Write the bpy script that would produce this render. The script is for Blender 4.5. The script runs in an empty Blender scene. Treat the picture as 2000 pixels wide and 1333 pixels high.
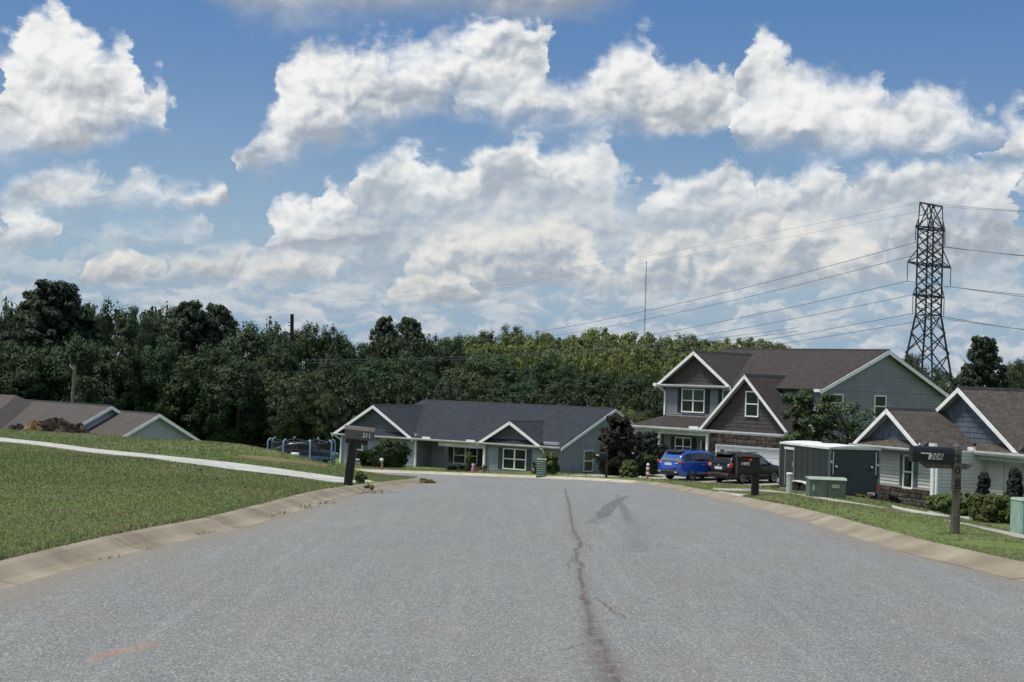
import bpy, bmesh, math, random
import numpy as np
from mathutils import Vector, Matrix
from math import radians, sin, cos, tan, pi, atan, atan2, sqrt

SC = bpy.context.scene
COL = SC.collection
random.seed(7)
RNG = np.random.default_rng(11)

# ---------------------------------------------------------------- camera
F_PX = 2800.0                       # focal length in pixels of the 2000 px wide photograph
ROLL = radians(2.0)
PITCH = atan((748 - 666.5) * cos(ROLL) / F_PX)
CAM_H = 1.9
cam_data = bpy.data.cameras.new("camera")
cam_data.sensor_width = 36.0
cam_data.lens = 36.0 * F_PX / 2000.0
cam_data.clip_start = 0.1
cam_data.clip_end = 6000.0
cam = bpy.data.objects.new("camera", cam_data)
COL.objects.link(cam)
_fw = Vector((0, cos(PITCH), sin(PITCH)))
_up0 = Vector((0, -sin(PITCH), cos(PITCH)))
_rt = Vector((1, 0, 0)) * cos(ROLL) + _up0 * sin(ROLL)
_up = Vector((-1, 0, 0)) * sin(ROLL) + _up0 * cos(ROLL)
_m = Matrix(((_rt.x, _up.x, -_fw.x, 0), (_rt.y, _up.y, -_fw.y, 0), (_rt.z, _up.z, -_fw.z, CAM_H), (0, 0, 0, 1)))
cam.matrix_world = _m
SC.camera = cam


def at(px, py, d):
    """point of the place seen at photo pixel (px, py), d metres ahead"""
    u, v = px - 1000.0, py - 666.5
    a = u * cos(ROLL) + v * sin(ROLL)
    b = -u * sin(ROLL) + v * cos(ROLL)
    r = Vector((a / F_PX, 0, 0)) + _fw - _up0 * (b / F_PX)
    return Vector((0, 0, CAM_H)) + r * (d / r.y)


def azel(px, py):
    p = at(px, py, 1000.0) - Vector((0, 0, CAM_H))
    p.normalize()
    return math.degrees(atan2(p.x, p.y)), math.degrees(math.asin(p.z))


# ---------------------------------------------------------------- render look
SC.view_settings.view_transform = 'Standard'
SC.view_settings.look = 'None'
SC.view_settings.exposure = 0.0
SC.view_settings.gamma = 1.0
SC.view_settings.use_curve_mapping = False
SC.cycles.max_bounces = 6
SC.cycles.diffuse_bounces = 3
SC.cycles.glossy_bounces = 3
SC.cycles.transmission_bounces = 3
SC.cycles.transparent_max_bounces = 12
SC.cycles.caustics_reflective = False
SC.cycles.caustics_refractive = False
SC.cycles.use_adaptive_sampling = True
SC.cycles.adaptive_threshold = 0.015
try:
    SC.cycles.use_denoising = True
except Exception:
    pass

SUN_EL, SUN_AZ = 66.0, -102.0        # high sun from the left, veiled by cloud

# ---------------------------------------------------------------- node helpers


class NT:
    """tiny helper to write node graphs as expressions"""

    def __init__(s, tree):
        s.t = tree
        s.n = tree.nodes
        s.l = tree.links

    def new(s, typ, **kw):
        nd = s.n.new(typ)
        for k, v in kw.items():
            setattr(nd, k, v)
        return nd

    def put(s, sock, v):
        if v is None:
            return
        if hasattr(v, 'is_output') or isinstance(v, bpy.types.NodeSocket):
            s.l.new(v, sock)
        else:
            if isinstance(v, (tuple, list)) and len(v) == 3 and sock.type == 'RGBA':
                v = tuple(v) + (1.0,)
            sock.default_value = v

    def m(s, op, a, b=None, c=None, clamp=False):
        nd = s.new('ShaderNodeMath', operation=op, use_clamp=clamp)
        s.put(nd.inputs[0], a)
        s.put(nd.inputs[1], b)
        s.put(nd.inputs[2], c)
        return nd.outputs[0]

    def vm(s, op, a, b=None, scale=None):
        nd = s.new('ShaderNodeVectorMath', operation=op)
        s.put(nd.inputs[0], a)
        s.put(nd.inputs[1], b)
        if scale is not None:
            s.put(nd.inputs['Scale'], scale)
        return nd.outputs[0]

    def mr(s, v, a, b, c, d, smooth=False):
        nd = s.new('ShaderNodeMapRange')
        nd.interpolation_type = 'SMOOTHSTEP' if smooth else 'LINEAR'
        nd.clamp = True
        s.put(nd.inputs[0], v)
        for i, q in enumerate((a, b, c, d)):
            s.put(nd.inputs[1 + i], q)
        return nd.outputs[0]

    def mix(s, f, a, b, blend='MIX'):
        nd = s.new('ShaderNodeMix', data_type='RGBA', blend_type=blend)
        nd.clamp_factor = True
        s.put(nd.inputs[0], f)
        s.put(nd.inputs[6], a)
        s.put(nd.inputs[7], b)
        return nd.outputs[2]

    def noise(s, vec, scale, detail=4.0, rough=0.5, dist=0.0, lac=2.0, dim='3D'):
        nd = s.new('ShaderNodeTexNoise')
        nd.noise_dimensions = dim
        s.put(nd.inputs['Vector'], vec)
        nd.inputs['Scale'].default_value = scale
        nd.inputs['Detail'].default_value = detail
        nd.inputs['Roughness'].default_value = rough
        nd.inputs['Distortion'].default_value = dist
        nd.inputs['Lacunarity'].default_value = lac
        return nd

    def comb(s, x, y, z=0.0):
        nd = s.new('ShaderNodeCombineXYZ')
        s.put(nd.inputs[0], x)
        s.put(nd.inputs[1], y)
        s.put(nd.inputs[2], z)
        return nd.outputs[0]

    def curve(s, fac, pts):
        nd = s.new('ShaderNodeFloatCurve')
        cm = nd.mapping
        cm.extend = 'HORIZONTAL'
        c = cm.curves[0]
        pts = sorted(pts)
        c.points[0].location = pts[0]
        c.points[1].location = pts[-1]
        for p in pts[1:-1]:
            c.points.new(*p)
        for p in c.points:
            p.handle_type = 'AUTO_CLAMPED'
        cm.update()
        s.put(nd.inputs['Value'], fac)
        return nd.outputs[0]


# ---------------------------------------------------------------- world: sky with cumulus
world = bpy.data.worlds.new("World")
SC.world = world
world.use_nodes = True
world.node_tree.nodes.clear()
W = NT(world.node_tree)
_n3 = W.noise
W.noise = lambda vec, scale, detail=4.0, rough=0.5, dist=0.0: _n3(vec, scale, detail, rough, dist, 2.0, '2D')
sky = W.new('ShaderNodeTexSky', sky_type='NISHITA')
sky.sun_disc = False
sky.sun_elevation = radians(SUN_EL)
sky.sun_rotation = radians(SUN_AZ)
sky.air_density = 1.0
sky.dust_density = 0.6
sky.ozone_density = 2.0
SKY_STRENGTH = 0.10

tc = W.new('ShaderNodeTexCoord')
sep = W.new('ShaderNodeSeparateXYZ')
W.l.new(tc.outputs['Generated'], sep.inputs[0])
X, Y, Z = sep.outputs
AZ = W.m('MULTIPLY', W.m('ARCTAN2', X, Y), 180 / pi)
EL = W.m('MULTIPLY', W.m('ARCSINE', Z), 180 / pi)

# fractal fields in degrees, finer towards the horizon where the clouds stand farther off
P = W.comb(AZ, W.m('MULTIPLY', EL, 1.25), 0.0)
nz_warp = W.noise(P, 0.50, 6.0, 0.55)
warp = W.vm('SCALE', W.vm('SUBTRACT', nz_warp.outputs['Color'], (0.5, 0.5, 0.5)), scale=1.5)
PW = W.vm('ADD', P, warp)
nA = W.noise(PW, 0.36, 10.0, 0.55).outputs[0]                  # big billows
nB = W.noise(PW, 1.05, 9.0, 0.60).outputs[0]                   # small billows
nAs = W.noise(PW, 0.36, 3.0, 0.5).outputs[0]
nA2 = W.noise(W.vm('ADD', PW, (-0.34, 0.62, 0.0)), 0.36, 3.0, 0.5).outputs[0]
nBs = W.noise(PW, 1.05, 3.0, 0.5).outputs[0]
nB2 = W.noise(W.vm('ADD', PW, (-0.14, 0.26, 0.0)), 1.05, 3.0, 0.5).outputs[0]
nL = W.noise(W.vm('ADD', P, (31.0, 7.0, 0.0)), 0.22, 2.0, 0.5).outputs[0]
N = W.m('ADD', W.m('MULTIPLY', W.m('SUBTRACT', nA, 0.5), W.mr(EL, 1.0, 9.0, 0.5, 1.25)),
        W.m('MULTIPLY', W.m('SUBTRACT', nB, 0.5), W.mr(EL, 1.0, 9.0, 0.75, 0.75)))
RELIEF = W.m('ADD', W.m('MULTIPLY', W.m('SUBTRACT', nAs, nA2), W.mr(EL, 1.0, 9.0, 1.1, 2.1)),
             W.m('MULTIPLY', W.m('SUBTRACT', nBs, nB2), W.mr(EL, 1.0, 9.0, 1.0, 0.6)))
RELIEF = W.m('ADD', RELIEF, W.m('MULTIPLY', W.m('SUBTRACT', nL, 0.5), 1.1))
RELIEF = W.m('ADD', RELIEF, W.m('MULTIPLY', W.m('SUBTRACT', nB, 0.5), 0.15))


def puff(vec, scale):
    nd = W.new('ShaderNodeTexVoronoi', feature='SMOOTH_F1', voronoi_dimensions='2D')
    W.put(nd.inputs['Vector'], vec)
    nd.inputs['Scale'].default_value = scale
    nd.inputs['Detail'].default_value = 1.0
    nd.inputs['Roughness'].default_value = 0.55
    nd.inputs['Lacunarity'].default_value = 2.3
    nd.inputs['Smoothness'].default_value = 0.35
    nd.normalize = True
    return nd.outputs['Distance']


PV = W.vm('ADD', P, W.vm('SCALE', W.vm('SUBTRACT', W.noise(P, 1.6, 4.0, 0.6).outputs['Color'], (0.5, 0.5, 0.5)), scale=0.55))
V1 = puff(PV, 0.75)
V2 = puff(W.vm('ADD', PV, (-0.16, 0.26, 0.0)), 0.75)
N = W.m('ADD', N, W.m('MULTIPLY', W.m('SUBTRACT', V1, 0.33), W.mr(EL, 1.0, 9.0, 0.5, 0.9)))
RELIEF = W.m('ADD', RELIEF, W.m('MULTIPLY', W.m('SUBTRACT', V2, V1), 1.15))

AZR = 24.0
AZW = W.m('ADD', AZ, W.m('ADD', W.m('MULTIPLY', W.m('SUBTRACT', nz_warp.outputs[0], 0.5), 2.2), W.m('MULTIPLY', W.m('SUBTRACT', nB, 0.5), 1.1)))
U = W.m('DIVIDE', W.m('ADD', AZW, AZR), 2 * AZR, clamp=True)


def el_curve(pts, blank):
    q = []
    for px, py in pts:
        a, e = azel(px, py)
        q.append(((a + AZR) / (2 * AZR), max(0.0, min(1.0, e / 20.0))))
    q.sort()
    lo, hi = q[0], q[-1]
    if lo[0] > 0.02:
        q = [(0.0, blank), (lo[0] - 0.016, blank)] + q
    else:
        q = [(0.0, lo[1])] + q
    if hi[0] < 0.98:
        q = q + [(hi[0] + 0.016, blank), (1.0, blank)]
    else:
        q = q + [(1.0, hi[1])]
    return W.m('MULTIPLY', W.curve(U, q), 20.0)


LIT = (0.90, 0.905, 0.895)
SHADE = (0.36, 0.405, 0.46)


def tone(c):
    return tuple(v / SKY_STRENGTH for v in c)


col = sky.outputs[0]
# milky air low over the horizon
hz = W.mr(EL, -1.0, 9.0, 0.80, 0.0, smooth=True)
col = W.mix(W.mr(EL, 0.0, 10.0, 0.96, 0.15), col, tone((0.265, 0.40, 0.57)))
upper = W.mr(EL, 5.0, 15.0, 0.0, 1.0)
col = W.mix(W.m('MULTIPLY', upper, 0.75), col, tone((0.072, 0.205, 0.475)))


def layer(col, rows, amp=1.6, soft=0.35, lit=LIT, shade=SHADE, relief=1.0, opac=1.0, lo=0.05, hi=0.75, nofs=0.0):
    """rows: (px, top_py, base_py) silhouette of one bank of cumulus"""
    top = el_curve([(r[0], r[1]) for r in rows], 0.0)
    base = el_curve([(r[0], r[2]) for r in rows], 0.6)
    e = W.m('ADD', EL, W.m('MULTIPLY', N, amp))
    eb = W.m('ADD', EL, W.m('MULTIPLY', N, amp * 0.55))
    d = W.m('MINIMUM', W.m('SUBTRACT', top, e), W.m('MULTIPLY', W.m('SUBTRACT', eb, base), 0.8))
    sft = W.m('MULTIPLY', W.mr(nL, 0.35, 0.65, 1.2, 3.2), soft)
    dens = W.m('MULTIPLY', W.m('DIVIDE', W.m('ADD', d, W.m('MULTIPLY', sft, 0.35)), W.m('MULTIPLY', sft, 1.35), clamp=True), opac)
    dens = W.mr(dens, 0.0, 1.0, 0.0, 1.0, smooth=True)
    hrel = W.m('DIVIDE', W.m('SUBTRACT', eb, base), W.m('MAXIMUM', W.m('SUBTRACT', top, base), 0.6))
    b = W.m('ADD', W.mr(hrel, lo, hi, 0.0, 0.92), W.m('MULTIPLY', RELIEF, relief))
    b = W.m('ADD', b, nofs)
    b = W.mr(b, -0.35, 1.15, 0.0, 1.0, smooth=True)
    c = W.mix(b, tone(shade), tone(lit))
    return W.mix(dens, col, c)


# mottled far banks low over the trees (all round the horizon)
far_n = W.noise(W.vm('MULTIPLY', PW, (0.75, 1.3, 1.0)), 0.55, 8.0, 0.58).outputs[0]
far_n2 = W.noise(W.vm('MULTIPLY', W.vm('ADD', PW, (-0.12, 0.24, 0)), (0.75, 1.3, 1.0)), 0.55, 4.0, 0.55).outputs[0]
far_band = W.m('MULTIPLY', W.mr(EL, 4.0, 6.2, 1.0, 0.0, smooth=True), W.mr(AZ, -21.0, -8.0, 0.6, 1.0, smooth=True))
far_d = W.m('MULTIPLY', W.mr(far_n, 0.36, 0.50, 0.0, 1.0, smooth=True), far_band)
far_c = W.mix(W.m('ADD', W.mr(far_n, 0.42, 0.60, 0.0, 0.7), W.m('MULTIPLY', W.m('SUBTRACT', far_n, far_n2), 2.6), clamp=True),
              tone((0.36, 0.44, 0.54)), tone((0.78, 0.775, 0.75)))
col = W.mix(W.m('MULTIPLY', far_d, 0.6), col, far_c)

# the rest of the dome: the same broken cumulus on a plane overhead
zc = W.m('MAXIMUM', Z, 0.06)
PL = W.comb(W.m('DIVIDE', X, zc), W.m('DIVIDE', Y, zc), 0.0)
gn = W.noise(PL, 0.55, 7.0, 0.55, 0.3).outputs[0]
infr = W.m('MULTIPLY', W.m('MULTIPLY', W.mr(AZ, -27.0, -22.5, 0.0, 1.0), W.mr(AZ, 22.5, 27.0, 1.0, 0.0)), W.mr(EL, 16.5, 20.0, 1.0, 0.0))
gd = W.m('MULTIPLY', W.mr(gn, 0.44, 0.56, 0.0, 1.0, smooth=True), W.m('SUBTRACT', 1.0, infr))
gd = W.m('MULTIPLY', gd, W.mr(EL, 2.0, 6.0, 0.0, 1.0))
col = W.mix(gd, col, W.mix(W.mr(gn, 0.50, 0.72, 0.0, 1.0), tone(LIT), tone((0.42, 0.47, 0.53))))

CREAM = (0.78, 0.775, 0.745)
rc = random.Random(33)
for base_, hmax, op_ in ((648, 26, .75), (618, 34, .8), (588, 40, .85)):
    rows_ = []
    px_ = -140
    while px_ < 2140:
        wd_ = rc.uniform(60, 150)
        hh_ = rc.uniform(.35, 1.0) * hmax
        nn_ = 4
        for k_ in range(nn_ + 1):
            t_ = k_ / nn_
            rows_.append((px_ + wd_ * t_, base_ - hh_ * (sin(pi * t_) ** .7) * rc.uniform(.75, 1.1) + 4, base_ + rc.uniform(-3, 3)))
        px_ += wd_
        if rc.random() < .6:
            g_w = rc.uniform(20, 70)
            rows_.append((px_ + g_w * .5, base_ + 14, base_))
            px_ += g_w
    col = layer(col, rows_, amp=0.75, soft=0.22, lit=CREAM, shade=(0.44, 0.50, 0.57), lo=0.0, hi=1.0, opac=op_)
# centre-right bank rising behind everything: a blue-grey body with separate heaps standing in front of it
col = layer(col, [(505, 505, 560), (540, 430, 560), (620, 400, 560), (740, 330, 560), (860, 350, 560), (960, 300, 560), (1080, 310, 560), (1180, 310, 560),
                  (1215, 370, 560), (1260, 385, 560), (1300, 360, 560), (1450, 350, 560), (1610, 340, 560), (1700, 340, 560), (1850, 330, 560), (2000, 335, 560)],
            amp=1.5, soft=0.5, lo=0.2, hi=1.1, shade=(0.37, 0.445, 0.53), lit=(0.66, 0.695, 0.72), relief=1.0, opac=0.9)
HSH = (0.39, 0.45, 0.52)
col = layer(col, [(925, 330, 385), (945, 290, 390), (965, 268, 395), (1010, 256, 398), (1050, 268, 400), (1090, 292, 400), (1150, 262, 395), (1182, 292, 390), (1212, 345, 385), (1245, 358, 372)],
            amp=1.5, soft=0.34, lo=0.0, hi=0.95, shade=HSH)
col = layer(col, [(690, 335, 395), (725, 308, 398), (760, 298, 402), (805, 290, 405), (850, 322, 405), (895, 318, 402), (930, 330, 395)], amp=1.4, soft=0.34, lo=0.0, hi=0.95, shade=HSH)
col = layer(col, [(518, 450, 478), (535, 408, 480), (575, 388, 480), (612, 392, 478), (632, 360, 470), (668, 372, 462), (700, 388, 450)], amp=1.2, soft=0.3, lo=0.0, hi=0.95, shade=HSH)
col = layer(col, [(1268, 385, 425), (1290, 348, 428), (1340, 342, 430), (1400, 316, 430), (1440, 322, 428), (1472, 345, 420)], amp=1.4, soft=0.34, lo=0.0, hi=0.95, shade=HSH)
col = layer(col, [(1480, 365, 415), (1510, 340, 418), (1550, 345, 420), (1580, 325, 420), (1612, 314, 420), (1640, 345, 416)], amp=1.3, soft=0.32, lo=0.0, hi=0.95, shade=HSH)
col = layer(col, [(1660, 350, 405), (1700, 322, 408), (1740, 330, 410), (1780, 318, 410), (1850, 304, 410), (1900, 312, 408), (1945, 335, 405), (2000, 318, 405)], amp=1.4, soft=0.34, lo=0.0, hi=0.95, shade=HSH)
# billows in front of that bank
col = layer(col, [(800, 500, 575), (850, 465, 575), (900, 440, 575), (980, 420, 575), (1060, 425, 570), (1130, 445, 570), (1160, 490, 570), (1225, 520, 575),
                  (1250, 480, 575), (1300, 440, 580), (1345, 425, 580), (1390, 445, 580), (1470, 400, 575), (1560, 410, 570), (1650, 440, 570), (1700, 450, 565), (1742, 490, 560)],
            amp=1.5, soft=0.25, lit=CREAM, shade=(0.37, 0.43, 0.50), lo=0.1, hi=1.0, relief=1.3)
col = layer(col, [(1750, 470, 520), (1800, 420, 530), (1880, 430, 535), (2000, 400, 540)], amp=1.6, soft=0.4, lo=0.2, hi=1.1, opac=0.8, relief=1.2)
# low grey shelf over the dark trees
col = layer(col, [(505, 470, 500), (560, 455, 492), (640, 440, 488), (720, 445, 485), (735, 470, 485)], amp=1.2, soft=0.25, lo=0.3, hi=1.2)
# rows of small cumulus at left and centre
col = layer(col, [(150, 530, 565), (180, 505, 562), (235, 485, 560), (290, 508, 560), (310, 545, 560)], amp=1.1, soft=0.22, lit=CREAM, lo=0.1, hi=0.9)
col = layer(col, [(310, 530, 560), (340, 505, 558), (400, 500, 558), (460, 478, 556), (500, 500, 556), (545, 488, 556), (600, 492, 556), (650, 505, 556), (672, 540, 556)],
            amp=1.1, soft=0.22, lit=CREAM, lo=0.1, hi=0.9)
col = layer(col, [(755, 575, 600), (780, 545, 600), (830, 528, 598), (880, 535, 598), (925, 570, 598)], amp=0.9, soft=0.2, lit=CREAM, lo=0.1, hi=0.9)
col = layer(col, [(205, 470, 480), (225, 440, 480), (270, 430, 480), (350, 425, 485), (400, 420, 480), (415, 440, 470)], amp=1.5, soft=0.5, opac=0.75)
# left, lower pair
col = layer(col, [(0, 405, 495), (40, 398, 495), (80, 420, 490), (98, 455, 485)], amp=1.2, soft=0.3, lo=0.15, hi=0.9)
col = layer(col, [(0, 375, 415), (50, 340, 415), (100, 330, 417), (150, 325, 417), (190, 335, 415), (212, 372, 412), (250, 358, 405), (290, 345, 405), (330, 372, 408),
                  (370, 372, 412), (415, 352, 405), (432, 375, 395)], amp=1.2, soft=0.34, lo=0.0, hi=0.95)
# upper centre mass with its tail hanging down to the left
col = layer(col, [(462, 328, 346), (500, 275, 350), (540, 195, 345), (572, 110, 335), (600, 78, 320), (640, 82, 300), (720, 84, 270), (800, 95, 245),
                  (860, 72, 232), (900, 58, 222), (960, 42, 215), (1020, 22, 208), (1058, 34, 200), (1080, 66, 180), (1088, 100, 140)],
            amp=2.0, soft=0.5, lo=0.25, hi=0.8, relief=1.2, shade=(0.36, 0.41, 0.48))
# middle right
col = layer(col, [(890, 205, 215), (930, 165, 235), (985, 150, 250), (1050, 140, 258), (1130, 152, 262), (1168, 110, 262), (1200, 86, 262), (1250, 84, 264), (1290, 108, 264),
                  (1325, 128, 264), (1400, 130, 260), (1440, 150, 255), (1455, 200, 245)], amp=1.5, soft=0.36, lo=0.05, hi=0.85)
col = layer(col, [(1440, 150, 215), (1458, 85, 215), (1480, 46, 215), (1512, 60, 215), (1545, 110, 210), (1555, 150, 200)], amp=1.6, soft=0.4, opac=0.9)
col = layer(col, [(1446, 215, 285), (1480, 165, 296), (1540, 146, 304), (1580, 132, 308), (1625, 150, 310), (1700, 146, 312), (1735, 184, 312), (1765, 178, 310),
                  (1820, 166, 306), (1870, 186, 300), (1915, 215, 292), (1948, 262, 280)], amp=1.4, soft=0.34, lo=0.05, hi=0.85)
col = layer(col, [(1925, 300, 325), (1960, 225, 325), (2000, 205, 330)], amp=1.4, soft=0.4)
# upper left
col = layer(col, [(0, 88, 312), (28, 78, 312), (58, 28, 310), (100, 6, 308), (140, 26, 300), (165, 46, 290), (200, 74, 285), (225, 52, 285), (252, 58, 280), (268, 105, 270),
                  (258, 160, 268), (272, 200, 265), (285, 150, 264), (300, 142, 264), (318, 175, 262), (336, 225, 256)], amp=1.6, soft=0.34, lo=0.05, hi=0.75)
# grey underside over the top edge
col = layer(col, [(385, -70, 0), (430, -130, 24), (490, -180, 44), (545, -180, 66), (600, -180, 58), (700, -180, 46), (900, -180, 40), (1080, -180, 44), (1190, -140, 30), (1250, -70, 6)],
            amp=1.1, soft=0.7, lo=0.15, hi=1.3, relief=0.5, opac=0.97, shade=(0.30, 0.335, 0.38))

bg = W.new('ShaderNodeBackground')
W.l.new(col, bg.inputs[0])
bg.inputs[1].default_value = SKY_STRENGTH
wo = W.new('ShaderNodeOutputWorld')
W.l.new(bg.outputs[0], wo.inputs[0])
try:
    world.cycles.sampling_method = 'MANUAL'
    world.cycles.sample_map_resolution = 512
except Exception:
    pass

# ---------------------------------------------------------------- sun behind thin cloud
sun_d = bpy.data.lights.new("sun", 'SUN')
sun_d.energy = 4.0
sun_d.angle = radians(10)
sun_d.color = (1.0, 0.96, 0.89)
sun_o = bpy.data.objects.new("sun", sun_d)
COL.objects.link(sun_o)
_sd = Vector((sin(radians(SUN_AZ)) * cos(radians(SUN_EL)), cos(radians(SUN_AZ)) * cos(radians(SUN_EL)), sin(radians(SUN_EL))))
sun_o.rotation_euler = _sd.to_track_quat('Z', 'Y').to_euler()

# ================================================================= objects, names, meshes
def tag(o, label=None, cat=None, group=None, kind=None):
    if label:
        o['label'] = label
    if cat:
        o['category'] = cat
    if group:
        o['group'] = group
    if kind:
        o['kind'] = kind
    return o


def empty(name, loc=(0, 0, 0), rz=0.0, label=None, cat=None, group=None, kind=None):
    o = bpy.data.objects.new(name, None)
    COL.objects.link(o)
    o.location = loc
    o.rotation_euler = (0, 0, rz)
    o.empty_display_size = 0.3
    return tag(o, label, cat, group, kind)


def children(o):
    return [c for c in COL.objects if c.parent == o]


def copy_tree(o, parent=None):
    kids = list(o.children)
    c = o.copy()
    COL.objects.link(c)
    c.parent = parent
    for k in kids:
        copy_tree(k, c)
    return c


class MB:
    def __init__(s):
        s.v = []
        s.f = []

    def add(s, vs, fs):
        k = len(s.v)
        s.v.extend([tuple(p) for p in vs])
        s.f.extend([tuple(i + k for i in f) for f in fs])
        return s

    def box(s, c, size, rot=None, taper=1.0, bev=0.0):
        hx, hy, hz = size[0] / 2, size[1] / 2, size[2] / 2
        if bev > 0:
            b = min(bev, hx * .9, hy * .9, hz * .9)
            vs = []
            for sx, sy, sz in [(x, y, z) for x in (-1, 1) for y in (-1, 1) for z in (-1, 1)]:
                vs += [(sx * hx, sy * (hy - b), sz * (hz - b)), (sx * (hx - b), sy * hy, sz * (hz - b)), (sx * (hx - b), sy * (hy - b), sz * hz)]

            def id(sx, sy, sz, k):
                return ((sx > 0) * 4 + (sy > 0) * 2 + (sz > 0)) * 3 + k
            fs = []
            for sg in (-1, 1):
                q = [id(sg, -1, -1, 0), id(sg, 1, -1, 0), id(sg, 1, 1, 0), id(sg, -1, 1, 0)]
                fs.append(q if sg > 0 else q[::-1])
                q = [id(-1, sg, -1, 1), id(1, sg, -1, 1), id(1, sg, 1, 1), id(-1, sg, 1, 1)]
                fs.append(q[::-1] if sg > 0 else q)
                q = [id(-1, -1, sg, 2), id(1, -1, sg, 2), id(1, 1, sg, 2), id(-1, 1, sg, 2)]
                fs.append(q if sg > 0 else q[::-1])
            for a in (-1, 1):
                for c2 in (-1, 1):
                    q = [id(a, c2, -1, 0), id(a, c2, 1, 0), id(a, c2, 1, 1), id(a, c2, -1, 1)]
                    fs.append(q if a * c2 < 0 else q[::-1])
                    q = [id(a, -1, c2, 0), id(a, 1, c2, 0), id(a, 1, c2, 2), id(a, -1, c2, 2)]
                    fs.append(q if a * c2 < 0 else q[::-1])
                    q = [id(-1, a, c2, 1), id(1, a, c2, 1), id(1, a, c2, 2), id(-1, a, c2, 2)]
                    fs.append(q if a * c2 > 0 else q[::-1])
                    for d in (-1, 1):
                        t = [id(a, c2, d, 0), id(a, c2, d, 1), id(a, c2, d, 2)]
                        fs.append(t if a * c2 * d > 0 else t[::-1])
        else:
            vs = [(-hx, -hy, -hz), (hx, -hy, -hz), (hx, hy, -hz), (-hx, hy, -hz),
                  (-hx * taper, -hy * taper, hz), (hx * taper, -hy * taper, hz), (hx * taper, hy * taper, hz), (-hx * taper, hy * taper, hz)]
            fs = [(3, 2, 1, 0), (4, 5, 6, 7), (0, 1, 5, 4), (1, 2, 6, 5), (2, 3, 7, 6), (3, 0, 4, 7)]
        if rot is not None:
            vs = [rot @ Vector(p) for p in vs]
        return s.add([(p[0] + c[0], p[1] + c[1], p[2] + c[2]) for p in vs], fs)

    def b2(s, x0, x1, y0, y1, z0, z1, bev=0.0):
        return s.box(((x0 + x1) / 2, (y0 + y1) / 2, (z0 + z1) / 2), (abs(x1 - x0), abs(y1 - y0), abs(z1 - z0)), bev=bev)

    def beam(s, p, q, w, h=None, up=(0, 0, 1)):
        """square bar from p to q"""
        h = h or w
        p, q = Vector(p), Vector(q)
        d = (q - p)
        L = d.length
        d.normalize()
        u = Vector(up)
        if abs(d.dot(u)) > 0.99:
            u = Vector((1, 0, 0))
        x = d.cross(u).normalized()
        y = x.cross(d).normalized()
        vs = []
        for t in (p, q):
            for a, b in ((-1, -1), (1, -1), (1, 1), (-1, 1)):
                vs.append(t + x * (a * w / 2) + y * (b * h / 2))
        return s.add(vs, [(3, 2, 1, 0), (4, 5, 6, 7), (0, 1, 5, 4), (1, 2, 6, 5), (2, 3, 7, 6), (3, 0, 4, 7)])

    def tube(s, pts, r, n=8, cap=True):
        pts = [Vector(p) for p in pts]
        rs = r if isinstance(r, (list, tuple)) else [r] * len(pts)
        k0 = len(s.v)
        ref = None
        for i, p in enumerate(pts):
            d = (pts[min(i + 1, len(pts) - 1)] - pts[max(i - 1, 0)]).normalized()
            if ref is None:
                ref = Vector((1, 0, 0)) if abs(d.x) < 0.8 else Vector((0, 1, 0))
            x = (ref - d * ref.dot(d)).normalized()
            y = d.cross(x)
            ref = x
            for j in range(n):
                a = 2 * pi * j / n
                s.v.append(tuple(p + (x * cos(a) + y * sin(a)) * rs[i]))
        for i in range(len(pts) - 1):
            for j in range(n):
                a, b = k0 + i * n + j, k0 + i * n + (j + 1) % n
                s.f.append((a, b, b + n, a + n))
        if cap:
            s.f.append(tuple(range(k0 + n - 1, k0 - 1, -1)))
            e = k0 + (len(pts) - 1) * n
            s.f.append(tuple(range(e, e + n)))
        return s

    def lathe(s, prof, c=(0, 0, 0), n=16, axis='z'):
        k0 = len(s.v)
        for r, z in prof:
            for j in range(n):
                a = 2 * pi * j / n
                p = (r * cos(a), r * sin(a), z)
                if axis == 'x':
                    p = (p[2], p[0], p[1])
                elif axis == 'y':
                    p = (p[0], p[2], p[1])
                s.v.append((p[0] + c[0], p[1] + c[1], p[2] + c[2]))
        for i in range(len(prof) - 1):
            for j in range(n):
                a, b = k0 + i * n + j, k0 + i * n + (j + 1) % n
                s.f.append((a, b, b + n, a + n) if axis != 'y' else (a, a + n, b + n, b))
        q = tuple(range(k0, k0 + n))
        e = k0 + (len(prof) - 1) * n
        q2 = tuple(range(e, e + n))
        s.f.append(q[::-1] if axis != 'y' else q)
        s.f.append(q2 if axis != 'y' else q2[::-1])
        return s

    def prism(s, poly, d):
        """polygon (list of 3-D points) swept along vector d"""
        n = len(poly)
        d = Vector(d)
        vs = [Vector(p) for p in poly] + [Vector(p) + d for p in poly]
        fs = [tuple(range(n - 1, -1, -1)), tuple(range(n, 2 * n))]
        for i in range(n):
            j = (i + 1) % n
            fs.append((i, j, j + n, i + n))
        return s.add(vs, fs)

    def build(s, name, mat, parent=None, smooth=False, kind=None):
        me = bpy.data.meshes.new(name)
        me.from_pydata(s.v, [], s.f)
        me.update()
        bm = bmesh.new()
        bm.from_mesh(me)
        bmesh.ops.recalc_face_normals(bm, faces=bm.faces)
        bm.to_mesh(me)
        bm.free()
        if smooth:
            for p in me.polygons:
                p.use_smooth = True
        if mat:
            me.materials.append(mat)
        o = bpy.data.objects.new(name, me)
        COL.objects.link(o)
        o.parent = parent
        if kind:
            o['kind'] = kind
        return o


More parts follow.
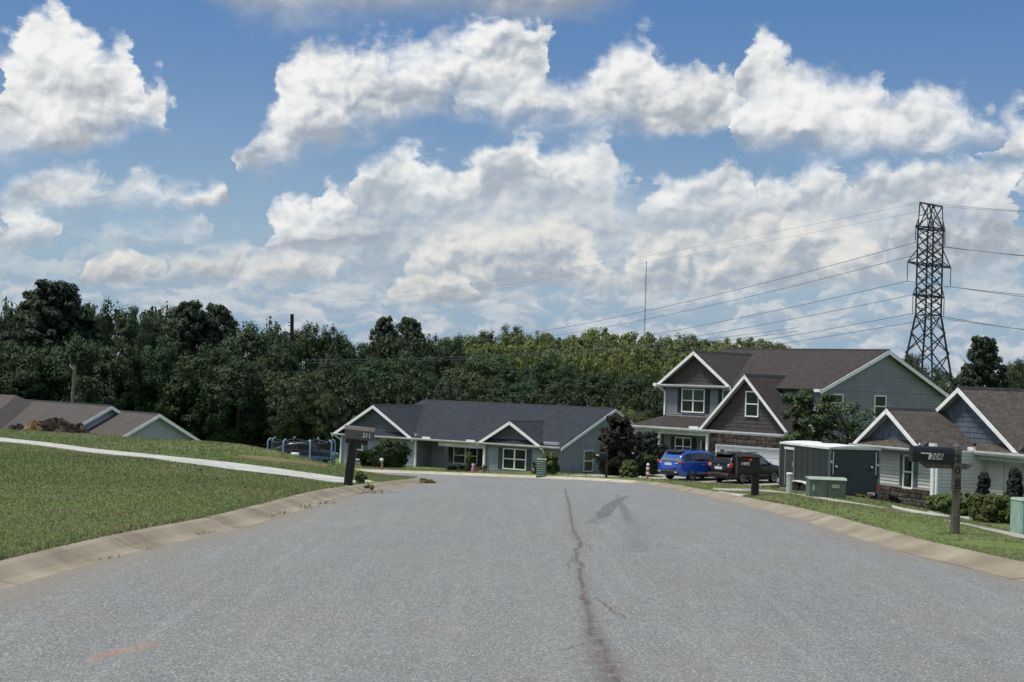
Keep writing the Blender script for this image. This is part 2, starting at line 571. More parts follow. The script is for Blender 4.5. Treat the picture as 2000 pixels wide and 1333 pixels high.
def np_mesh(name, verts, faces, mat, parent=None, attrs=None, smooth=False):
    """fast mesh from numpy arrays; faces (n,3) or (n,4)"""
    me = bpy.data.meshes.new(name)
    n, k = faces.shape
    me.vertices.add(len(verts))
    me.vertices.foreach_set('co', verts.astype(np.float32).ravel())
    me.loops.add(n * k)
    me.loops.foreach_set('vertex_index', faces.astype(np.int32).ravel())
    me.polygons.add(n)
    me.polygons.foreach_set('loop_start', np.arange(0, n * k, k, dtype=np.int32))
    me.polygons.foreach_set('loop_total', np.full(n, k, dtype=np.int32))
    if smooth:
        me.polygons.foreach_set('use_smooth', np.ones(n, dtype=bool))
    me.update(calc_edges=True)
    me.validate()
    for an, arr in (attrs or {}).items():
        a = me.attributes.new(an, 'FLOAT', 'POINT')
        a.data.foreach_set('value', arr.astype(np.float32).ravel())
    if mat:
        me.materials.append(mat)
    o = bpy.data.objects.new(name, me)
    COL.objects.link(o)
    o.parent = parent
    return o


def text_mesh(name, body, size, mat, parent, loc, rot, extrude=0.003, shear=0.0, spacing=1.0):
    cu = bpy.data.curves.new(name, 'FONT')
    cu.body = body
    cu.size = size
    cu.extrude = extrude
    cu.shear = shear
    cu.space_character = spacing
    cu.offset = size * 0.012
    cu.align_x = 'CENTER'
    cu.align_y = 'CENTER'
    cu.resolution_u = 4
    tmp = bpy.data.objects.new("text_source", cu)
    COL.objects.link(tmp)
    dg = bpy.context.evaluated_depsgraph_get()
    me = bpy.data.meshes.new_from_object(tmp.evaluated_get(dg))
    bpy.data.objects.remove(tmp)
    bpy.data.curves.remove(cu)
    me.name = name
    me.materials.clear()
    me.materials.append(mat)
    o = bpy.data.objects.new(name, me)
    COL.objects.link(o)
    o.parent = parent
    o.location = loc
    o.rotation_euler = rot
    return o


# ================================================================= materials
def pm(name, col, rough=0.7, var=0.12, scale=3.0, col2=None, bump=0.0, bscale=40.0, metallic=0.0, stretch=(1, 1, 1), spec=0.4,
       sheen=0.0, detail=5.0, trans=0.0, coat=0.0):
    """principled material with object-space colour mottling and fine relief"""
    mt = bpy.data.materials.new(name)
    mt.use_nodes = True
    T = NT(mt.node_tree)
    bs = T.n['Principled BSDF']
    tcn = T.new('ShaderNodeTexCoord').outputs['Object']
    vec = T.vm('MULTIPLY', tcn, stretch)
    nz = T.noise(vec, scale, detail, 0.6).outputs[0]
    c2 = col2 or tuple(max(0, v * (1 - var * 2.2)) for v in col)
    c1 = col if col2 else tuple(v * (1 + var) for v in col)
    cc = T.mix(T.mr(nz, 0.32, 0.68, 0.0, 1.0), c1, c2)
    T.put(bs.inputs['Base Color'], cc)
    T.put(bs.inputs['Roughness'], T.m('ADD', rough, T.m('MULTIPLY', T.m('SUBTRACT', nz, 0.5), 0.15)))
    bs.inputs['Metallic'].default_value = metallic
    bs.inputs['Specular IOR Level'].default_value = spec
    if coat:
        bs.inputs['Coat Weight'].default_value = coat
        bs.inputs['Coat Roughness'].default_value = 0.06
    if bump > 0:
        b = T.new('ShaderNodeBump')
        b.inputs['Strength'].default_value = bump
        b.inputs['Distance'].default_value = 0.02
        T.l.new(T.noise(vec, bscale, 3.0, 0.6).outputs[0], b.inputs['Height'])
        T.l.new(b.outputs[0], bs.inputs['Normal'])
    return mt


def shingle_mat(name, c1, c2, c3):
    """asphalt roof shingles: courses of tabs, each tab its own tint"""
    mt = bpy.data.materials.new(name)
    mt.use_nodes = True
    T = NT(mt.node_tree)
    bs = T.n['Principled BSDF']
    uv = T.new('ShaderNodeUVMap')
    uv.uv_map = 'UVMap'
    br = T.new('ShaderNodeTexBrick')
    T.l.new(uv.outputs[0], br.inputs['Vector'])
    br.inputs['Scale'].default_value = 1.0
    br.inputs['Brick Width'].default_value = 0.30
    br.inputs['Row Height'].default_value = 0.165
    br.inputs['Mortar Size'].default_value = 0.016
    br.inputs['Mortar Smooth'].default_value = 0.3
    br.inputs['Bias'].default_value = 0.0
    br.offset = 0.37
    T.put(br.inputs['Color1'], c1)
    T.put(br.inputs['Color2'], c2)
    T.put(br.inputs['Mortar'], tuple(v * 0.45 for v in c3))
    n = T.noise(uv.outputs[0], 0.35, 6.0, 0.65).outputs[0]
    g = T.noise(uv.outputs[0], 60.0, 2.0, 0.6).outputs[0]
    st = T.noise(T.vm('MULTIPLY', uv.outputs[0], (1.3, 0.12, 1.0)), 1.0, 4.0, 0.6).outputs[0]
    c = T.mix(T.mr(n, 0.35, 0.7, 0.0, 0.5), br.outputs[0], c3)
    c = T.mix(T.m('MULTIPLY', T.mr(st, 0.5, 0.7, 0.0, 1.0), 0.22), c, tuple(v * 1.7 for v in c3))
    c = T.mix(0.25, c, T.mix(g, tuple(v * 0.5 for v in c1), tuple(v * 1.5 for v in c1)))
    T.put(bs.inputs['Base Color'], c)
    bs.inputs['Roughness'].default_value = 0.92
    bs.inputs['Specular IOR Level'].default_value = 0.2
    b = T.new('ShaderNodeBump')
    b.inputs['Strength'].default_value = 0.5
    b.inputs['Distance'].default_value = 0.02
    T.l.new(T.m('ADD', T.m('SUBTRACT', 1.0, br.outputs['Fac']), T.m('MULTIPLY', g, 0.4)), b.inputs['Height'])
    T.l.new(b.outputs[0], bs.inputs['Normal'])
    return mt


def leaf_mat(name, c1, c2, c3, scale=0.25, transl=0.25, core=4.5):
    """foliage: the tint drifts from clump to clump and from leaf to leaf"""
    mt = bpy.data.materials.new(name)
    mt.use_nodes = True
    T = NT(mt.node_tree)
    T.n.remove(T.n['Principled BSDF'])
    out = T.n['Material Output']
    geo = T.new('ShaderNodeNewGeometry')
    oi = T.new('ShaderNodeObjectInfo')
    tcn = T.new('ShaderNodeTexCoord').outputs['Object']
    n = T.noise(tcn, scale, 3.0, 0.55).outputs[0]
    c = T.mix(T.mr(n, 0.35, 0.65, 0.0, 1.0), c1, c2)
    c = T.mix(T.mr(geo.outputs['Random Per Island'], 0.45, 1.0, 0.0, 0.6), c, c3)
    hs = T.new('ShaderNodeHueSaturation')
    T.put(hs.inputs['Hue'], T.mr(oi.outputs['Random'], 0.0, 1.0, 0.485, 0.51))
    T.put(hs.inputs['Value'], T.mr(oi.outputs['Random'], 0.0, 1.0, 0.82, 1.18))
    T.put(hs.inputs['Color'], c)
    # soft crown shading: each leaf leans towards the outward direction of its crown
    nrm = geo.outputs['Normal']
    if core is not None:
        rad = T.vm('NORMALIZE', T.vm('SUBTRACT', tcn, (0.0, 0.0, core)))
        vt = T.new('ShaderNodeVectorTransform')
        vt.vector_type = 'NORMAL'
        vt.convert_from = 'OBJECT'
        vt.convert_to = 'WORLD'
        T.l.new(rad, vt.inputs[0])
        nrm = T.vm('NORMALIZE', T.vm('ADD', T.vm('SCALE', nrm, scale=0.55), T.vm('SCALE', vt.outputs[0], scale=0.75)))
    else:
        nrm = T.vm('NORMALIZE', T.vm('ADD', T.vm('SCALE', nrm, scale=0.8), (0.0, 0.0, 0.35)))
    d = T.new('ShaderNodeBsdfPrincipled')
    T.l.new(hs.outputs[0], d.inputs['Base Color'])
    T.l.new(nrm, d.inputs['Normal'])
    d.inputs['Roughness'].default_value = 0.65
    d.inputs['Specular IOR Level'].default_value = 0.25
    tr = T.new('ShaderNodeBsdfTranslucent')
    T.l.new(hs.outputs[0], tr.inputs[0])
    mx = T.new('ShaderNodeMixShader')
    mx.inputs[0].default_value = transl
    T.l.new(d.outputs[0], mx.inputs[1])
    T.l.new(tr.outputs[0], mx.inputs[2])
    T.l.new(mx.outputs[0], out.inputs[0])
    return mt


def glass_mat(name, col, rough=0.04):
    mt = pm(name, col, rough, var=0.25, scale=1.2, spec=0.5)
    return mt


M = {}
M['white_trim'] = pm('white_trim', (0.82, 0.83, 0.84), 0.55, 0.05, 2.0, bump=0.05)
M['gutter'] = pm('gutter_paint', (0.56, 0.58, 0.58), 0.5, 0.10, 1.5)
M['soffit'] = pm('soffit_vinyl', (0.36, 0.37, 0.36), 0.7, 0.06)
M['side_blue'] = pm('siding_blue_grey', (0.300, 0.335, 0.385), 0.65, 0.08, 1.2)
M['side_grey'] = pm('siding_grey', (0.215, 0.238, 0.25), 0.65, 0.07, 1.2)
M['side_pale'] = pm('siding_pale', (0.54, 0.555, 0.545), 0.65, 0.06, 1.2)
M['side_left'] = pm('siding_left_house', (0.33, 0.38, 0.41), 0.65, 0.06, 1.2)
M['shake_slate'] = pm('shake_slate', (0.095, 0.115, 0.140), 0.8, 0.2, 3.0, stretch=(3, 3, 1), bump=0.3, bscale=8)
M['shake_brown'] = pm('shake_brown', (0.072, 0.064, 0.062), 0.8, 0.2, 3.0, stretch=(3, 3, 1), bump=0.3, bscale=8)
M['shake_blue'] = pm('shake_blue', (0.098, 0.128, 0.165), 0.8, 0.2, 3.0, stretch=(3, 3, 1), bump=0.3, bscale=8)
M['shutter_dark'] = pm('shutter_dark', (0.020, 0.023, 0.028), 0.6, 0.1)
M['shutter_teal'] = pm('shutter_teal', (0.050, 0.085, 0.100), 0.6, 0.1)
M['shutter_slate'] = pm('shutter_slate', (0.10, 0.135, 0.17), 0.6, 0.1)
M['glass'] = glass_mat('window_glass', (0.012, 0.022, 0.022))
M['glass_blind'] = glass_mat('window_glass_with_blind', (0.040, 0.062, 0.060))
M['roof_dark'] = shingle_mat('shingles_charcoal', (0.022, 0.028, 0.036), (0.048, 0.056, 0.068), (0.033, 0.040, 0.050))
M['roof_brown'] = shingle_mat('shingles_brown', (0.036, 0.031, 0.030), (0.072, 0.062, 0.058), (0.050, 0.043, 0.041))
M['roof_right'] = shingle_mat('shingles_weathered_brown', (0.058, 0.051, 0.047), (0.125, 0.110, 0.098), (0.084, 0.074, 0.067))
M['roof_left'] = shingle_mat('shingles_taupe', (0.070, 0.065, 0.062), (0.100, 0.092, 0.086), (0.084, 0.077, 0.072))
M['roof_edge'] = pm('roof_edge', (0.02, 0.021, 0.024), 0.9)
M['garage_door'] = pm('garage_door_paint', (0.60, 0.64, 0.67), 0.5, 0.04)
M['door_dark'] = pm('front_door_paint', (0.015, 0.018, 0.02), 0.4, 0.1)
M['concrete_stone'] = [pm('stone_%s' % n, c, 0.9, 0.25, 6.0, bump=0.5, bscale=18) for n, c in
                       (('umber', (0.075, 0.062, 0.052)), ('grey', (0.105, 0.100, 0.095)), ('rust', (0.090, 0.064, 0.050)), ('dark', (0.045, 0.040, 0.038)))]
M['mortar'] = pm('mortar', (0.055, 0.050, 0.047), 0.95, 0.2, 8.0)
M['black_metal'] = pm('black_metal', (0.008, 0.009, 0.013), 0.38, 0.15, 6.0)
M['black_plastic'] = pm('black_plastic', (0.01, 0.0105, 0.012), 0.6, 0.15, 6.0)
M['taupe_plastic'] = pm('taupe_plastic', (0.120, 0.112, 0.105), 0.6, 0.10, 4.0, bump=0.1)
M['post_taupe'] = pm('post_dark_wood', (0.042, 0.037, 0.036), 0.8, 0.3, 5.0, stretch=(3, 3, 0.4), bump=0.3)
M['post_wood'] = pm('post_weathered_wood', (0.150, 0.132, 0.112), 0.85, 0.25, 6.0, stretch=(4, 4, 0.5), bump=0.4)
M['pole_wood'] = pm('utility_pole_wood', (0.190, 0.150, 0.120), 0.9, 0.25, 3.0, stretch=(3, 3, 0.3))
M['pole_black'] = pm('utility_pole_black', (0.015, 0.015, 0.016), 0.9, 0.2)
M['sticker_white'] = pm('sticker_white', (0.66, 0.66, 0.60), 0.6, 0.1, 20.0)
M['digit_white'] = pm('digit_white', (0.72, 0.73, 0.72), 0.5, 0.05, 20.0)
M['digit_black'] = pm('digit_black', (0.008, 0.008, 0.010), 0.5, 0.05, 20.0)
M['flag_red'] = pm('flag_red', (0.42, 0.045, 0.04), 0.5, 0.15, 20.0)
M['utility_green'] = pm('utility_green', (0.085, 0.115, 0.085), 0.55, 0.14, 3.0)
M['utility_green_top'] = pm('utility_green_pale', (0.26, 0.33, 0.27), 0.6, 0.10, 3.0)  # paler green for lids, latch and label
M['utility_mint'] = pm('utility_mint', (0.23, 0.36, 0.30), 0.6, 0.12, 5.0)
M['pedestal_beige'] = pm('pedestal_pale', (0.33, 0.37, 0.35), 0.6, 0.08, 4.0)
M['trailer_grey'] = pm('trailer_charcoal', (0.027, 0.032, 0.037), 0.42, 0.12, 1.2, stretch=(1, 1, 0.2))
M['trailer_rear'] = pm('trailer_dark_blue_grey', (0.028, 0.040, 0.050), 0.42, 0.10, 1.0)
M['trailer_roof'] = pm('trailer_white_roof', (0.70, 0.71, 0.70), 0.5, 0.10, 1.5)
M['aluminium'] = pm('aluminium', (0.55, 0.57, 0.58), 0.35, 0.08, 4.0, metallic=0.7)
M['steel_grey'] = pm('grey_steel', (0.16, 0.19, 0.20), 0.4, 0.1, metallic=0.4)
M['tyre'] = pm('tyre_rubber', (0.012, 0.012, 0.013), 0.85, 0.1, 20.0)
M['rim'] = pm('alloy_rim', (0.55, 0.57, 0.60), 0.28, 0.08, 8.0, metallic=0.85)
M['car_blue'] = pm('car_paint_blue', (0.010, 0.075, 0.42), 0.30, 0.04, 1.0, coat=0.8)
M['car_black'] = pm('car_paint_black', (0.003, 0.0035, 0.005), 0.30, 0.04, 1.0, coat=0.3, spec=0.3)
M['car_grey'] = pm('car_paint_dark_grey', (0.10, 0.115, 0.14), 0.32, 0.05, 1.0, coat=0.7)
M['car_glass'] = glass_mat('car_glass', (0.006, 0.008, 0.010), 0.03)
M['car_glass_pale'] = glass_mat('car_glass_seen_through', (0.10, 0.16, 0.15), 0.05)
M['tail_red'] = pm('tail_lamp_red', (0.45, 0.012, 0.02), 0.2, 0.1, 8.0, coat=0.6)
M['lamp_clear'] = pm('lamp_clear', (0.60, 0.55, 0.56), 0.2, 0.1, 8.0, coat=0.6)
M['plate'] = pm('licence_plate', (0.60, 0.62, 0.62), 0.5, 0.1, 8.0)
M['tower_steel'] = pm('tower_steel', (0.028, 0.036, 0.044), 0.55, 0.15, 0.8)
M['wire'] = pm('wire_aluminium', (0.12, 0.14, 0.17), 0.6, 0.05)
M['wire_dark'] = pm('wire_dark', (0.055, 0.065, 0.07), 0.6, 0.05)
M['tramp_blue'] = pm('trampoline_pole_sleeve', (0.20, 0.36, 0.52), 0.6, 0.08)
M['tramp_pad'] = pm('trampoline_pad', (0.020, 0.060, 0.150), 0.6, 0.15)
M['tan_soil'] = pm('red_soil', (0.17, 0.105, 0.055), 0.95, 0.25, 3.0, col2=(0.11,0.11,0.045), bump=0.5, bscale=12)
M['brush'] = pm('brush_pile_debris', (0.050, 0.040, 0.034), 0.95, 0.4, 2.0, bump=0.6, bscale=9)
M['brush_straw'] = pm('dry_straw', (0.20, 0.130, 0.065), 0.95, 0.3, 5.0, bump=0.5, bscale=15)
M['trunk'] = pm('bark', (0.075, 0.060, 0.050), 0.9, 0.3, 3.0, stretch=(3, 3, 0.4), bump=0.5, bscale=10)
M['pink'] = pm('pink_plastic', (0.50, 0.16, 0.34), 0.6, 0.15, 8.0)
M['lilac'] = pm('lilac_plastic', (0.55, 0.52, 0.68), 0.6, 0.1, 8.0)
M['terracotta'] = pm('terracotta', (0.30, 0.14, 0.08), 0.8, 0.15, 8.0)
M['white_plastic'] = pm('white_plastic', (0.70, 0.70, 0.68), 0.5, 0.06, 8.0)
M['flag_cloth'] = pm('flag_cloth', (0.40, 0.16, 0.14), 0.85, 0.1, 4.0, col2=(0.55, 0.52, 0.48))
M['mulch'] = pm('mulch', (0.030, 0.022, 0.018), 0.95, 0.4, 8.0, bump=0.6, bscale=25)

# ================================================================= the lie of the land
def zr(y):
    """street surface: level by the camera, then a 5.5 % fall"""
    y = np.asarray(y, float)
    return np.where(y < 10, 0.0, np.where(y < 30, -0.055 * (y - 10) ** 2 / 40.0, -0.055 * (np.minimum(y, 100) - 20)))


L_PTS = [(-30, -5.2), (5, -4.75), (11.6, -4.30), (15.8, -3.86), (19.2, -3.36), (24, -3.22), (30.7, -3.18), (40, -3.0), (50, -2.7), (52.5, -3.0), (55, -4.2),
         (58, -7.5), (66, -22.0), (70.5, -42.0), (80, -42.0)]
R_PTS = [(-30, 7.0), (5, 6.2), (11, 5.8), (15.3, 5.55), (18.9, 5.08), (25, 5.12), (33, 5.4), (41.5, 5.75), (52, 6.1), (60, 6.3), (66, 5.9), (70, 4.9), (72.5, 3.2), (74.0, 0.5),
         (74.8, -4.0), (75.2, -42.0)]


def _ss(t):
    t = np.clip(t, 0, 1)
    return t * t * (3 - 2 * t)


def smooth_path(pts, n=6):
    """Catmull-Rom through (y, x) points -> list of (x, y)"""
    P_ = [np.array((p[1], p[0]), float) for p in pts]
    out = []
    for i in range(len(P_) - 1):
        p0, p1, p2, p3 = P_[max(i - 1, 0)], P_[i], P_[i + 1], P_[min(i + 2, len(P_) - 1)]
        k1, k2 = (p2 - p0) / 2, (p3 - p1) / 2
        L = np.linalg.norm(p2 - p1)
        for k in (k1, k2):
            m_ = np.linalg.norm(k)
            if m_ > L:
                k *= L / m_
        for j in range(n):
            t = j / n
            out.append((2 * t**3 - 3 * t**2 + 1) * p1 + (t**3 - 2 * t**2 + t) * k1 + (-2 * t**3 + 3 * t**2) * p2 + (t**3 - t**2) * k2)
    out.append(P_[-1])
    return np.array(out)


LPATH = smooth_path(L_PTS[:-1])
RPATH = smooth_path(R_PTS)


def xl(y):
    return np.interp(y, LPATH[:, 1], LPATH[:, 0])


def xr(y):
    return np.interp(y, RPATH[:, 1], RPATH[:, 0])


BOUND = np.vstack([LPATH, RPATH[::-1]])


def road_dist(x, y):
    """signed distance to the street's edge, positive outside"""
    x = np.asarray(x, float)
    y = np.asarray(y, float)
    sh = x.shape
    p = np.stack([x.ravel(), y.ravel()], 1)
    d = np.full(len(p), 1e9)
    for path in (LPATH, RPATH):
        a, b = path[:-1], path[1:]
        for i in range(len(a)):
            ab = b[i] - a[i]
            t = np.clip(((p - a[i]) @ ab) / (ab @ ab + 1e-12), 0, 1)
            q = p - (a[i] + t[:, None] * ab)
            d = np.minimum(d, np.einsum('ij,ij->i', q, q))
    d = np.sqrt(d)
    ins = (p[:, 0] > xl(p[:, 1])) & (p[:, 0] < xr(p[:, 1])) & (p[:, 1] < 75.2)
    return np.where(ins, -d, d).reshape(sh)


ZL = np.array([(-60, .30), (0, .28), (15, .22), (30, -.25), (42, -.58), (50, -.60), (57, -.66), (63, -1.4), (75, -2.95), (96, -4.1), (110, -4.6), (130, -5.0), (190, -5.0), (260, 0.0),
               (330, 2.0), (3000, 2.0)])
ZR = np.array([(-60, .10), (8, .0), (20, -.75), (30, -1.5), (40, -2.1), (50, -2.6), (57, -2.95), (63, -3.10), (72, -3.25), (85, -3.62), (96, -4.0), (110, -4.6), (130, -5.0),
               (190, -5.0), (260, 0.0), (330, 2.0), (3000, 2.0)])


def zt(x, y, s=None):
    x = np.asarray(x, float)
    y = np.asarray(y, float)
    if s is None:
        s = road_dist(x, y)
    base = zr(y)
    zl = np.interp(y, ZL[:, 0], ZL[:, 1])
    zrr = np.interp(y, ZR[:, 0], ZR[:, 1])
    cx = np.where(y < 56, (xl(np.minimum(y, 52)) + xr(np.minimum(y, 60))) / 2, 1.0)
    w = _ss((x - cx + 4) / 8.0)
    side = zl * (1 - w) + zrr * w
    # the verge on the right stays level with the street as far as the sidewalk
    s2 = np.where(w > 0.5, np.maximum(s - np.interp(y, [28, 42], [2.5, 4.6]), 0), np.maximum(s - 0.6, 0))
    lw = np.where(w > 0.5, 6.5, 7.0)
    edge = base + 0.115 - np.where(w > 0.5, np.interp(y, [28, 42], [0.045, 0.012]) * np.clip(s - .5, 0, 5), 0)
    z = edge + _ss(s2 / lw) * (side - edge)
    # the mown verge stands a little proud of the sidewalk
    hump = 0.095 * np.where(w > 0.5, _ss((s - .5) / .9) * _ss((2.45 - s) / .35), 0) * (y > 19)
    z = z + hump
    und = 0.03 * np.sin(x * 0.55 + 1.3) * np.sin(y * 0.41) * _ss(s / 3)
    z = z + und
    k = np.clip((s - 0.20) / 0.28, 0, 1)
    return np.where(s < 0.48, (base - 0.18) * (1 - k) + (base + 0.105) * k, z)


def gz(x, y):
    return float(zt(np.array([x]), np.array([y]))[0])


def ghit(px, py, road=False, d0=6.0, d1=190.0):
    """where the sight line through a photo pixel meets the ground"""
    ds = np.linspace(d0, d1, 1500)
    p1 = at(px, py, 1.0)
    k = p1 - Vector((0, 0, CAM_H))
    xs, zs = k.x * ds, CAM_H + k.z * ds
    g = zr(ds) if road else zt(xs, ds)
    below = np.nonzero(zs <= g)[0]
    i = below[0] if len(below) else len(ds) - 1
    if i > 0:
        a, b = zs[i - 1] - g[i - 1], zs[i] - g[i]
        t = a / (a - b) if a != b else 0
        d = ds[i - 1] + t * (ds[i] - ds[i - 1])
    else:
        d = ds[0]
    return Vector((k.x * d, d, CAM_H + k.z * d))


# ---- materials of the ground
def ground_material():
    mt = bpy.data.materials.new('grass_ground')
    mt.use_nodes = True
    T = NT(mt.node_tree)
    bs = T.n['Principled BSDF']
    co = T.new('ShaderNodeTexCoord').outputs['Object']
    n1 = T.noise(co, 0.16, 4.0, 0.6).outputs[0]
    n2 = T.noise(T.vm('MULTIPLY', co, (0.35, 0.9, 1.0)), 0.8, 6.0, 0.62).outputs[0]
    n3 = T.noise(co, 22.0, 4.0, 0.7).outputs[0]
    c = T.mix(T.mr(n1, 0.36, 0.66, 0.0, 1.0), (0.112, 0.164, 0.048), (0.156, 0.186, 0.068))
    c = T.mix(T.mr(n2, 0.50, 0.72, 0.0, 0.75), c, (0.185, 0.170, 0.085))
    c = T.mix(T.mr(n3, 0.35, 0.7, 0.55, 0.0), c, (0.098, 0.138, 0.044))
    T.put(bs.inputs['Base Color'], c)
    bs.inputs['Roughness'].default_value = 0.95
    bs.inputs['Specular IOR Level'].default_value = 0.1
    b = T.new('ShaderNodeBump')
    b.inputs['Strength'].default_value = 0.5
    b.inputs['Distance'].default_value = 0.03
    T.l.new(n3, b.inputs['Height'])
    T.l.new(b.outputs[0], bs.inputs['Normal'])
    return mt


def blade_material():
    mt = bpy.data.materials.new('grass_blades')
    mt.use_nodes = True
    T = NT(mt.node_tree)
    bs = T.n['Principled BSDF']
    co = T.new('ShaderNodeTexCoord').outputs['Object']
    geo = T.new('ShaderNodeNewGeometry')
    n1 = T.noise(co, 0.16, 4.0, 0.6).outputs[0]
    n2 = T.noise(T.vm('MULTIPLY', co, (0.35, 0.9, 1.0)), 0.8, 6.0, 0.62).outputs[0]
    c = T.mix(T.mr(n1, 0.36, 0.66, 0.0, 1.0), (0.124, 0.182, 0.052), (0.172, 0.206, 0.074))
    c = T.mix(T.mr(n2, 0.50, 0.72, 0.0, 0.75), c, (0.225, 0.208, 0.105))
    c = T.mix(T.mr(geo.outputs['Random Per Island'], 0.0, 1.0, 0.0, 0.20), c, (0.235, 0.215, 0.110))
    T.put(bs.inputs['Base Color'], c)
    # blades stand so close that the turf shades as a soft, mostly upward surface
    nn = T.vm('NORMALIZE', T.vm('ADD', T.vm('SCALE', geo.outputs['Normal'], scale=0.30), (0.0, 0.0, 1.0)))
    T.l.new(nn, bs.inputs['Normal'])
    bs.inputs['Roughness'].default_value = 0.7
    bs.inputs['Specular IOR Level'].default_value = 0.2
    return mt


def asphalt_material():
    mt = bpy.data.materials.new('worn_asphalt')
    mt.use_nodes = True
    T = NT(mt.node_tree)
    bs = T.n['Principled BSDF']
    co = T.new('ShaderNodeTexCoord').outputs['Object']

    def at_(nm):
        a = T.new('ShaderNodeAttribute')
        a.attribute_name = nm
        return a.outputs['Fac']
    big = T.noise(T.vm('MULTIPLY', co, (0.8, 0.25, 1.0)), 0.5, 5.0, 0.6).outputs[0]
    mid = T.noise(T.vm('MULTIPLY', co, (1.0, 0.35, 1.0)), 3.0, 5.0, 0.65).outputs[0]
    fin = T.noise(T.vm('MULTIPLY', co, (1.0, 0.7, 1.0)), 62.0, 4.0, 0.75).outputs[0]
    vo = T.new('ShaderNodeTexVoronoi')
    T.l.new(co, vo.inputs['Vector'])
    vo.inputs['Scale'].default_value = 85.0
    stone = vo.outputs['Color']
    c = T.mix(T.mr(big, 0.35, 0.65, 0.0, 1.0), (0.226, 0.243, 0.244), (0.272, 0.287, 0.284))
    c = T.mix(T.mr(mid, 0.40, 0.70, 0.0, 0.6), c, (0.190, 0.198, 0.198))
    c = T.mix(T.mr(fin, 0.36, 0.60, 0.92, 0.0), c, (0.082, 0.082, 0.078))
    lane = T.noise(T.vm('MULTIPLY', co, (1.0, 0.03, 1.0)), 1.1, 4.0, 0.6).outputs[0]
    c = T.mix(T.mr(lane, 0.42, 0.66, 0.0, 0.40), c, (0.175, 0.182, 0.182))
    strk = T.noise(T.vm('MULTIPLY', co, (6.0, 0.16, 1.0)), 1.0, 4.0, 0.6).outputs[0]
    c = T.mix(T.mr(strk, 0.50, 0.72, 0.0, 0.26), c, (0.300, 0.312, 0.308))
    blot = T.noise(T.vm('ADD', co, (9.0, 3.0, 0.0)), 0.9, 5.0, 0.65).outputs[0]
    c = T.mix(T.mr(blot, 0.50, 0.72, 0.0, 0.6), c, (0.190, 0.178, 0.158))
    sp = T.new('ShaderNodeSeparateColor')
    T.l.new(stone, sp.inputs[0])
    c = T.mix(T.mr(sp.outputs[0], 0.78, 0.97, 0.0, 0.70), c, (0.48, 0.47, 0.45))
    c = T.mix(T.mr(sp.outputs[1], 0.78, 0.95, 0.0, 0.75), c, (0.085, 0.085, 0.085))
    # marks with a shape of their own: dirt in the joint, skids, red clay, gutter silt
    brk = T.noise(co, 7.0, 4.0, 0.65).outputs[0]
    wob = T.m('MULTIPLY', T.mr(fin, 0.3, 0.7, 0.45, 1.15), T.mr(brk, 0.32, 0.56, 0.35, 1.1))
    c = T.mix(T.m('MULTIPLY', at_('silt'), T.mr(mid, 0.3, 0.7, 0.4, 1.0)), c, (0.215, 0.180, 0.135))
    c = T.mix(T.m('MULTIPLY', at_('joint'), wob, clamp=True), c, (0.088, 0.070, 0.056))
    skn = T.noise(T.vm('MULTIPLY', co, (9.0, 1.2, 1.0)), 1.6, 4.0, 0.65).outputs[0]
    c = T.mix(T.m('MULTIPLY', at_('skid'), T.mr(skn, 0.36, 0.60, 0.35, 1.0)), c, (0.060, 0.064, 0.072))
    c = T.mix(T.m('MULTIPLY', at_('clay'), wob, clamp=True), c, (0.36, 0.190, 0.125))
    T.put(bs.inputs['Base Color'], c)
    bs.inputs['Roughness'].default_value = 0.85
    bs.inputs['Specular IOR Level'].default_value = 0.35
    b = T.new('ShaderNodeBump')
    b.inputs['Strength'].default_value = 0.8
    b.inputs['Distance'].default_value = 0.012
    T.l.new(T.m('ADD', fin, T.m('MULTIPLY', sp.outputs[2], 0.5)), b.inputs['Height'])
    T.l.new(b.outputs[0], bs.inputs['Normal'])
    return mt


M['ground'] = ground_material()
M['blade'] = blade_material()
M['asphalt'] = asphalt_material()
M['kerb'] = pm('kerb_concrete_stained', (0.285, 0.252, 0.190), 0.9, 0.16, 1.1, col2=(0.165, 0.135, 0.095), bump=0.5, bscale=30)
M['kerb_pale'] = pm('kerb_concrete_pale', (0.42, 0.39, 0.31), 0.9, 0.12, 2.2, col2=(0.33, 0.30, 0.23), bump=0.4, bscale=30)
M['concrete'] = pm('concrete_pale', (0.45, 0.45, 0.42), 0.9, 0.10, 0.9, col2=(0.31, 0.31, 0.28), bump=0.3, bscale=30)
M['concrete_walk'] = pm('concrete_walk', (0.36, 0.35, 0.30), 0.9, 0.14, 1.5, col2=(0.29, 0.275, 0.225), bump=0.3, bscale=30)

# ---- terrain sheet
gx = np.unique(np.concatenate([np.linspace(-3000, -230, 8), np.linspace(-220, -40, 31), np.linspace(-38, -8, 61), np.linspace(-7.75, 10, 90), np.linspace(10.5, 40, 60), np.linspace(44, 220, 30),
                               np.linspace(260, 3000, 8)]))
gy = np.unique(np.concatenate([np.linspace(-600, -40, 8), np.linspace(-30, 4, 10), np.linspace(5, 112, 300), np.linspace(116, 420, 60), np.linspace(500, 3500, 8)]))
GX, GY = np.meshgrid(gx, gy)
GZ = zt(GX, GY)
nx, ny = len(gx), len(gy)
idx = np.arange(nx * ny).reshape(ny, nx)
fq = np.stack([idx[:-1, :-1].ravel(), idx[:-1, 1:].ravel(), idx[1:, 1:].ravel(), idx[1:, :-1].ravel()], 1)
ground = np_mesh('ground', np.stack([GX.ravel(), GY.ravel(), GZ.ravel()], 1), fq, M['ground'], smooth=True)
ground['kind'] = 'structure'

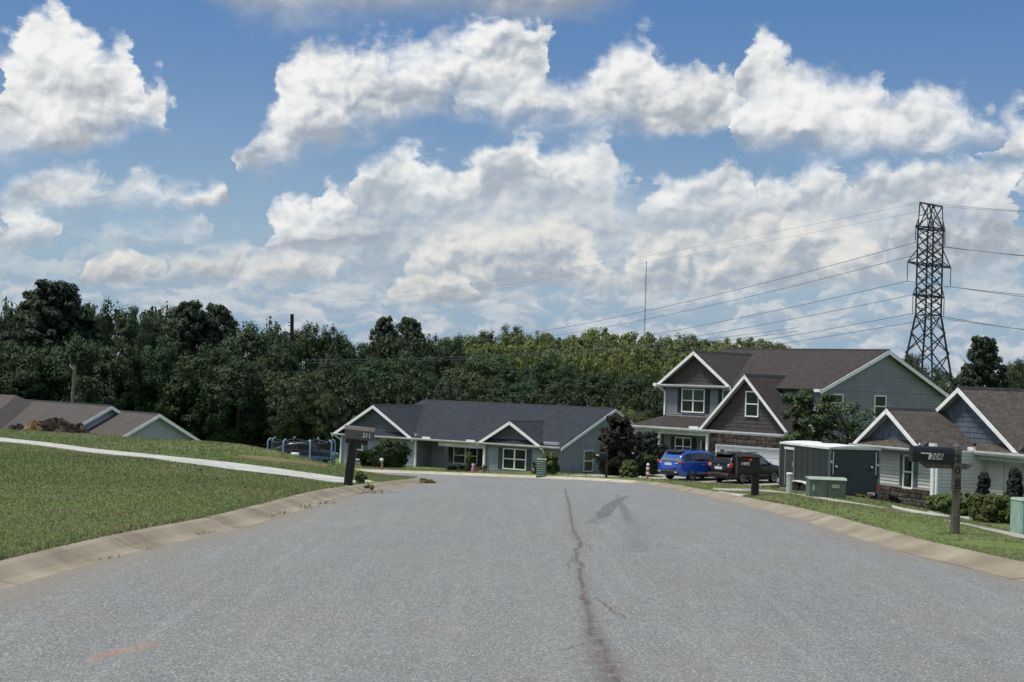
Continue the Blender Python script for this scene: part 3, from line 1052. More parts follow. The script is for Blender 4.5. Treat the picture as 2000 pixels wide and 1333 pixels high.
# ---- the street
rows = [-30.0, -20, -10, -4, 0, 3, 5.5, 7]
y_ = 8.0
while y_ < 75.2:
    rows.append(y_)
    y_ += max(0.028, 0.0034 * y_)
rows.append(75.2)
rows = np.array(rows)
tt = np.unique(np.concatenate([np.linspace(0, .46, 70), np.linspace(.46, .60, 130), np.linspace(.60, .78, 70), np.linspace(.78, 1, 30)]))
NC = len(tt)
RX = xl(rows)[:, None] + (xr(rows) - xl(rows))[:, None] * tt[None, :]
RY = np.repeat(rows[:, None], NC, 1)
crown = 0.045 * (1 - (2 * tt - 1) ** 2)
RZ = zr(RY) + crown[None, :] * np.clip(1 - (RY - 45) / 10, 0.2, 1) + 0.004


def pl_dist(pts, w):
    """distance from every street vertex to a polyline of photo pixels, over a half width w (number or list)"""
    P_ = [ghit(px, py, road=True) for px, py in pts]
    ws = w if isinstance(w, (list, tuple)) else [w] * len(P_)
    best = np.full(RX.shape, 9.0)
    for i in range(len(P_) - 1):
        a, b = np.array(P_[i][:2]), np.array(P_[i + 1][:2])
        ab = b - a
        t = np.clip(((RX - a[0]) * ab[0] + (RY - a[1]) * ab[1]) / (ab @ ab), 0, 1)
        d = np.hypot(RX - a[0] - t * ab[0], RY - a[1] - t * ab[1])
        best = np.minimum(best, d / (ws[i] + (ws[i + 1] - ws[i]) * t))
    return best


def fall(d, soft=0.5):
    return np.clip((1.0 - d) / soft, 0, 1)


rj = random.Random(12)


def jag(pts, n, amp):
    """a broken line through photo pixels, wandering sideways as cracks do"""
    out = []
    for i in range(len(pts) - 1):
        for k in range(n):
            t = k / n
            y = pts[i][1] + (pts[i + 1][1] - pts[i][1]) * t
            out.append((pts[i][0] + (pts[i + 1][0] - pts[i][0]) * t + rj.uniform(-1, 1) * amp * (y - 900) / 200.0, y))
    return out + [pts[-1]]


MAIN = [(1103, 956), (1108, 975), (1114, 1013), (1123, 1052), (1135, 1068), (1124, 1090), (1134, 1123), (1139, 1162), (1145, 1195), (1158, 1250), (1186, 1305), (1200, 1333), (1260, 1420)]
mj = jag(MAIN, 5, 4.5)
joint = fall(pl_dist(mj, [.022 + .022 * rj.random() for _ in mj]), 0.6)
joint = np.maximum(joint, 0.34 * fall(pl_dist(MAIN, [.06, .09, .10, .12, .10, .10, .08, .09, .10, .12, .14, .15, .15]), 0.95))
joint = np.maximum(joint, 0.72 * fall(pl_dist([(1145, 1175), (1158, 1250), (1178, 1305), (1190, 1333), (1240, 1420)], [.03, .12, .19, .22, .24]), 0.9))
for ln, w_ in (([(1166, 1178), (1180, 1192), (1197, 1206), (1222, 1220)], .020), ([(1093, 1284), (1120, 1276), (1138, 1270)], .016), ([(1124, 1090), (1112, 1108), (1108, 1122)], .014), ([(1135, 1068), (1150, 1074), (1160, 1086)], .013)):
    joint = np.maximum(joint, 0.85 * fall(pl_dist(jag(ln, 4, 4), w_), 0.6))
for a_, b_, q_ in ((610, 1130, 8), (1680, 1172, 12), (1745, 1211, 11), (1738, 1238, 9), (1808, 1240, 6), (1808, 1254, 6), (1616, 1142, 8), (288, 1234, 9), (250, 1236, 6), (20, 1240, 8)):
    joint = np.maximum(joint, 0.9 * fall(pl_dist([(a_ - q_, b_ - 1), (a_ + q_, b_ + 1)], [.012, .022]), 0.6))
skid = 0.75 * fall(pl_dist([(1226, 972), (1208, 981), (1190, 996), (1174, 1016)], [.07, .13, .15, .13]), 0.3)
skid = np.maximum(skid, 0.5 * fall(pl_dist([(1180, 1005), (1170, 1018), (1160, 1030)], [.19, .2, .2]), 0.8))
skid = np.maximum(skid, 0.60 * fall(pl_dist([(1204, 970), (1213, 988), (1221, 1006), (1230, 1028)], [.045, .075, .09, .10]), 0.5))
skid = np.maximum(skid, 0.28 * fall(pl_dist([(1218, 1000), (1238, 1040), (1250, 1085)], [.14, .22, .22]), 0.8))
clay = 0.75 * fall(pl_dist([(165, 1302), (205, 1288), (250, 1278), (298, 1266)], [.03, .10, .12, .07]), 0.95)
dl = RX - xl(RY)
dr = xr(RY) - RX
silt = np.clip(1 - dl / 0.9, 0, 1) ** 1.5 * (RY < 55) + 0.8 * np.clip(1 - dr / 0.7, 0, 1) ** 1.5
nr = len(rows)
idx = np.arange(nr * NC).reshape(nr, NC)
fq = np.stack([idx[:-1, :-1].ravel(), idx[:-1, 1:].ravel(), idx[1:, 1:].ravel(), idx[1:, :-1].ravel()], 1)
road = np_mesh('road', np.stack([RX.ravel(), RY.ravel(), RZ.ravel()], 1), fq, M['asphalt'], smooth=True,
               attrs={'joint': joint, 'skid': skid, 'clay': clay, 'silt': silt})
road['kind'] = 'structure'


# ---- rolled kerbs, cast in three metre lengths
PROF = [(-0.03, -0.10), (-0.02, 0.008), (0.08, 0.014), (0.18, 0.034), (0.28, 0.080), (0.35, 0.112), (0.42, 0.124), (0.49, 0.120), (0.51, 0.095), (0.51, -0.30)]


def resample(path, step):
    seg = np.hypot(*np.diff(path, axis=0).T)
    L = np.concatenate([[0], np.cumsum(seg)])
    n = max(2, int(L[-1] / step) + 1)
    q = np.linspace(0, L[-1], n)
    return np.stack([np.interp(q, L, path[:, 0]), np.interp(q, L, path[:, 1])], 1)


def kerb_run(path, side, name, mat, far_mat):
    root = empty(name, (0, 0, 0), kind='structure')
    pts = resample(path, 0.38)
    per = 8
    for k in range(0, len(pts) - 1, per):
        sub = pts[k:k + per + 1]
        if len(sub) < 2 or sub[-1][1] < 2:
            continue
        vs = []
        dz, tw = random.uniform(-.006, .006), random.uniform(-.02, .02)
        m_ = len(PROF)
        for i, p in enumerate(sub):
            a, b = pts[max(k + i - 1, 0)], pts[min(k + i + 1, len(pts) - 1)]
            t = (b - a) / (np.linalg.norm(b - a) + 1e-9)
            nrm = np.array((-t[1], t[0])) * side
            sh = 0.006 if i == 0 else (-0.006 if i == len(sub) - 1 else 0.0)
            for (s_, h_) in PROF:
                q = p + nrm * (s_ + tw * 0.3) + t * sh
                vs.append((q[0], q[1], float(zr(p[1])) + h_ + dz))
        fs = []
        n_ = len(sub)
        for i in range(n_ - 1):
            for j in range(m_ - 1):
                fs.append((i * m_ + j, i * m_ + j + 1, (i + 1) * m_ + j + 1, (i + 1) * m_ + j))
        fs.append(tuple(range(m_)))
        fs.append(tuple(range((n_ - 1) * m_, n_ * m_))[::-1])
        MB().add(vs, fs).build('kerb_segment', far_mat if sub[0][1] > 66 else mat, root, smooth=False)
    return root


kerb_run(LPATH, 1, 'left_kerb', M['kerb'], M['kerb'])
kerb_run(RPATH, -1, 'right_kerb', M['kerb'], M['kerb_pale'])


# ---- concrete strips laid on the grass, slab by slab
def strip(name, A, B, mat, n_slab, lift=0.03, piece='slab', sub=4):
    """A, B: matching edge polylines in plan"""
    root = empty(name, (0, 0, 0), kind='structure')
    A, B = np.array(A, float), np.array(B, float)

    def res(Pn, n):
        seg = np.hypot(*np.diff(Pn[:, :2], axis=0).T)
        L = np.concatenate([[0], np.cumsum(seg)])
        q = np.linspace(0, L[-1], n)
        return np.stack([np.interp(q, L, Pn[:, 0]), np.interp(q, L, Pn[:, 1])], 1)
    a, b = res(A, n_slab * sub + 1), res(B, n_slab * sub + 1)
    for k in range(n_slab):
        vs, fs = [], []
        dz = lift + random.uniform(-.006, .006)
        W_ = 5
        for i in range(sub + 1):
            g = 0.0
            p, q = a[k * sub + i], b[k * sub + i]
            if i in (0, sub):
                j2 = k * sub + (1 if i == 0 else sub - 1)
                g = 0.012 / max(0.05, np.linalg.norm(a[j2] - p))
                p = p + (a[j2] - p) * g
                q = q + (b[j2] - q) * g
            for w in range(W_):
                t = w / (W_ - 1)
                x, y = p + (q - p) * t
                z = gz(x, y) + dz
                vs.append((x, y, z))
        nv = len(vs)
        vs += [(x, y, z - 0.12) for x, y, z in vs]
        for i in range(sub):
            for w in range(W_ - 1):
                o_ = i * W_ + w
                fs.append((o_, o_ + 1, o_ + W_ + 1, o_ + W_))
        rim = [w for w in range(W_)] + [i * W_ + W_ - 1 for i in range(1, sub + 1)] + [sub * W_ + w for w in range(W_ - 2, -1, -1)] + [i * W_ for i in range(sub - 1, 0, -1)]
        for i in range(len(rim)):
            p, q = rim[i], rim[(i + 1) % len(rim)]
            fs.append((p, q, q + nv, p + nv))
        MB().add(vs, fs).build(piece, mat, root)
    return root


def hits(pts):
    return [tuple(ghit(px, py)[:2]) for px, py in pts]


DRIVE_UP = [(-60, 853), (0, 856), (180, 878), (360, 896), (540, 916), (666, 934), (752, 947)]
DRIVE_LO = [(-60, 860), (0, 864), (180, 886), (337, 903), (472, 921), (585, 933), (666, 945), (726, 957)]
drive_a, drive_b = hits(DRIVE_UP), hits(DRIVE_LO)
strip('driveway', drive_a, drive_b, M['concrete'], 7)


def off_path(path, d, y0, y1):
    out = []
    for i, p in enumerate(path):
        a, b = path[max(i - 1, 0)], path[min(i + 1, len(path) - 1)]
        t = (b - a) / (np.linalg.norm(b - a) + 1e-9)
        out.append(p + np.array((t[1], -t[0])) * d)
    out = np.array(out)
    return out[(path[:, 1] >= y0) & (path[:, 1] <= y1)]


strip('sidewalk', off_path(RPATH, 2.45, 21.5, 75.3)[::2], off_path(RPATH, 3.45, 21.5, 75.3)[::2], M['concrete_walk'], 34, lift=0.015)

# ================================================================= houses
def slab_obj(name, pts, thick, mat, parent, uv=None):
    """flat roof plane: pts counter-clockwise seen from above, first edge along the eave"""
    P_ = [Vector(p) for p in pts]
    n = (P_[1] - P_[0]).cross(P_[2] - P_[0]).normalized()
    if n.z < 0:
        n = -n
    N_ = len(P_)
    vs = P_ + [p - n * thick for p in P_]
    o = MB()
    o.add(vs, [tuple(range(N_)), tuple(range(2 * N_ - 1, N_ - 1, -1))] + [(i, i + N_, (i + 1) % N_ + N_, (i + 1) % N_) for i in range(N_)])
    ob = o.build(name, mat, parent)
    me = ob.data
    uvl = me.uv_layers.new(name='UVMap')
    ex = (P_[1] - P_[0]).normalized()
    ey = n.cross(ex)
    for lp in me.loops:
        q = me.vertices[lp.vertex_index].co - P_[0]
        uvl.data[lp.index].uv = (q.dot(ex), q.dot(ey))
    return ob


class House:
    def __init__(s, name, O, az_r, ground, label, cat='house'):
        a = radians(az_r)
        s.r = Vector((sin(a), cos(a), 0))
        s.b = Vector((-cos(a), sin(a), 0))
        s.O = Vector((O.x, O.y, 0))
        s.z0 = ground
        s.root = empty(name, (O.x, O.y, ground), pi / 2 - a, label, cat)

    # sight-line helpers: photo pixel -> house coordinates
    def f(s, px, py, v=0.0):
        k = at(px, py, 1.0) - Vector((0, 0, CAM_H))
        C = Vector((0, 0, CAM_H))
        t = ((s.O - C).dot(s.b) + v) / k.dot(s.b)
        p = C + k * t
        return (p - s.O).dot(s.r), p.z - s.z0

    def g(s, px, py, u):
        k = at(px, py, 1.0) - Vector((0, 0, CAM_H))
        C = Vector((0, 0, CAM_H))
        t = ((s.O - C).dot(s.r) + u) / k.dot(s.r)
        p = C + k * t
        return (p - s.O).dot(s.b), p.z - s.z0

    def z(s, w):
        return w - s.z0

    @staticmethod
    def q(ax, pl, a, z, off):
        return (a, pl - off, z) if ax == 'f' else (pl + off, a, z)

    def bx(s, m, ax, pl, a0, a1, z0, z1, o0, o1):
        c = s.q(ax, pl, (a0 + a1) / 2, (z0 + z1) / 2, (o0 + o1) / 2)
        sz = (abs(a1 - a0), abs(o1 - o0), abs(z1 - z0)) if ax == 'f' else (abs(o1 - o0), abs(a1 - a0), abs(z1 - z0))
        m.box(c, sz)
        return m

    def siding(s, ax, pl, poly, mat, course=0.16, lap=0.030, name='wall'):
        """lapped boards clipped to a convex outline (list of (a, z)), one continuous sheet"""
        zs = [p[1] for p in poly]
        zlo, zhi = min(zs), max(zs)

        def span(z):
            xs = []
            n = len(poly)
            for i in range(n):
                (a0, z0), (a1, z1) = poly[i], poly[(i + 1) % n]
                if abs(z1 - z0) < 1e-9:
                    if abs(z - z0) < 1e-6:
                        xs += [a0, a1]
                    continue
                t = (z - z0) / (z1 - z0)
                if -1e-6 <= t <= 1 + 1e-6:
                    xs.append(a0 + t * (a1 - a0))
            return min(xs), max(xs)
        lev = sorted(set([zlo, zhi] + zs + list(np.arange(zlo + course, zhi - 0.02, course))))
        vs, fs = [], []
        gap = min(0.018, course * .14)
        for i in range(len(lev) - 1):
            l0, r0 = span(lev[i] + 1e-5)
            l1, r1 = span(lev[i + 1] - 1e-5)
            k = len(vs)
            g0 = lev[i] + (gap if i > 0 and lev[i + 1] - lev[i] > 3 * gap else 0)
            lg, rg = span(g0 + 1e-5)
            # shadow gap under the board above, then the board itself
            vs += [s.q(ax, pl, l0, lev[i], -.004), s.q(ax, pl, r0, lev[i], -.004), s.q(ax, pl, rg, g0, -.004), s.q(ax, pl, lg, g0, -.004),
                   s.q(ax, pl, lg, g0, lap), s.q(ax, pl, rg, g0, lap), s.q(ax, pl, r1, lev[i + 1], 0.004), s.q(ax, pl, l1, lev[i + 1], 0.004)]
            if g0 > lev[i]:
                fs.append((k, k + 1, k + 2, k + 3))
            fs.append((k + 3, k + 2, k + 5, k + 4))
            fs.append((k + 4, k + 5, k + 6, k + 7))
            if i > 0:
                fs.append((k - 1, k - 2, k + 1, k))
        b0, b1 = span(zlo + 1e-5)
        k = len(vs)
        # the sheathing behind gives the wall its thickness
        pts = [s.q(ax, pl, a, z, -0.14) for a, z in poly]
        vs += pts
        fs.append(tuple(range(k, k + len(pts))))
        m = MB()
        m.add(vs, fs)
        return m.build(name, mat, s.root)

    def shakes(s, ax, pl, poly, mat, name='gable_shingles'):
        return s.siding(ax, pl, poly, mat, course=0.24, lap=0.020, name=name)

    def window(s, ax, pl, a0, a1, z0, z1, cols=1, glass='glass', glass_low=None, shutters=None, sw=0.38, rail=0.5):
        m = MB()
        c = 0.075
        s.bx(m, ax, pl, a0, a1, z1 - c, z1, 0.005, 0.095)
        s.bx(m, ax, pl, a0, a1, z0, z0 + c, 0.005, 0.10)
        s.bx(m, ax, pl, a0, a0 + c, z0 + c, z1 - c, 0.005, 0.093)
        s.bx(m, ax, pl, a1 - c, a1, z0 + c, z1 - c, 0.005, 0.093)
        w = (a1 - a0 - 2 * c)
        for i in range(1, cols):
            x = a0 + c + w * i / cols
            s.bx(m, ax, pl, x - 0.055, x + 0.055, z0 + c, z1 - c, 0.005, 0.089)
        zr_ = z0 + (z1 - z0) * rail
        s.bx(m, ax, pl, a0 + c, a1 - c, zr_ - 0.035, zr_ + 0.035, 0.005, 0.083)
        win = m.build('window', M['white_trim'], s.root)
        for i in range(cols):
            x0, x1 = a0 + c + w * i / cols, a0 + c + w * (i + 1) / cols
            for lo, hi, gl, of in ((z0 + c, zr_, glass_low or 'glass', 0.046), (zr_, z1 - c, glass, 0.056)):
                p = MB()
                s.bx(p, ax, pl, x0 + 0.01, x1 - 0.01, lo + 0.01, hi - 0.01, 0.032, of)
                p.build('pane', M[gl], win)
        if shutters:
            for x0, x1 in ((a0 - sw - 0.02, a0 - 0.02), (a1 + 0.02, a1 + sw + 0.02)):
                h = MB()
                s.bx(h, ax, pl, x0, x1, z0, z1, 0.004, 0.055)
                n = int((z1 - z0) / 0.09)
                for k in range(n):
                    zz = z0 + 0.05 + (z1 - z0 - 0.1) * (k + .5) / n
                    s.bx(h, ax, pl, x0 + 0.05, x1 - 0.05, zz - 0.022, zz + 0.022, 0.050, 0.067)
                h.build('shutter', M[shutters], s.root, kind='stuff')
        return win

    def gutter(s, a0, a1, v, z, h=0.14):
        m = MB()
        m.prism([(a0, v, z), (a0, v + .12, z), (a0, v + .12, z - h), (a0, v + .03, z - h), (a0, v - .02, z - h * .45), (a0, v - .02, z)], (a1 - a0, 0, 0))
        return m.build('gutter', M['gutter'], s.root)

    def gable(s, pk, half, zeave, v0, v1, mat, barge='white_trim', thick=0.10, over_h=0.21, zpk=None, right=True, left=True):
        """pitched roof whose ridge runs back from the front at v0 to v1; pk = ridge position along the front"""
        for sg, on in ((-1, left), (1, right)):
            if not on:
                continue
            e = pk + sg * half
            pts = [(e, v0, zeave), (e, v1, zeave), (pk, v1, zpk), (pk, v0, zpk)]
            if sg < 0:
                pts = [pts[1], pts[0], pts[3], pts[2]]
            slab_obj('roof', pts, thick, mat, s.root)
            d = Vector((e - pk, 0, zeave - zpk))
            nrm = Vector((-(zeave - zpk), 0, e - pk)).normalized()
            if nrm.z < 0:
                nrm = -nrm
            dn = -nrm
            t0 = dn * (thick * 0.35)
            p, q = Vector((pk, v0, zpk)) + t0, Vector((e, v0, zeave)) + t0
            k = over_h
            b = MB().prism([p, q, q + Vector((0, 0, -k)), p + Vector((0, 0, -k - 0.02))], (0, -0.045, 0))
            b.build('barge_board', M[barge], s.root)
            # soffit under the overhang
            so = thick + 0.012
            p, q = Vector((pk, v0, zpk)) + dn * so, Vector((e, v0, zeave)) + dn * so
            MB().prism([p, q, q + dn * .02, p + dn * .02], (0, 0.42, 0)).build('soffit', M['soffit'], s.root)
        c = MB()
        w = 0.16
        sl = (zpk - zeave) / half
        c.add([(pk - w, v0 - .01, zpk - w * sl + .02), (pk, v0 - .01, zpk + .028), (pk + w, v0 - .01, zpk - w * sl + .02),
               (pk - w, v1, zpk - w * sl + .02), (pk, v1, zpk + .028), (pk + w, v1, zpk - w * sl + .02)], [(0, 1, 4, 3), (1, 2, 5, 4)])
        c.build('ridge_cap', M['roof_edge'] if mat is not M['roof_right'] else M['roof_edge'], s.root)

    def downspout(s, a, v, z0, z1, ax='f'):
        m = MB().b2(a - .045, a + .045, v - .07, v - .01, z0 + .15, z1)
        m.beam((a, v - .05, z0 + .18), (a + .05, v - .28, z0 + .03), .08)
        return m.build('downspout', M['white_trim'], s.root)


STONES = []
for k in range(5):
    rr = random.Random(40 + k)
    me_ = MB().box((0, 0, 0), (1, 1, 1), bev=0.0)
    bm_ = bmesh.new()
    bmesh.ops.create_cube(bm_, size=1.0)
    bmesh.ops.bevel(bm_, geom=list(bm_.edges), offset=0.14, segments=1, affect='EDGES')
    for v_ in bm_.verts:
        v_.co += Vector((rr.uniform(-.06, .06), rr.uniform(-.08, .08), rr.uniform(-.07, .07)))
    me_ = bpy.data.meshes.new('stone')
    bm_.to_mesh(me_)
    bm_.free()
    STONES.append(me_)


def stone_field(parent, x0, x1, z0, z1, v, hole=None, row=(0.13, 0.26), wid=(0.20, 0.46)):
    """irregular stones laid in courses on a front wall, each its own piece"""
    rr = random.Random(5)
    z = z0
    base = [me for me in STONES]
    mats = M['concrete_stone']
    lib = {}
    while z < z1 - 0.05:
        h = min(rr.uniform(*row), z1 - z)
        x = x0
        while x < x1 - 0.04:
            w = min(rr.uniform(*wid), x1 - x)
            if x1 - x - w < 0.1:
                w = x1 - x
            mid = (x + w / 2, z + h / 2)
            if not (hole and hole[0] < mid[0] < hole[1] and mid[1] < hole[2]):
                mi = rr.choices(range(4), (4, 4, 2, 3))[0]
                ki = rr.randrange(5)
                if (ki, mi) not in lib:
                    me = base[ki].copy()
                    me.materials.append(mats[mi])
                    lib[(ki, mi)] = me
                o = bpy.data.objects.new('stone', lib[(ki, mi)])
                COL.objects.link(o)
                o.parent = parent
                ww = w
                if hole and mid[1] < hole[2]:
                    if mid[0] < hole[0]:
                        ww = min(w, hole[0] - x)
                o.location = (x + ww / 2, v - rr.uniform(.02, .05), z + h / 2)
                o.scale = (ww - 0.025, 0.12, h - 0.022)
                o.rotation_euler = (0, rr.uniform(-.05, .05), 0)
            x += w
        z += h


def pent(h, a0, a1, v_wall, v_out, z_low, z_high, mat):
    slab_obj('roof', [(a0, v_out, z_low), (a1, v_out, z_low), (a1, v_wall, z_high), (a0, v_wall, z_high)], 0.06, mat, h.root)


# ---------------------------------------------------------------- grey-blue single-storey house straight ahead
H1 = House('grey_house', at(668, 905, 106), 180 - 57, -4.75, 'grey blue single-storey house with charcoal roof straight ahead at the end of the street')
Z1 = H1.z
zb = 0.0
eave, ridge, vr = Z1(-2.28), Z1(0.36), 6.9
U1 = 18.55
UM = H1.f(826, 781, 6.9)[0]
# main roof, ridge along the front
sl = (ridge - eave) / (vr + 0.4)
slab_obj('roof', [(UM, -0.4, eave), (U1 + .45, -0.4, eave), (U1 + .45, vr, ridge), (UM, vr, ridge)], 0.10, M['roof_dark'], H1.root)
slab_obj('roof', [(U1 + .45, 2 * vr + .4, eave), (UM, 2 * vr + .4, eave), (UM, vr, ridge), (U1 + .45, vr, ridge)], 0.10, M['roof_dark'], H1.root)
for va, za, vb, zb_ in ((-0.4, eave, vr, ridge), (vr, ridge, 2 * vr + .4, eave)):
    MB().prism([(U1 + .45, va, za - .05), (U1 + .45, vb, zb_ - .05), (U1 + .45, vb, zb_ - .27), (U1 + .45, va, za - .25)], (0.045, 0, 0)).build('barge_board', M['white_trim'], H1.root)
    MB().prism([(U1 + .45, va, za - .125), (U1 + .45, vb, zb_ - .125), (U1 + .45, vb, zb_ - .145), (U1 + .45, va, za - .145)], (-.42, 0, 0)).build('soffit', M['soffit'], H1.root)
MB().add([(UM, vr - .16, ridge - .05), (UM, vr, ridge + .03), (UM, vr + .16, ridge - .05), (U1 + .46, vr - .16, ridge - .05), (U1 + .46, vr, ridge + .03), (U1 + .46, vr + .16, ridge - .05)],
         [(0, 1, 4, 3), (1, 2, 5, 4)]).build('ridge_cap', M['roof_edge'], H1.root)
# right gable wall
H1.siding('r', U1, [(0.0, 0), (2 * vr, 0), (2 * vr, eave - .05), (vr, ridge - .16), (0.0, eave - .05)], M['side_blue'])
# left gable wing
g_pk, g_half = 3.03, 3.75
H1.gable(g_pk, g_half, eave - .02, -0.42, 9.5, M['roof_dark'], zpk=Z1(-0.03))
H1.shakes('f', 0.0, [(-0.35, eave + .30), (6.4, eave + .30), (g_pk, Z1(-0.17))], M['shake_slate'])
H1.siding('f', 0.0, [(-0.06, 0), (6.72, 0), (6.72, eave + .3), (-0.06, eave + .3)], M['side_blue'])
pent(H1, -0.45, 6.5, 0.0, -0.36, eave + .02, eave + .36, M['roof_dark'])
H1.siding('r', 6.72, [(0.0, 0), (1.9, 0), (1.9, eave), (0, eave)], M['side_blue'], name='wall')
# porch back wall, right bay
H1.siding('f', 1.9, [(6.72, 0), (12.8, 0), (12.8, eave), (6.72, eave)], M['side_blue'])
H1.siding('f', 0.0, [(12.80, 0), (U1, 0), (U1, eave + .3), (12.80, eave + .3)], M['side_blue'])
g2_pk, g2_half = 14.88, 2.66
H1.gable(g2_pk, g2_half, eave - .02, -0.42, 4.4, M['roof_dark'], zpk=Z1(-0.68))
H1.shakes('f', -0.01, [(12.55, eave + .30), (17.2, eave + .30), (g2_pk, Z1(-0.83))], M['shake_slate'])
pent(H1, 12.4, 17.35, 0.0, -0.36, eave + .02, eave + .36, M['roof_dark'])
H1.gutter(-0.75, U1 + .40, -0.52, eave + .02)
MB().b2(8.9, 12.85, -0.30, -0.08, eave - .42, eave - .14).build('porch_beam', M['gutter'], H1.root)
MB().b2(12.68, 12.84, -0.28, -0.12, 0.05, eave - .42).build('porch_post', M['white_trim'], H1.root)
MB().b2(6.66, 6.80, -0.09, 0.05, 0.0, eave - .12).build('corner_board', M['white_trim'], H1.root)
MB().b2(-0.13, 0.0, -0.09, 0.05, 0.0, eave - .12).build('corner_board', M['white_trim'], H1.root)
d_ = MB().b2(-0.10, 0.0, -0.19, -0.10, 0.05, eave - .45)
d_.beam((-0.05, -0.15, eave - .45), (-0.42, -0.44, eave - .15), .09)
d_.build('downspout', M['white_trim'], H1.root)
d_ = MB().b2(17.46, 17.56, -0.10, -0.02, 0.1, eave - .5)
d_.beam((17.51, -0.06, eave - .5), (17.55, -0.44, eave - .15), .09)
d_.build('downspout', M['white_trim'], H1.root)
MB().b2(7.6, 8.3, -0.50, -0.44, eave + .0, eave + .16).build('gutter_end', M['white_trim'], H1.root)
MB().b2(11.4, 12.1, -0.50, -0.44, eave + .0, eave + .14).build('gutter_end', M['white_trim'], H1.root)
MB().b2(-0.1, U1, -0.04, 0.02, 0.0, 0.28).build('foundation', M['mortar'], H1.root)
# windows
a0, z1_ = H1.f(984, 875)
a1, z0_ = H1.f(1028, 919.5)
H1.window('f', 0.0, a0, a1, z0_, z1_, cols=2, shutters='shutter_teal')
a0, z1_ = H1.f(887, 872, 1.9)
a1, z0_ = H1.f(933, 909, 1.9)
H1.window('f', 1.9, a0, a1, z0_, z1_, cols=2, shutters='shutter_dark', sw=0.42)
a1, z1_ = H1.f(786, 865)
H1.window('f', 0.0, a1 - 1.0, a1, z1_ - 1.5, z1_, shutters='shutter_teal')
a1, z1_ = H1.f(710, 859)
H1.window('f', 0.0, a1 - 1.0, a1, z1_ - 1.5, z1_, shutters='shutter_slate')
v0_, z1_ = H1.g(1139, 880, U1)
v1_, z0_ = H1.g(1156, 921, U1)
H1.window('r', U1, v0_, v1_, z0_, z1_, glass='glass_blind')
a0, z0_ = H1.f(946, 908, 1.9)
MB().b2(a0, a0 + 0.42, 1.80, 1.87, 0.2, 2.2).build('front_door', M['door_dark'], H1.root)
MB().b2(6.8, 12.7, -0.2, 1.9, -0.1, 0.14).build('porch_floor', M['concrete_walk'], H1.root)

# ---------------------------------------------------------------- brown-roofed two-storey house
H2 = House('two_storey_house', at(1545, 950, 85), 180 - 41, -3.80, 'two-storey grey house with brown gables, stone garage front and white garage door')
Z2 = H2.z
VF = 2.0
eave, ridge, vr = Z2(2.14), Z2(4.80), 8.5
UL, UR = -12.15, 0.42
VB = 2 * vr - VF
slab_obj('roof', [(UL - .55, VF - .42, eave), (UR + .32, VF - .42, eave), (UR + .32, vr, ridge), (UL - .55, vr, ridge)], 0.11, M['roof_brown'], H2.root)
slab_obj('roof', [(UR + .32, VB + .42, eave), (UL - .55, VB + .42, eave), (UL - .55, vr, ridge), (UR + .32, vr, ridge)], 0.11, M['roof_brown'], H2.root)
for va, za, vb, zb_ in ((VF - .42, eave, vr, ridge), (vr, ridge, VB + .42, eave)):
    MB().prism([(UR + .32, va, za - .05), (UR + .32, vb, zb_ - .05), (UR + .32, vb, zb_ - .30), (UR + .32, va, za - .28)], (0.045, 0, 0)).build('barge_board', M['white_trim'], H2.root)
    MB().prism([(UR + .32, va, za - .13), (UR + .32, vb, zb_ - .13), (UR + .32, vb, zb_ - .15), (UR + .32, va, za - .15)], (-.30, 0, 0)).build('soffit', M['soffit'], H2.root)
MB().add([(UL - .5, vr - .18, ridge - .05), (UL - .5, vr, ridge + .04), (UL - .5, vr + .18, ridge - .05), (UR + .33, vr - .18, ridge - .05), (UR + .33, vr, ridge + .04), (UR + .33, vr + .18, ridge - .05)],
         [(0, 1, 4, 3), (1, 2, 5, 4)]).build('ridge_cap', M['roof_edge'], H2.root)
H2.siding('r', UR, [(VF, 0), (VB, 0), (VB, eave - .06), (vr, ridge - .18), (VF, eave - .06)], M['side_grey'])
H2.siding('r', UL, [(VF, 0), (VB, 0), (VB, eave - .06), (vr, ridge - .18), (VF, eave - .06)][::-1], M['side_grey'])
MB().b2(UR + .0, UR + .32, VB + .25, VB + .45, eave - .55, eave - .12).build('eave_return', M['soffit'], H2.root)
MB().b2(UR - .1, UR + .34, VF - .52, VF - .30, eave - .16, eave + .02).build('gutter_end', M['white_trim'], H2.root)
H2.siding('f', VF, [(UL, 0), (UR, 0), (UR, eave), (UL, eave)], M['side_grey'])
# front gable over the bedroom
pk, half = -9.38, 3.28
H2.gable(pk, half, eave - .02, VF - .45, VF + 6.2, M['roof_brown'], zpk=Z2(4.40))
H2.shakes('f', VF - .01, [(pk - half + .35, eave + .06), (pk + half - .35, eave + .06), (pk, Z2(4.20))], M['shake_brown'])
H2.gutter(UL - .55, -6.2, VF - .55, eave + .03, 0.17)
MB().b2(UL - .62, UL - .35, VF - .58, VF - .30, eave - .12, eave + .08).build('gutter_end', M['white_trim'], H2.root)
d_ = MB().b2(UL - .03, UL + .09, VF - .11, VF - .02, Z2(0.12), eave - .45)
d_.beam((UL + .03, VF - .06, eave - .45), (UL - .3, VF - .5, eave - .12), .10)
d_.build('downspout', M['white_trim'], H2.root)
a0, z1_ = H2.f(1333.5, 759, VF)
a1, z0_ = H2.f(1377, 807.5, VF)
H2.window('f', VF, a0, a1, z0_, z1_, cols=2, glass='glass_blind', shutters='shutter_dark', sw=0.36)
a0, z1_ = H2.f(1413, 761, VF)
H2.window('f', VF, a0, a0 + 1.0, z1_ - 1.5, z1_, glass='glass_blind', shutters='shutter_dark', sw=0.36)
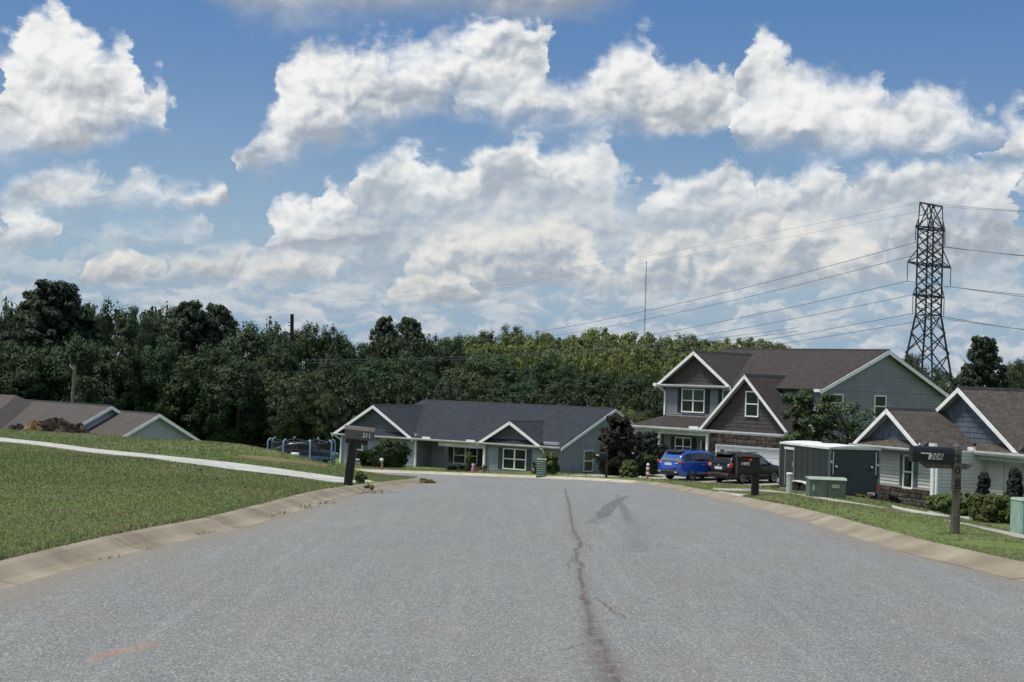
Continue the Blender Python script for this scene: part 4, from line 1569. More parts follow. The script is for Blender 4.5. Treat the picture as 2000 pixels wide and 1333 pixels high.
# garage
pk, half = -3.43, 3.60
ge = Z2(-0.60)
H2.gable(pk, half, ge, -0.42, 5.2, M['roof_brown'], zpk=Z2(2.93))
H2.shakes('f', 0.0, [(pk - half + .42, ge + .02), (pk + half - .42, ge + .02), (pk, Z2(2.70))], M['shake_brown'])
MB().b2(-6.7, -0.18, 0.02, 0.12, 0, ge + .02).build('stone_backing', M['mortar'], H2.root)
gd0, gz1 = H2.f(1402, 871.5)
gd1 = gd0 + 4.88
stone_field(H2.root, -6.42, -0.20, 0.0, ge - .16, 0.02, hole=(gd0 - .1, gd1 + .1, gz1 + .1))
H2.siding('r', -0.18, [(0.02, 0), (VF, 0), (VF, ge), (0.02, ge)], M['side_grey'])
gdr = MB().b2(gd0, gd1, -0.02, 0.02, 0.02, gz1).build('garage_door', M['garage_door'], H2.root)
for r_ in range(4):
    for c_ in range(8):
        w_, h_ = 4.88 / 8, gz1 / 4
        MB().box((gd0 + w_ * (c_ + .5), -0.028, 0.02 + h_ * (r_ + .5)), (w_ - .08, .022, h_ - .09), bev=0.012).build('door_panel', M['garage_door'], gdr)
t_ = MB().b2(gd0 - .11, gd1 + .11, -0.09, -0.02, gz1, gz1 + .12)
t_.b2(gd0 - .11, gd0, -0.088, -0.02, 0, gz1)
t_.b2(gd1, gd1 + .11, -0.088, -0.02, 0, gz1)
t_.build('door_trim', M['white_trim'], H2.root)
MB().b2(gd0 + .25, gd0 + .55, -0.06, -0.035, gz1 - .28, gz1 - .2).build('door_hinge', M['black_metal'], gdr)
H2.gutter(-13.15, -0.02, -0.52, ge + .01, 0.19)
MB().b2(-7.75, -7.0, -0.50, -0.40, ge + .0, ge + .16).build('gutter_end', M['white_trim'], H2.root)
w0, zz = H2.f(1458, 764)
w1, zz0 = H2.f(1482.5, 815.5)
H2.window('f', 0.0, w0, w1, zz0, zz)
# porch roof with its hipped left end
slab_obj('roof', [(-13.2, -0.42, ge), (-6.9, -0.42, ge), (-6.9, VF, Z2(0.10)), (-12.1, VF, Z2(0.10))], 0.09, M['roof_brown'], H2.root)
slab_obj('roof', [(-13.2, VF + 3.0, ge), (-13.2, -0.42, ge), (-12.1, VF, Z2(0.10)), (-12.1, VF + 3.0, Z2(0.10))], 0.09, M['roof_brown'], H2.root)
MB().b2(-13.0, -6.35, -0.24, -0.02, ge - .42, ge - .20).build('porch_beam', M['gutter'], H2.root)
for px_ in (-12.85, -10.62, -6.50):
    MB().b2(px_ - .08, px_ + .08, -0.20, -0.04, 0.1, ge - .42).build('porch_post', M['white_trim'], H2.root)
MB().b2(-13.0, -6.75, -0.3, VF, -0.2, 0.16).build('porch_floor', M['concrete_walk'], H2.root)
a0, z1_ = H2.f(1320, 853, VF)
a1, z0_ = H2.f(1351, 892, VF)
H2.window('f', VF, a0, a1, z0_, z1_, cols=2, shutters='shutter_dark', sw=0.36)
a0, z0_ = H2.f(1371, 890, VF)
MB().b2(a0, a0 + 1.0, VF - .05, VF - .01, 0.2, 2.3).build('front_door', M['door_dark'], H2.root)
MB().b2(a0 - .1, a0, VF - .07, VF - .01, 0.2, 2.4).build('door_trim', M['white_trim'], H2.root)
v0_, z1_ = H2.g(1706.5, 772, UR)
v1_, z0_ = H2.g(1728, 818, UR)
H2.window('r', UR, v0_, v1_, z0_, z1_, rail=0.52)
v0_, z1_ = H2.g(1614, 769, UR)
v1_, z0_ = H2.g(1644, 806, UR)
H2.window('r', UR, v0_, v1_, z0_, z1_)
for vv in (0.5, ):
    MB().tube([(-10.5, 6.2, Z2(4.0)), (-10.5, 6.2, Z2(4.35))], .05, 8).build('roof_vent_pipe', M['pole_black'], H2.root)

# ---------------------------------------------------------------- pale house at the right edge
H3 = House('pale_house', at(1808, 998, 63), 180 - 24, -3.15, 'pale sided house with blue shingled gables and weathered brown roof at the right edge')
Z3 = H3.z
e3 = Z3(-0.42)
pk, half = -2.83, 2.50
H3.gable(pk, half, e3, 0.0, 3.6, M['roof_right'], zpk=Z3(1.36), thick=0.11, over_h=0.20)
H3.shakes('f', 0.42, [(pk - half + .35, e3 + .30), (pk + half - .32, e3 + .30), (pk, Z3(1.18))], M['shake_blue'])
pent(H3, pk - half + .1, pk + half - .1, 0.42, -0.06, e3 + .03, e3 + .36, M['roof_right'])
H3.gutter(-5.30, -0.30, -0.17, e3 + .02, 0.15)
H3.siding('f', 0.45, [(-5.05, 0.85), (-0.06, 0.85), (-0.06, e3 + .3), (-5.05, e3 + .3)], M['side_pale'], course=0.155)
H3.siding('r', -0.06, [(0.45, 0), (3.4, 0), (3.4, e3), (0.45, e3)], M['side_pale'], course=0.155)
MB().b2(-5.05, -0.12, 0.44, 0.5, 0.0, 0.93).build('stone_backing', M['mortar'], H3.root)
stone_field(H3.root, -5.05, -0.16, 0.0, 0.93, 0.44, row=(0.11, 0.22), wid=(0.18, 0.42))
MB().b2(-5.05, -0.12, 0.36, 0.46, 0.93, 0.99).build('stone_cap', M['concrete_walk'], H3.root)
MB().b2(-0.16, 0.02, 0.34, 0.54, 0.02, e3 - .15).build('corner_board', M['white_trim'], H3.root)
MB().b2(0.04, 0.14, 0.44, 0.53, 0.25, e3 - .15).build('downspout', M['white_trim'], H3.root)
a0, z1_ = H3.f(1767, 888, 0.45)
a1, z0_ = H3.f(1785, 956.5, 0.45)
H3.window('f', 0.45, a0, a1, z0_, z1_, shutters='shutter_slate', sw=0.24, rail=0.50)
# main gable
VB3 = 2.8
pk, half = -1.33, 3.97
H3.gable(pk, half, e3, VB3, 22.0, M['roof_right'], zpk=Z3(2.43), thick=0.11, over_h=0.20)
H3.shakes('f', VB3 + .40, [(pk - half + .3, e3 + .30), (pk + half - .35, e3 + .30), (pk, Z3(2.22))], M['shake_blue'])
pent(H3, -0.3, pk + half - .15, VB3 + .40, VB3 - .08, e3 + .03, e3 + .40, M['roof_right'])
H3.gutter(0.0, pk + half + 2.6, VB3 - .20, e3 + .02, 0.19)
MB().b2(-0.35, 0.02, VB3 - .24, VB3 - .08, e3 + .0, e3 + .16).build('gutter_end', M['white_trim'], H3.root)
MB().b2(0.0, 5.0, VB3 - .02, VB3 + .18, e3 - .36, e3 - .17).build('porch_beam', M['soffit'], H3.root)
H3.siding('f', 3.4, [(-0.06, 0), (1.05, 0), (1.05, e3), (-0.06, e3)], M['side_pale'], course=0.155)
H3.siding('r', 1.05, [(3.4, 0), (4.9, 0), (4.9, e3), (3.4, e3)], M['side_pale'], course=0.155)
H3.siding('f', 4.9, [(1.05, 0), (6.0, 0), (6.0, e3), (1.05, e3)], M['side_pale'], course=0.155)
H3.siding('r', pk + half - .35, [(VB3 + 8, 0), (21.5, 0), (21.5, e3), (VB3 + 8, e3)], M['side_pale'], course=0.155)
MB().b2(2.75, 2.85, 4.82, 4.89, 0.25, 2.4).build('door_trim', M['white_trim'], H3.root)
MB().b2(2.87, 3.75, 4.84, 4.89, 0.25, 2.3).build('front_door', M['door_dark'], H3.root)
MB().b2(1.0, 5.0, VB3, 4.9, -0.2, 0.18).build('porch_floor', M['concrete_walk'], H3.root)

# ---------------------------------------------------------------- low house beyond the left lawn
H4 = House('low_house', at(312, 808, 105), 44, -5.0, 'low house with taupe roof and two white-edged gables half hidden behind the left lawn')
Z4 = H4.z
ev = Z4(-3.56)
H4.gable(0.0, 4.30, ev, 0.0, 9.0, M['roof_left'], zpk=Z4(-1.24), over_h=0.24)
H4.siding('f', 0.40, [(-3.9, 0), (3.9, 0), (3.9, ev + .05), (0.0, Z4(-1.40)), (-3.9, ev + .05)], M['side_left'])
H4.gable(-1.0, 5.0, ev, 5.0, 19.0, M['roof_left'], zpk=Z4(-0.85), over_h=0.24)
H4.siding('f', 5.4, [(-5.6, 0), (3.6, 0), (3.6, ev + .05), (-1.0, Z4(-1.01)), (-5.6, ev + .05)], M['side_left'])
slab_obj('roof', [(-8.0, 34.0, ev), (-8.0, 13.5, ev), (-2.4, 17.2, Z4(-0.50)), (-2.4, 30.0, Z4(-0.50))], 0.1, M['roof_left'], H4.root)
slab_obj('roof', [(-8.0, 13.5, ev), (3.2, 13.5, ev), (-2.4, 17.2, Z4(-0.50))], 0.1, M['roof_left'], H4.root)
slab_obj('roof', [(3.2, 13.5, ev), (3.2, 34.0, ev), (-2.4, 30.0, Z4(-0.50)), (-2.4, 17.2, Z4(-0.50))], 0.1, M['roof_left'], H4.root)
MB().b2(-7.6, 2.8, 14.0, 33.0, 0, ev).build('wall', M['side_left'], H4.root)
MB().b2(-5.6, 3.6, 5.6, 18.8, 0, ev - .1).build('wall', M['side_left'], H4.root)
MB().b2(-3.85, 3.85, 0.6, 5.0, 0, ev - .1).build('wall', M['side_left'], H4.root)
vx = H4.g(30, 796, -3.5)
MB().tube([(-3.4, 17.5, Z4(-1.6)), (-3.4, 17.5, Z4(-1.1))], .12, 8).build('roof_vent_pipe', M['pole_black'], H4.root)

# ================================================================= street furniture and things in the yards
def ground_at(px, py):
    return ghit(px, py)


# ---------------------------------------------------------------- mailboxes
def box_shell(L, W, H, rz=0.0, n=8):
    """mailbox tunnel along x: flat floor, straight sides, rounded top"""
    prof = [(-W / 2, 0), (-W / 2, H - W / 2)]
    for i in range(1, n):
        a = pi - pi * i / n
        prof.append((W / 2 * cos(a), H - W / 2 + W / 2 * sin(a)))
    prof += [(W / 2, H - W / 2), (W / 2, 0)]
    return prof


def add_tunnel(m, prof, x0, x1):
    k = len(m.v)
    n = len(prof)
    for x in (x0, x1):
        for y, z in prof:
            m.v.append((x, y, z))
    for i in range(n):
        j = (i + 1) % n
        m.f.append((k + i, k + j, k + n + j, k + n + i))
    m.f.append(tuple(range(k + n - 1, k - 1, -1)))
    m.f.append(tuple(range(k + n, k + 2 * n)))
    return m


FACE = (pi / 2, 0, 0)      # lettering that faces the viewer (-y)

# taupe moulded mailbox on the left lawn, leaning
g = ground_at(679, 950)
t = empty('mailbox', g - Vector((0, 0, .03)), radians(3), 'taupe moulded mailbox numbered 211 on a leaning dark post beside the left kerb', 'mailbox')
lean = radians(5.0)
post = MB().b2(-.098, .098, -.09, .09, -0.2, 1.12, bev=.012).build('post', M['post_taupe'], t)
post.rotation_euler = (0, lean, 0)
d_ = MB()
for k in (-.06, -.02, .02, .06):
    d_.b2(k - .005, k + .005, -.096, -.088, 0.05, 1.0)
d_.build('post_groove', M['black_plastic'], post, kind='stuff')
bxp = empty('box_pivot', (0, 0, 0))
bpy.data.objects.remove(bxp)
m_ = MB()
add_tunnel(m_, [(-.15, 0.02), (-.17, .06), (-.17, .26), (-.13, .335), (.13, .335), (.17, .26), (.17, .06), (.15, 0.02)], -.24, .53)
sh = m_.build('box', M['taupe_plastic'], t)
sh.location = (0.085, 0, 1.09)
sh.rotation_euler = (0, radians(4.5), 0)
sh.scale = (.84, .84, .88)
m_ = MB()
add_tunnel(m_, [(-.185, .235), (-.185, .275), (-.14, .36), (.14, .36), (.185, .275), (.185, .235)], -.26, .56)
m_.build('box_lid_rim', M['taupe_plastic'], sh)
MB().b2(-.20, .40, -.09, .09, -.10, .02).build('box_bracket', M['post_taupe'], sh)
MB().b2(.53, .555, -.13, .13, .04, .27, bev=.01).build('box_door', M['taupe_plastic'], sh)
text_mesh('house_number', '211', .165, M['digit_white'], sh, (.36, -.176, .155), FACE, spacing=.92)

# black metal mailbox with routed wooden post, number 208
g = ground_at(1865, 1043)
t = empty('mailbox', g - Vector((0, 0, .03)), 0.0, 'black metal mailbox numbered 208 on a weathered wooden post with digits down it, right verge', 'mailbox')
zt_ = at(1867, 868, g.y).z - g.z
p_ = MB().b2(-.053, .053, -.053, .053, -.2, .30, bev=.006)
p_.b2(-.042, .042, -.042, .042, .30, .62)
p_.b2(-.053, .053, -.053, .053, .62, zt_ - .03, bev=.006)
p_.build('post', M['post_wood'], t)
MB().lathe([(.046, zt_ - .03), (.050, zt_ - .01), (.038, zt_ + .02), (.018, zt_ + .035)], n=10).build('post_cap', M['post_wood'], t)
r_ = MB()
for zz in (.66, .69):
    r_.b2(-.056, .056, -.0565, -.045, zz, zz + .012)
r_.build('post_groove', M['digit_black'], t, kind='stuff')
zb_ = at(1820, 900, g.y).z - g.z
MB().prism([(-.52, -.02, zb_), (.24, -.02, zb_), (.15, -.02, zb_ - .075), (-.43, -.02, zb_ - .075)], (0, .04, 0)).build('support_arm', M['post_wood'], t)
x0 = at(1781, 890, g.y).x - g.x
m_ = MB()
add_tunnel(m_, box_shell(.6, .17, .222), x0, -.060)
sh = m_.build('box', M['black_metal'], t, smooth=False)
sh.location = (0, 0, zb_ + .002)
sh.rotation_euler = (0, radians(.5), 0)
m_ = MB()
add_tunnel(m_, box_shell(.6, .18, .230), x0 - .018, x0 + .010)
m_.build('box_door', M['black_metal'], sh)
MB().b2(x0 + .10, x0 + .215, -.094, -.085, .118, .134).build('signal_flag', M['sticker_white'], sh)
MB().prism([(x0 + .20, -.0885, .045), (x0 + .395, -.0885, .045), (x0 + .415, -.0885, .130), (x0 + .22, -.0885, .130)], (0, .004, 0)).build('number_sticker', M['sticker_white'], sh)
text_mesh('house_number', '208', .105, M['digit_black'], sh, (x0 + .308, -.0895, .087), FACE, shear=.25, spacing=1.08)
for ch, zz in (('2', zt_ - .17), ('0', zt_ - .335), ('8', zt_ - .50)):
    text_mesh('post_digit', ch, .155, M['digit_black'], t, (0.0, -.0545, zz), FACE)
MB().lathe([(.012, 0), (.016, .02), (.004, .035)], (x0 + .10, 0, .225), 8).build('flag_knob', M['digit_white'], sh)

# dark mailbox in front of the black car
g = ground_at(1474, 969)
t = empty('mailbox', g - Vector((0, 0, .03)), 0.0, 'black mailbox with a red flag and white digits, standing in front of the black car', 'mailbox')
k = 2800.0 / g.y
zt_ = at(1460, 886, g.y).z - g.z
xa, xb = at(1439, 890, g.y).x - g.x, at(1482, 890, g.y).x - g.x
MB().b2(-.09, .09, -.09, .09, -.2, zt_ - .30, bev=.01).build('post', M['black_plastic'], t)
m_ = MB()
add_tunnel(m_, [(-.14, zt_ - .52), (-.16, zt_ - .47), (-.16, zt_ - .06), (-.10, zt_), (.10, zt_), (.16, zt_ - .06), (.16, zt_ - .47), (.14, zt_ - .52)], xa, xb)
sh = m_.build('box', M['black_plastic'], t)
m_ = MB()
add_tunnel(m_, [(-.175, zt_ - .09), (-.175, zt_ - .05), (-.105, zt_ + .015), (.105, zt_ + .015), (.175, zt_ - .05), (.175, zt_ - .09)], xa - .015, xb + .015)
m_.build('box_lid_rim', M['black_plastic'], sh)
MB().prism([(xa + .10, -.175, zt_ - .10), (xa + .10, -.175, zt_ - .03), (xa + .37, -.175, zt_ - .03), (xa + .37, -.175, zt_ - .17), (xa + .31, -.175, zt_ - .17), (xa + .29, -.175, zt_ - .10)], (0, .012, 0)).build('signal_flag', M['flag_red'], sh)
text_mesh('house_number', '1493', .115, M['digit_white'], sh, (xa + .20, -.165, zt_ - .235), FACE)

# far mailbox beside the purple bush
g = ground_at(1184, 934)
t = empty('mailbox', g - Vector((0, 0, .03)), 0.0, 'far black mailbox on a slim wooden post in front of the purple-leaved bush', 'mailbox')
zt_ = at(1184, 878, g.y).z - g.z
MB().b2(-.055, .055, -.055, .055, -.2, zt_, bev=.006).build('post', M['post_taupe'], t)
xa = at(1158, 890, g.y).x - g.x
m_ = MB()
add_tunnel(m_, box_shell(.6, .22, .32), xa, -.05)
sh = m_.build('box', M['black_metal'], t)
sh.location = (0, 0, zt_ - .44)
MB().prism([(xa + .12, -.03, 0), (-.055, -.03, 0), (-.055, -.03, -.11), (xa + .26, -.03, -.10)], (0, .06, 0)).build('support_arm', M['black_plastic'], sh)
MB().b2(xa + .14, xa + .30, -.118, -.109, .14, .22).build('number_sticker', M['sticker_white'], sh)

# ---------------------------------------------------------------- utility cabinets and pedestals
g = ground_at(1057, 932)
t = empty('utility_pedestal', g, radians(-6), 'narrow green louvred utility pedestal on the grass before the grey house', 'utility box')
s_ = g.y / 2800
w_, h_ = 18.5 * s_, 34.5 * s_
MB().b2(-w_ / 2, w_ / 2, -w_ / 2, w_ / 2, -.1, h_, bev=.02).build('cabinet', M['utility_green'], t)
MB().b2(-w_ / 2 - .015, w_ / 2 + .015, -w_ / 2 - .015, w_ / 2 + .015, h_ - .04, h_ + .025, bev=.02).build('lid', M['utility_green_top'], t)
for i in range(7):
    zz = .08 + (h_ - .16) * i / 6.5
    m_ = MB()
    n_ = 9
    for j in range(n_):
        xx = -w_ / 2 + .03 + (w_ - .06) * j / (n_ - 1)
        yy = -w_ / 2 - .012
        wv = .012 * sin(j * 1.7 + i)
        m_.v += [(xx, -w_ / 2 + .004, zz + wv), (xx, yy - .014, zz + .018 + wv), (xx, -w_ / 2 + .004, zz + .045 + wv)]
    for j in range(n_ - 1):
        m_.f += [(3 * j, 3 * j + 3, 3 * j + 4, 3 * j + 1), (3 * j + 1, 3 * j + 4, 3 * j + 5, 3 * j + 2)]
    m_.build('louvre', M['utility_mint'], t)

g = ground_at(1541, 964)
t = empty('utility_pedestal', g, 0.0, 'slim pale round-topped pedestal beside the trailer wheels', 'utility box')
s_ = g.y / 2800
MB().lathe([(6.0 * s_, -.1), (5.9 * s_, 36 * s_), (6.3 * s_, 36 * s_), (6.3 * s_, 38.5 * s_), (4.6 * s_, 39.8 * s_), (.01, 40.2 * s_)], n=16).build('tube', M['pedestal_beige'], t, smooth=False)
MB().lathe([(6.45 * s_, 37.2 * s_), (6.45 * s_, 38.8 * s_), (4.6 * s_, 40.2 * s_), (.01, 40.6 * s_)], n=16).build('cap', M['white_plastic'], t)

g = ground_at(1616, 973)
t = empty('transformer_box', g, radians(-4), 'wide low olive green transformer box in front of the trailer', 'utility box')
s_ = g.y / 2800
w_, h_ = 71 * s_, 39 * s_
d2 = .75
MB().b2(-w_ / 2, w_ / 2, 0, d2, -.15, h_ * .93, bev=.02).build('cabinet', M['utility_green'], t)
MB().prism([(-w_ / 2 - .02, -.02, h_ * .90), (-w_ / 2 - .02, d2 + .02, h_ * .90), (-w_ / 2 - .02, d2 * .85, h_ * .99), (-w_ / 2 - .02, .12, h_ * 1.0)], (w_ + .04, 0, 0)).build('lid', M['utility_green_top'], t)
MB().b2(-w_ / 2 + .10, -w_ / 2 + .16, -.03, 0, h_ * .35, h_ * .62).build('door_latch', M['utility_green_top'], t)
MB().b2(-.005, .005, -.006, .002, 0.0, h_ * .88).build('door_seam', M['black_plastic'], t)
MB().b2(.12, .34, -.008, 0, h_ * .50, h_ * .68).build('warning_label', M['utility_green_top'], t)

g = ground_at(1990, 1044)
t = empty('transformer_box', g + Vector((0.27, 0, 0)), radians(5), 'pale mint transformer box at the right edge of the picture', 'utility box')
s_ = g.y / 2800
w_, h_ = 58 * s_, 69 * s_
MB().b2(-w_ / 2, w_ / 2, 0, .45, -.15, h_ * .96, bev=.035).build('cabinet', M['utility_mint'], t)
MB().b2(-w_ / 2 - .008, w_ / 2 + .008, -.012, .46, h_ * .88, h_, bev=.05).build('lid', M['utility_green_top'], t)
MB().b2(-.004, .004, -.006, .002, 0.05, h_ * .85).build('door_seam', M['utility_green'], t)

# ---------------------------------------------------------------- enclosed trailer
az = radians(-14.0)
fx, fy = sin(az), cos(az)                      # towards the front of the trailer
base = at(1618, 968, 61.0)
gzt = gz(base.x, base.y) if gz(base.x, base.y) > -3.7 else -3.4
TB = base.z                                      # underside of the box
TZ = TB - .32
t = empty('enclosed_trailer', (base.x, base.y, TZ), -az, 'charcoal enclosed cargo trailer with white roof, parked beside the pale house', 'trailer')
# local frame: x to the right across the tail, y to the front, origin at the near-left rear corner
TW, TL = 2.36, 4.9
zb0 = .32
TH = at(1618, 873, 61.0).z - TZ
bd = MB().b2(0, TW, 0.03, TL, zb0, TH - .07)
bd.build('body', M['trailer_grey'], t)
r_ = MB()
n_ = 8
for i in range(n_ + 1):
    x = -.02 + (TW + .04) * i / n_
    zc = TH - .03 + .085 * (1 - (2 * i / n_ - 1) ** 2)
    r_.v += [(x, -.02, zc), (x, TL + .02, zc), (x, TL + .02, zc - .07), (x, -.02, zc - .07)]
for i in range(n_):
    a, b = 4 * i, 4 * i + 4
    r_.f += [(a, a + 1, b + 1, b), (a + 2, a + 3, b + 3, b + 2), (a + 3, a, b, b + 3), (a + 1, a + 2, b + 2, b + 1)]
r_.f += [(0, 3, 2, 1), (4 * n_, 4 * n_ + 1, 4 * n_ + 2, 4 * n_ + 3)]
r_.build('roof', M['trailer_roof'], t)
MB().b2(-.035, TW + .035, -.035, .0, TH - .10, TH - .02).build('roof_trim', M['aluminium'], t)
MB().b2(-.04, -.002, -.03, TL + .03, TH - .11, TH - .02).build('roof_trim', M['trailer_roof'], t)
MB().b2(TW * .42, TW * .42 + .42, 2.4, 2.82, TH + .03, TH + .13, bev=.03).build('roof_vent', M['black_plastic'], t)
for xx in (0.0, TW - .06):
    MB().b2(xx - .012, xx + .072, -.03, .04, zb0, TH - .10).build('corner_post', M['steel_grey'], t)
dr_ = MB().b2(.16, TW - .16, -.012, .03, zb0 + .06, TH - .16).build('ramp_door', M['trailer_rear'], t)
for xx in (.16, TW - .19):
    MB().b2(xx - .015, xx + .035, -.026, -.010, zb0 + .9, TH - .18).build('door_edge', M['aluminium'], dr_)
for xx in (.30, TW - .40):
    MB().lathe([(.055, -.05), (.05, -.035), (.03, -.03), (.03, 0)], (xx, -.02, zb0 + 1.24), 8, 'y').build('door_latch', M['white_plastic'], dr_)
    MB().b2(xx - .05, xx + .05, -.06, -.02, zb0 + 1.10, zb0 + 1.17).build('latch_hasp', M['black_metal'], dr_)
for xx, zz in ((.085, TH - .68), (TW - .085, TH - .78)):
    MB().b2(xx - .04, xx + .04, -.05, -.01, zz, zz + .10).build('marker_lamp', M['lamp_clear'], t)
MB().b2(TW - .55, TW - .22, -.045, -.012, zb0 + .03, zb0 + .16).build('licence_plate', M['plate'], t)
for xx in (.085, TW - .085):
    MB().b2(xx - .06, xx + .06, -.05, -.01, zb0 + .10, zb0 + .75).build('lamp_panel', M['steel_grey'], t)
    MB().b2(xx - .04, xx + .04, -.06, -.04, zb0 + .20, zb0 + .5).build('tail_lamp', M['tail_red'], t)
MB().b2(.1, TW - .1, -.04, .1, zb0 - .12, zb0).build('rear_sill', M['black_metal'], t)
# left side: panels, door, fender, wheels
for i in range(9):
    yy = .35 + i * .58
    MB().b2(-.012, .0, yy - .012, yy + .012, zb0 + .08, TH - .14).build('panel_seam', M['trailer_rear'], t)
sd = MB().b2(-.025, .0, TL * .70, TL * .70 + .85, zb0 + .12, TH - .32).build('side_door', M['trailer_rear'], t)
for y0, y1, z0, z1 in ((TL * .70 - .05, TL * .70, zb0 + .10, TH - .27), (TL * .70 + .85, TL * .70 + .90, zb0 + .10, TH - .27)):
    MB().b2(-.04, .0, y0, y1, z0, z1).build('door_edge', M['aluminium'], sd)
MB().b2(-.07, .0, TL * .70 - .07, TL * .70 + .92, TH - .32, TH - .22).build('door_edge', M['white_plastic'], sd)
MB().b2(-.06, -.02, TL * .70 + .03, TL * .70 + .1, zb0 + 1.0, zb0 + 1.18).build('door_handle', M['aluminium'], sd)
MB().b2(-.03, .0, TL - .06, TL + .02, zb0, TH - .1).build('corner_post', M['steel_grey'], t)
wc = TL * .50
for yy in (wc - .42, wc + .42):
    wh = empty('wheel', (-.10, yy, .33))
    wh.parent = t
    MB().lathe([(.20, -.11), (.31, -.11), (.335, -.06), (.335, .06), (.31, .11), (.20, .11)], n=20, axis='x').build('tyre', M['tyre'], wh)
    MB().lathe([(.02, -.10), (.09, -.10), (.18, -.07), (.205, -.09), (.205, .05)], n=14, axis='x').build('rim', M['steel_grey'], wh)
fd = MB()
path = [(-1.02, .30), (-.98, .55), (-.80, .70), (-.4, .75), (0, .74), (.4, .75), (.80, .70), (.98, .55), (1.02, .30)]
for yy, zz in path:
    fd.v += [(-.26, wc + yy, zz), (0, wc + yy, zz), (-.26, wc + yy * .95, zz - .05), (0, wc + yy * .95, zz - .05)]
for i in range(len(path) - 1):
    a, b = 4 * i, 4 * i + 4
    fd.f += [(a, b, b + 1, a + 1), (a, a + 2, b + 2, b), (a + 2, a + 3, b + 3, b + 2)]
fd.build('fender', M['white_plastic'], t)
MB().b2(.2, TW - .2, wc - .9, wc + .9, .2, zb0).build('axle_frame', M['black_metal'], t)
MB().b2(-.3, -.02, TL * .70 + .1, TL * .70 + .8, zb0 - .06, zb0).build('side_step', M['aluminium'], t)

# concrete pad behind the cars and trailer
pad = hits([(1392, 955.5), (1440, 957), (1500, 959), (1545, 962)])
pad2 = hits([(1392, 959.0), (1440, 960.5), (1500, 963), (1545, 966)])
strip('parking_strip', pad, pad2, M['concrete_walk'], 4)
ramp = hits([(1376, 962.5), (1420, 964.5), (1460, 969)])
ramp2 = hits([(1384, 968.5), (1420, 970), (1450, 971.5)])
strip('driveway_apron', ramp, ramp2, M['concrete'], 2)
walk_a = hits([(1742, 989), (1770, 996), (1808, 1003), (1850, 1007), (1893, 1011)])
walk_b = hits([(1742, 993), (1770, 1001), (1808, 1008), (1850, 1012), (1893, 1016)])
strip('garden_walk', walk_a, walk_b, M['concrete'], 5)

# ---------------------------------------------------------------- trampoline behind the left lawn
TD = 96.0
c = at(588, 905, TD)
gzz = gz(c.x, c.y)
t = empty('trampoline', (c.x, c.y, gzz), 0.0, 'round trampoline with blue poles and dark safety net beyond the left lawn', 'trampoline')
R_ = 65.0 * TD / 2800
ztop = at(588, 857, TD).z - gzz
zmat = at(588, 893, TD).z - gzz
netm = bpy.data.materials.new('trampoline_net')
netm.use_nodes = True
T_ = NT(netm.node_tree)
bs_ = T_.n['Principled BSDF']
bs_.inputs['Base Color'].default_value = (0.003, 0.008, 0.014, 1)
bs_.inputs['Roughness'].default_value = 0.8
tr_ = T_.new('ShaderNodeBsdfTransparent')
mx_ = T_.new('ShaderNodeMixShader')
mx_.inputs[0].default_value = 0.62
T_.l.new(tr_.outputs[0], mx_.inputs[1])
T_.l.new(bs_.outputs[0], mx_.inputs[2])
T_.l.new(mx_.outputs[0], T_.n['Material Output'].inputs[0])
M['net'] = netm
angs = [radians(a) for a in (-100, -62, -12, 40, 82, 128, 172, 215)]
angs = [radians(-90 + 22 + 45 * i) for i in range(8)]
n_ = MB()
NN = 64
for i in range(NN):
    a = 2 * pi * i / NN
    ph = ((a - angs[0]) % (pi / 4)) / (pi / 4)
    sag = .13 * sin(pi * ph)
    n_.v += [(R_ * .93 * cos(a), R_ * .93 * sin(a), zmat), (R_ * .93 * cos(a), R_ * .93 * sin(a), ztop - .10 - sag)]
for i in range(NN):
    j = (i + 1) % NN
    n_.f.append((2 * i, 2 * j, 2 * j + 1, 2 * i + 1))
n_.build('safety_net', M['net'], t)
rope = MB().tube([(R_ * .93 * cos(2 * pi * i / NN), R_ * .93 * sin(2 * pi * i / NN), ztop - .10 - .13 * sin(pi * (((2 * pi * i / NN - angs[0]) % (pi / 4)) / (pi / 4)))) for i in range(NN + 1)], .014, 4)
rope.build('net_rope', M['wire'], t)
MB().lathe([(R_ * .80, zmat - .03), (R_ * 1.02, zmat - .05), (R_ * 1.03, zmat + .0), (R_ * .80, zmat + .02)], n=32).build('spring_pad', M['tramp_pad'], t)
for a in angs:
    x, y = R_ * 1.03 * cos(a), R_ * 1.03 * sin(a)
    xi, yi = R_ * .93 * cos(a), R_ * .93 * sin(a)
    MB().tube([(x, y, 0), (x, y, ztop - .28), (x * .985, y * .985, ztop - .12), (xi, yi, ztop)], .052, 8).build('pole', M['tramp_blue'], t)
for i in range(4):
    a = angs[2 * i] + .39
    pts = [(R_ * cos(a - .3), R_ * sin(a - .3), zmat - .1), (R_ * cos(a - .28), R_ * sin(a - .28), .02), (R_ * cos(a + .28), R_ * sin(a + .28), .02), (R_ * cos(a + .3), R_ * sin(a + .3), zmat - .1)]
    MB().tube(pts, .045, 6).build('leg', M['gutter'], t)

# white tank and red soil bank on the near side of it
g = at(576, 893, 88)
t = empty('storage_tub', (g.x, g.y, gz(g.x, g.y)), 0.2, 'small white plastic tub in front of the trampoline', 'tub')
hz_ = at(576, 885, 88).z - gz(g.x, g.y)
MB().lathe([(.20, -.05), (.24, hz_ * .5), (.26, hz_ - .05), (.22, hz_), (.01, hz_ + .01)], n=14).build('tub', M['white_plastic'], t)
MB().lathe([(.272, hz_ - .10), (.272, hz_ - .05), (.23, hz_ + .015), (.01, hz_ + .02)], n=14).build('lid', M['white_plastic'], t)


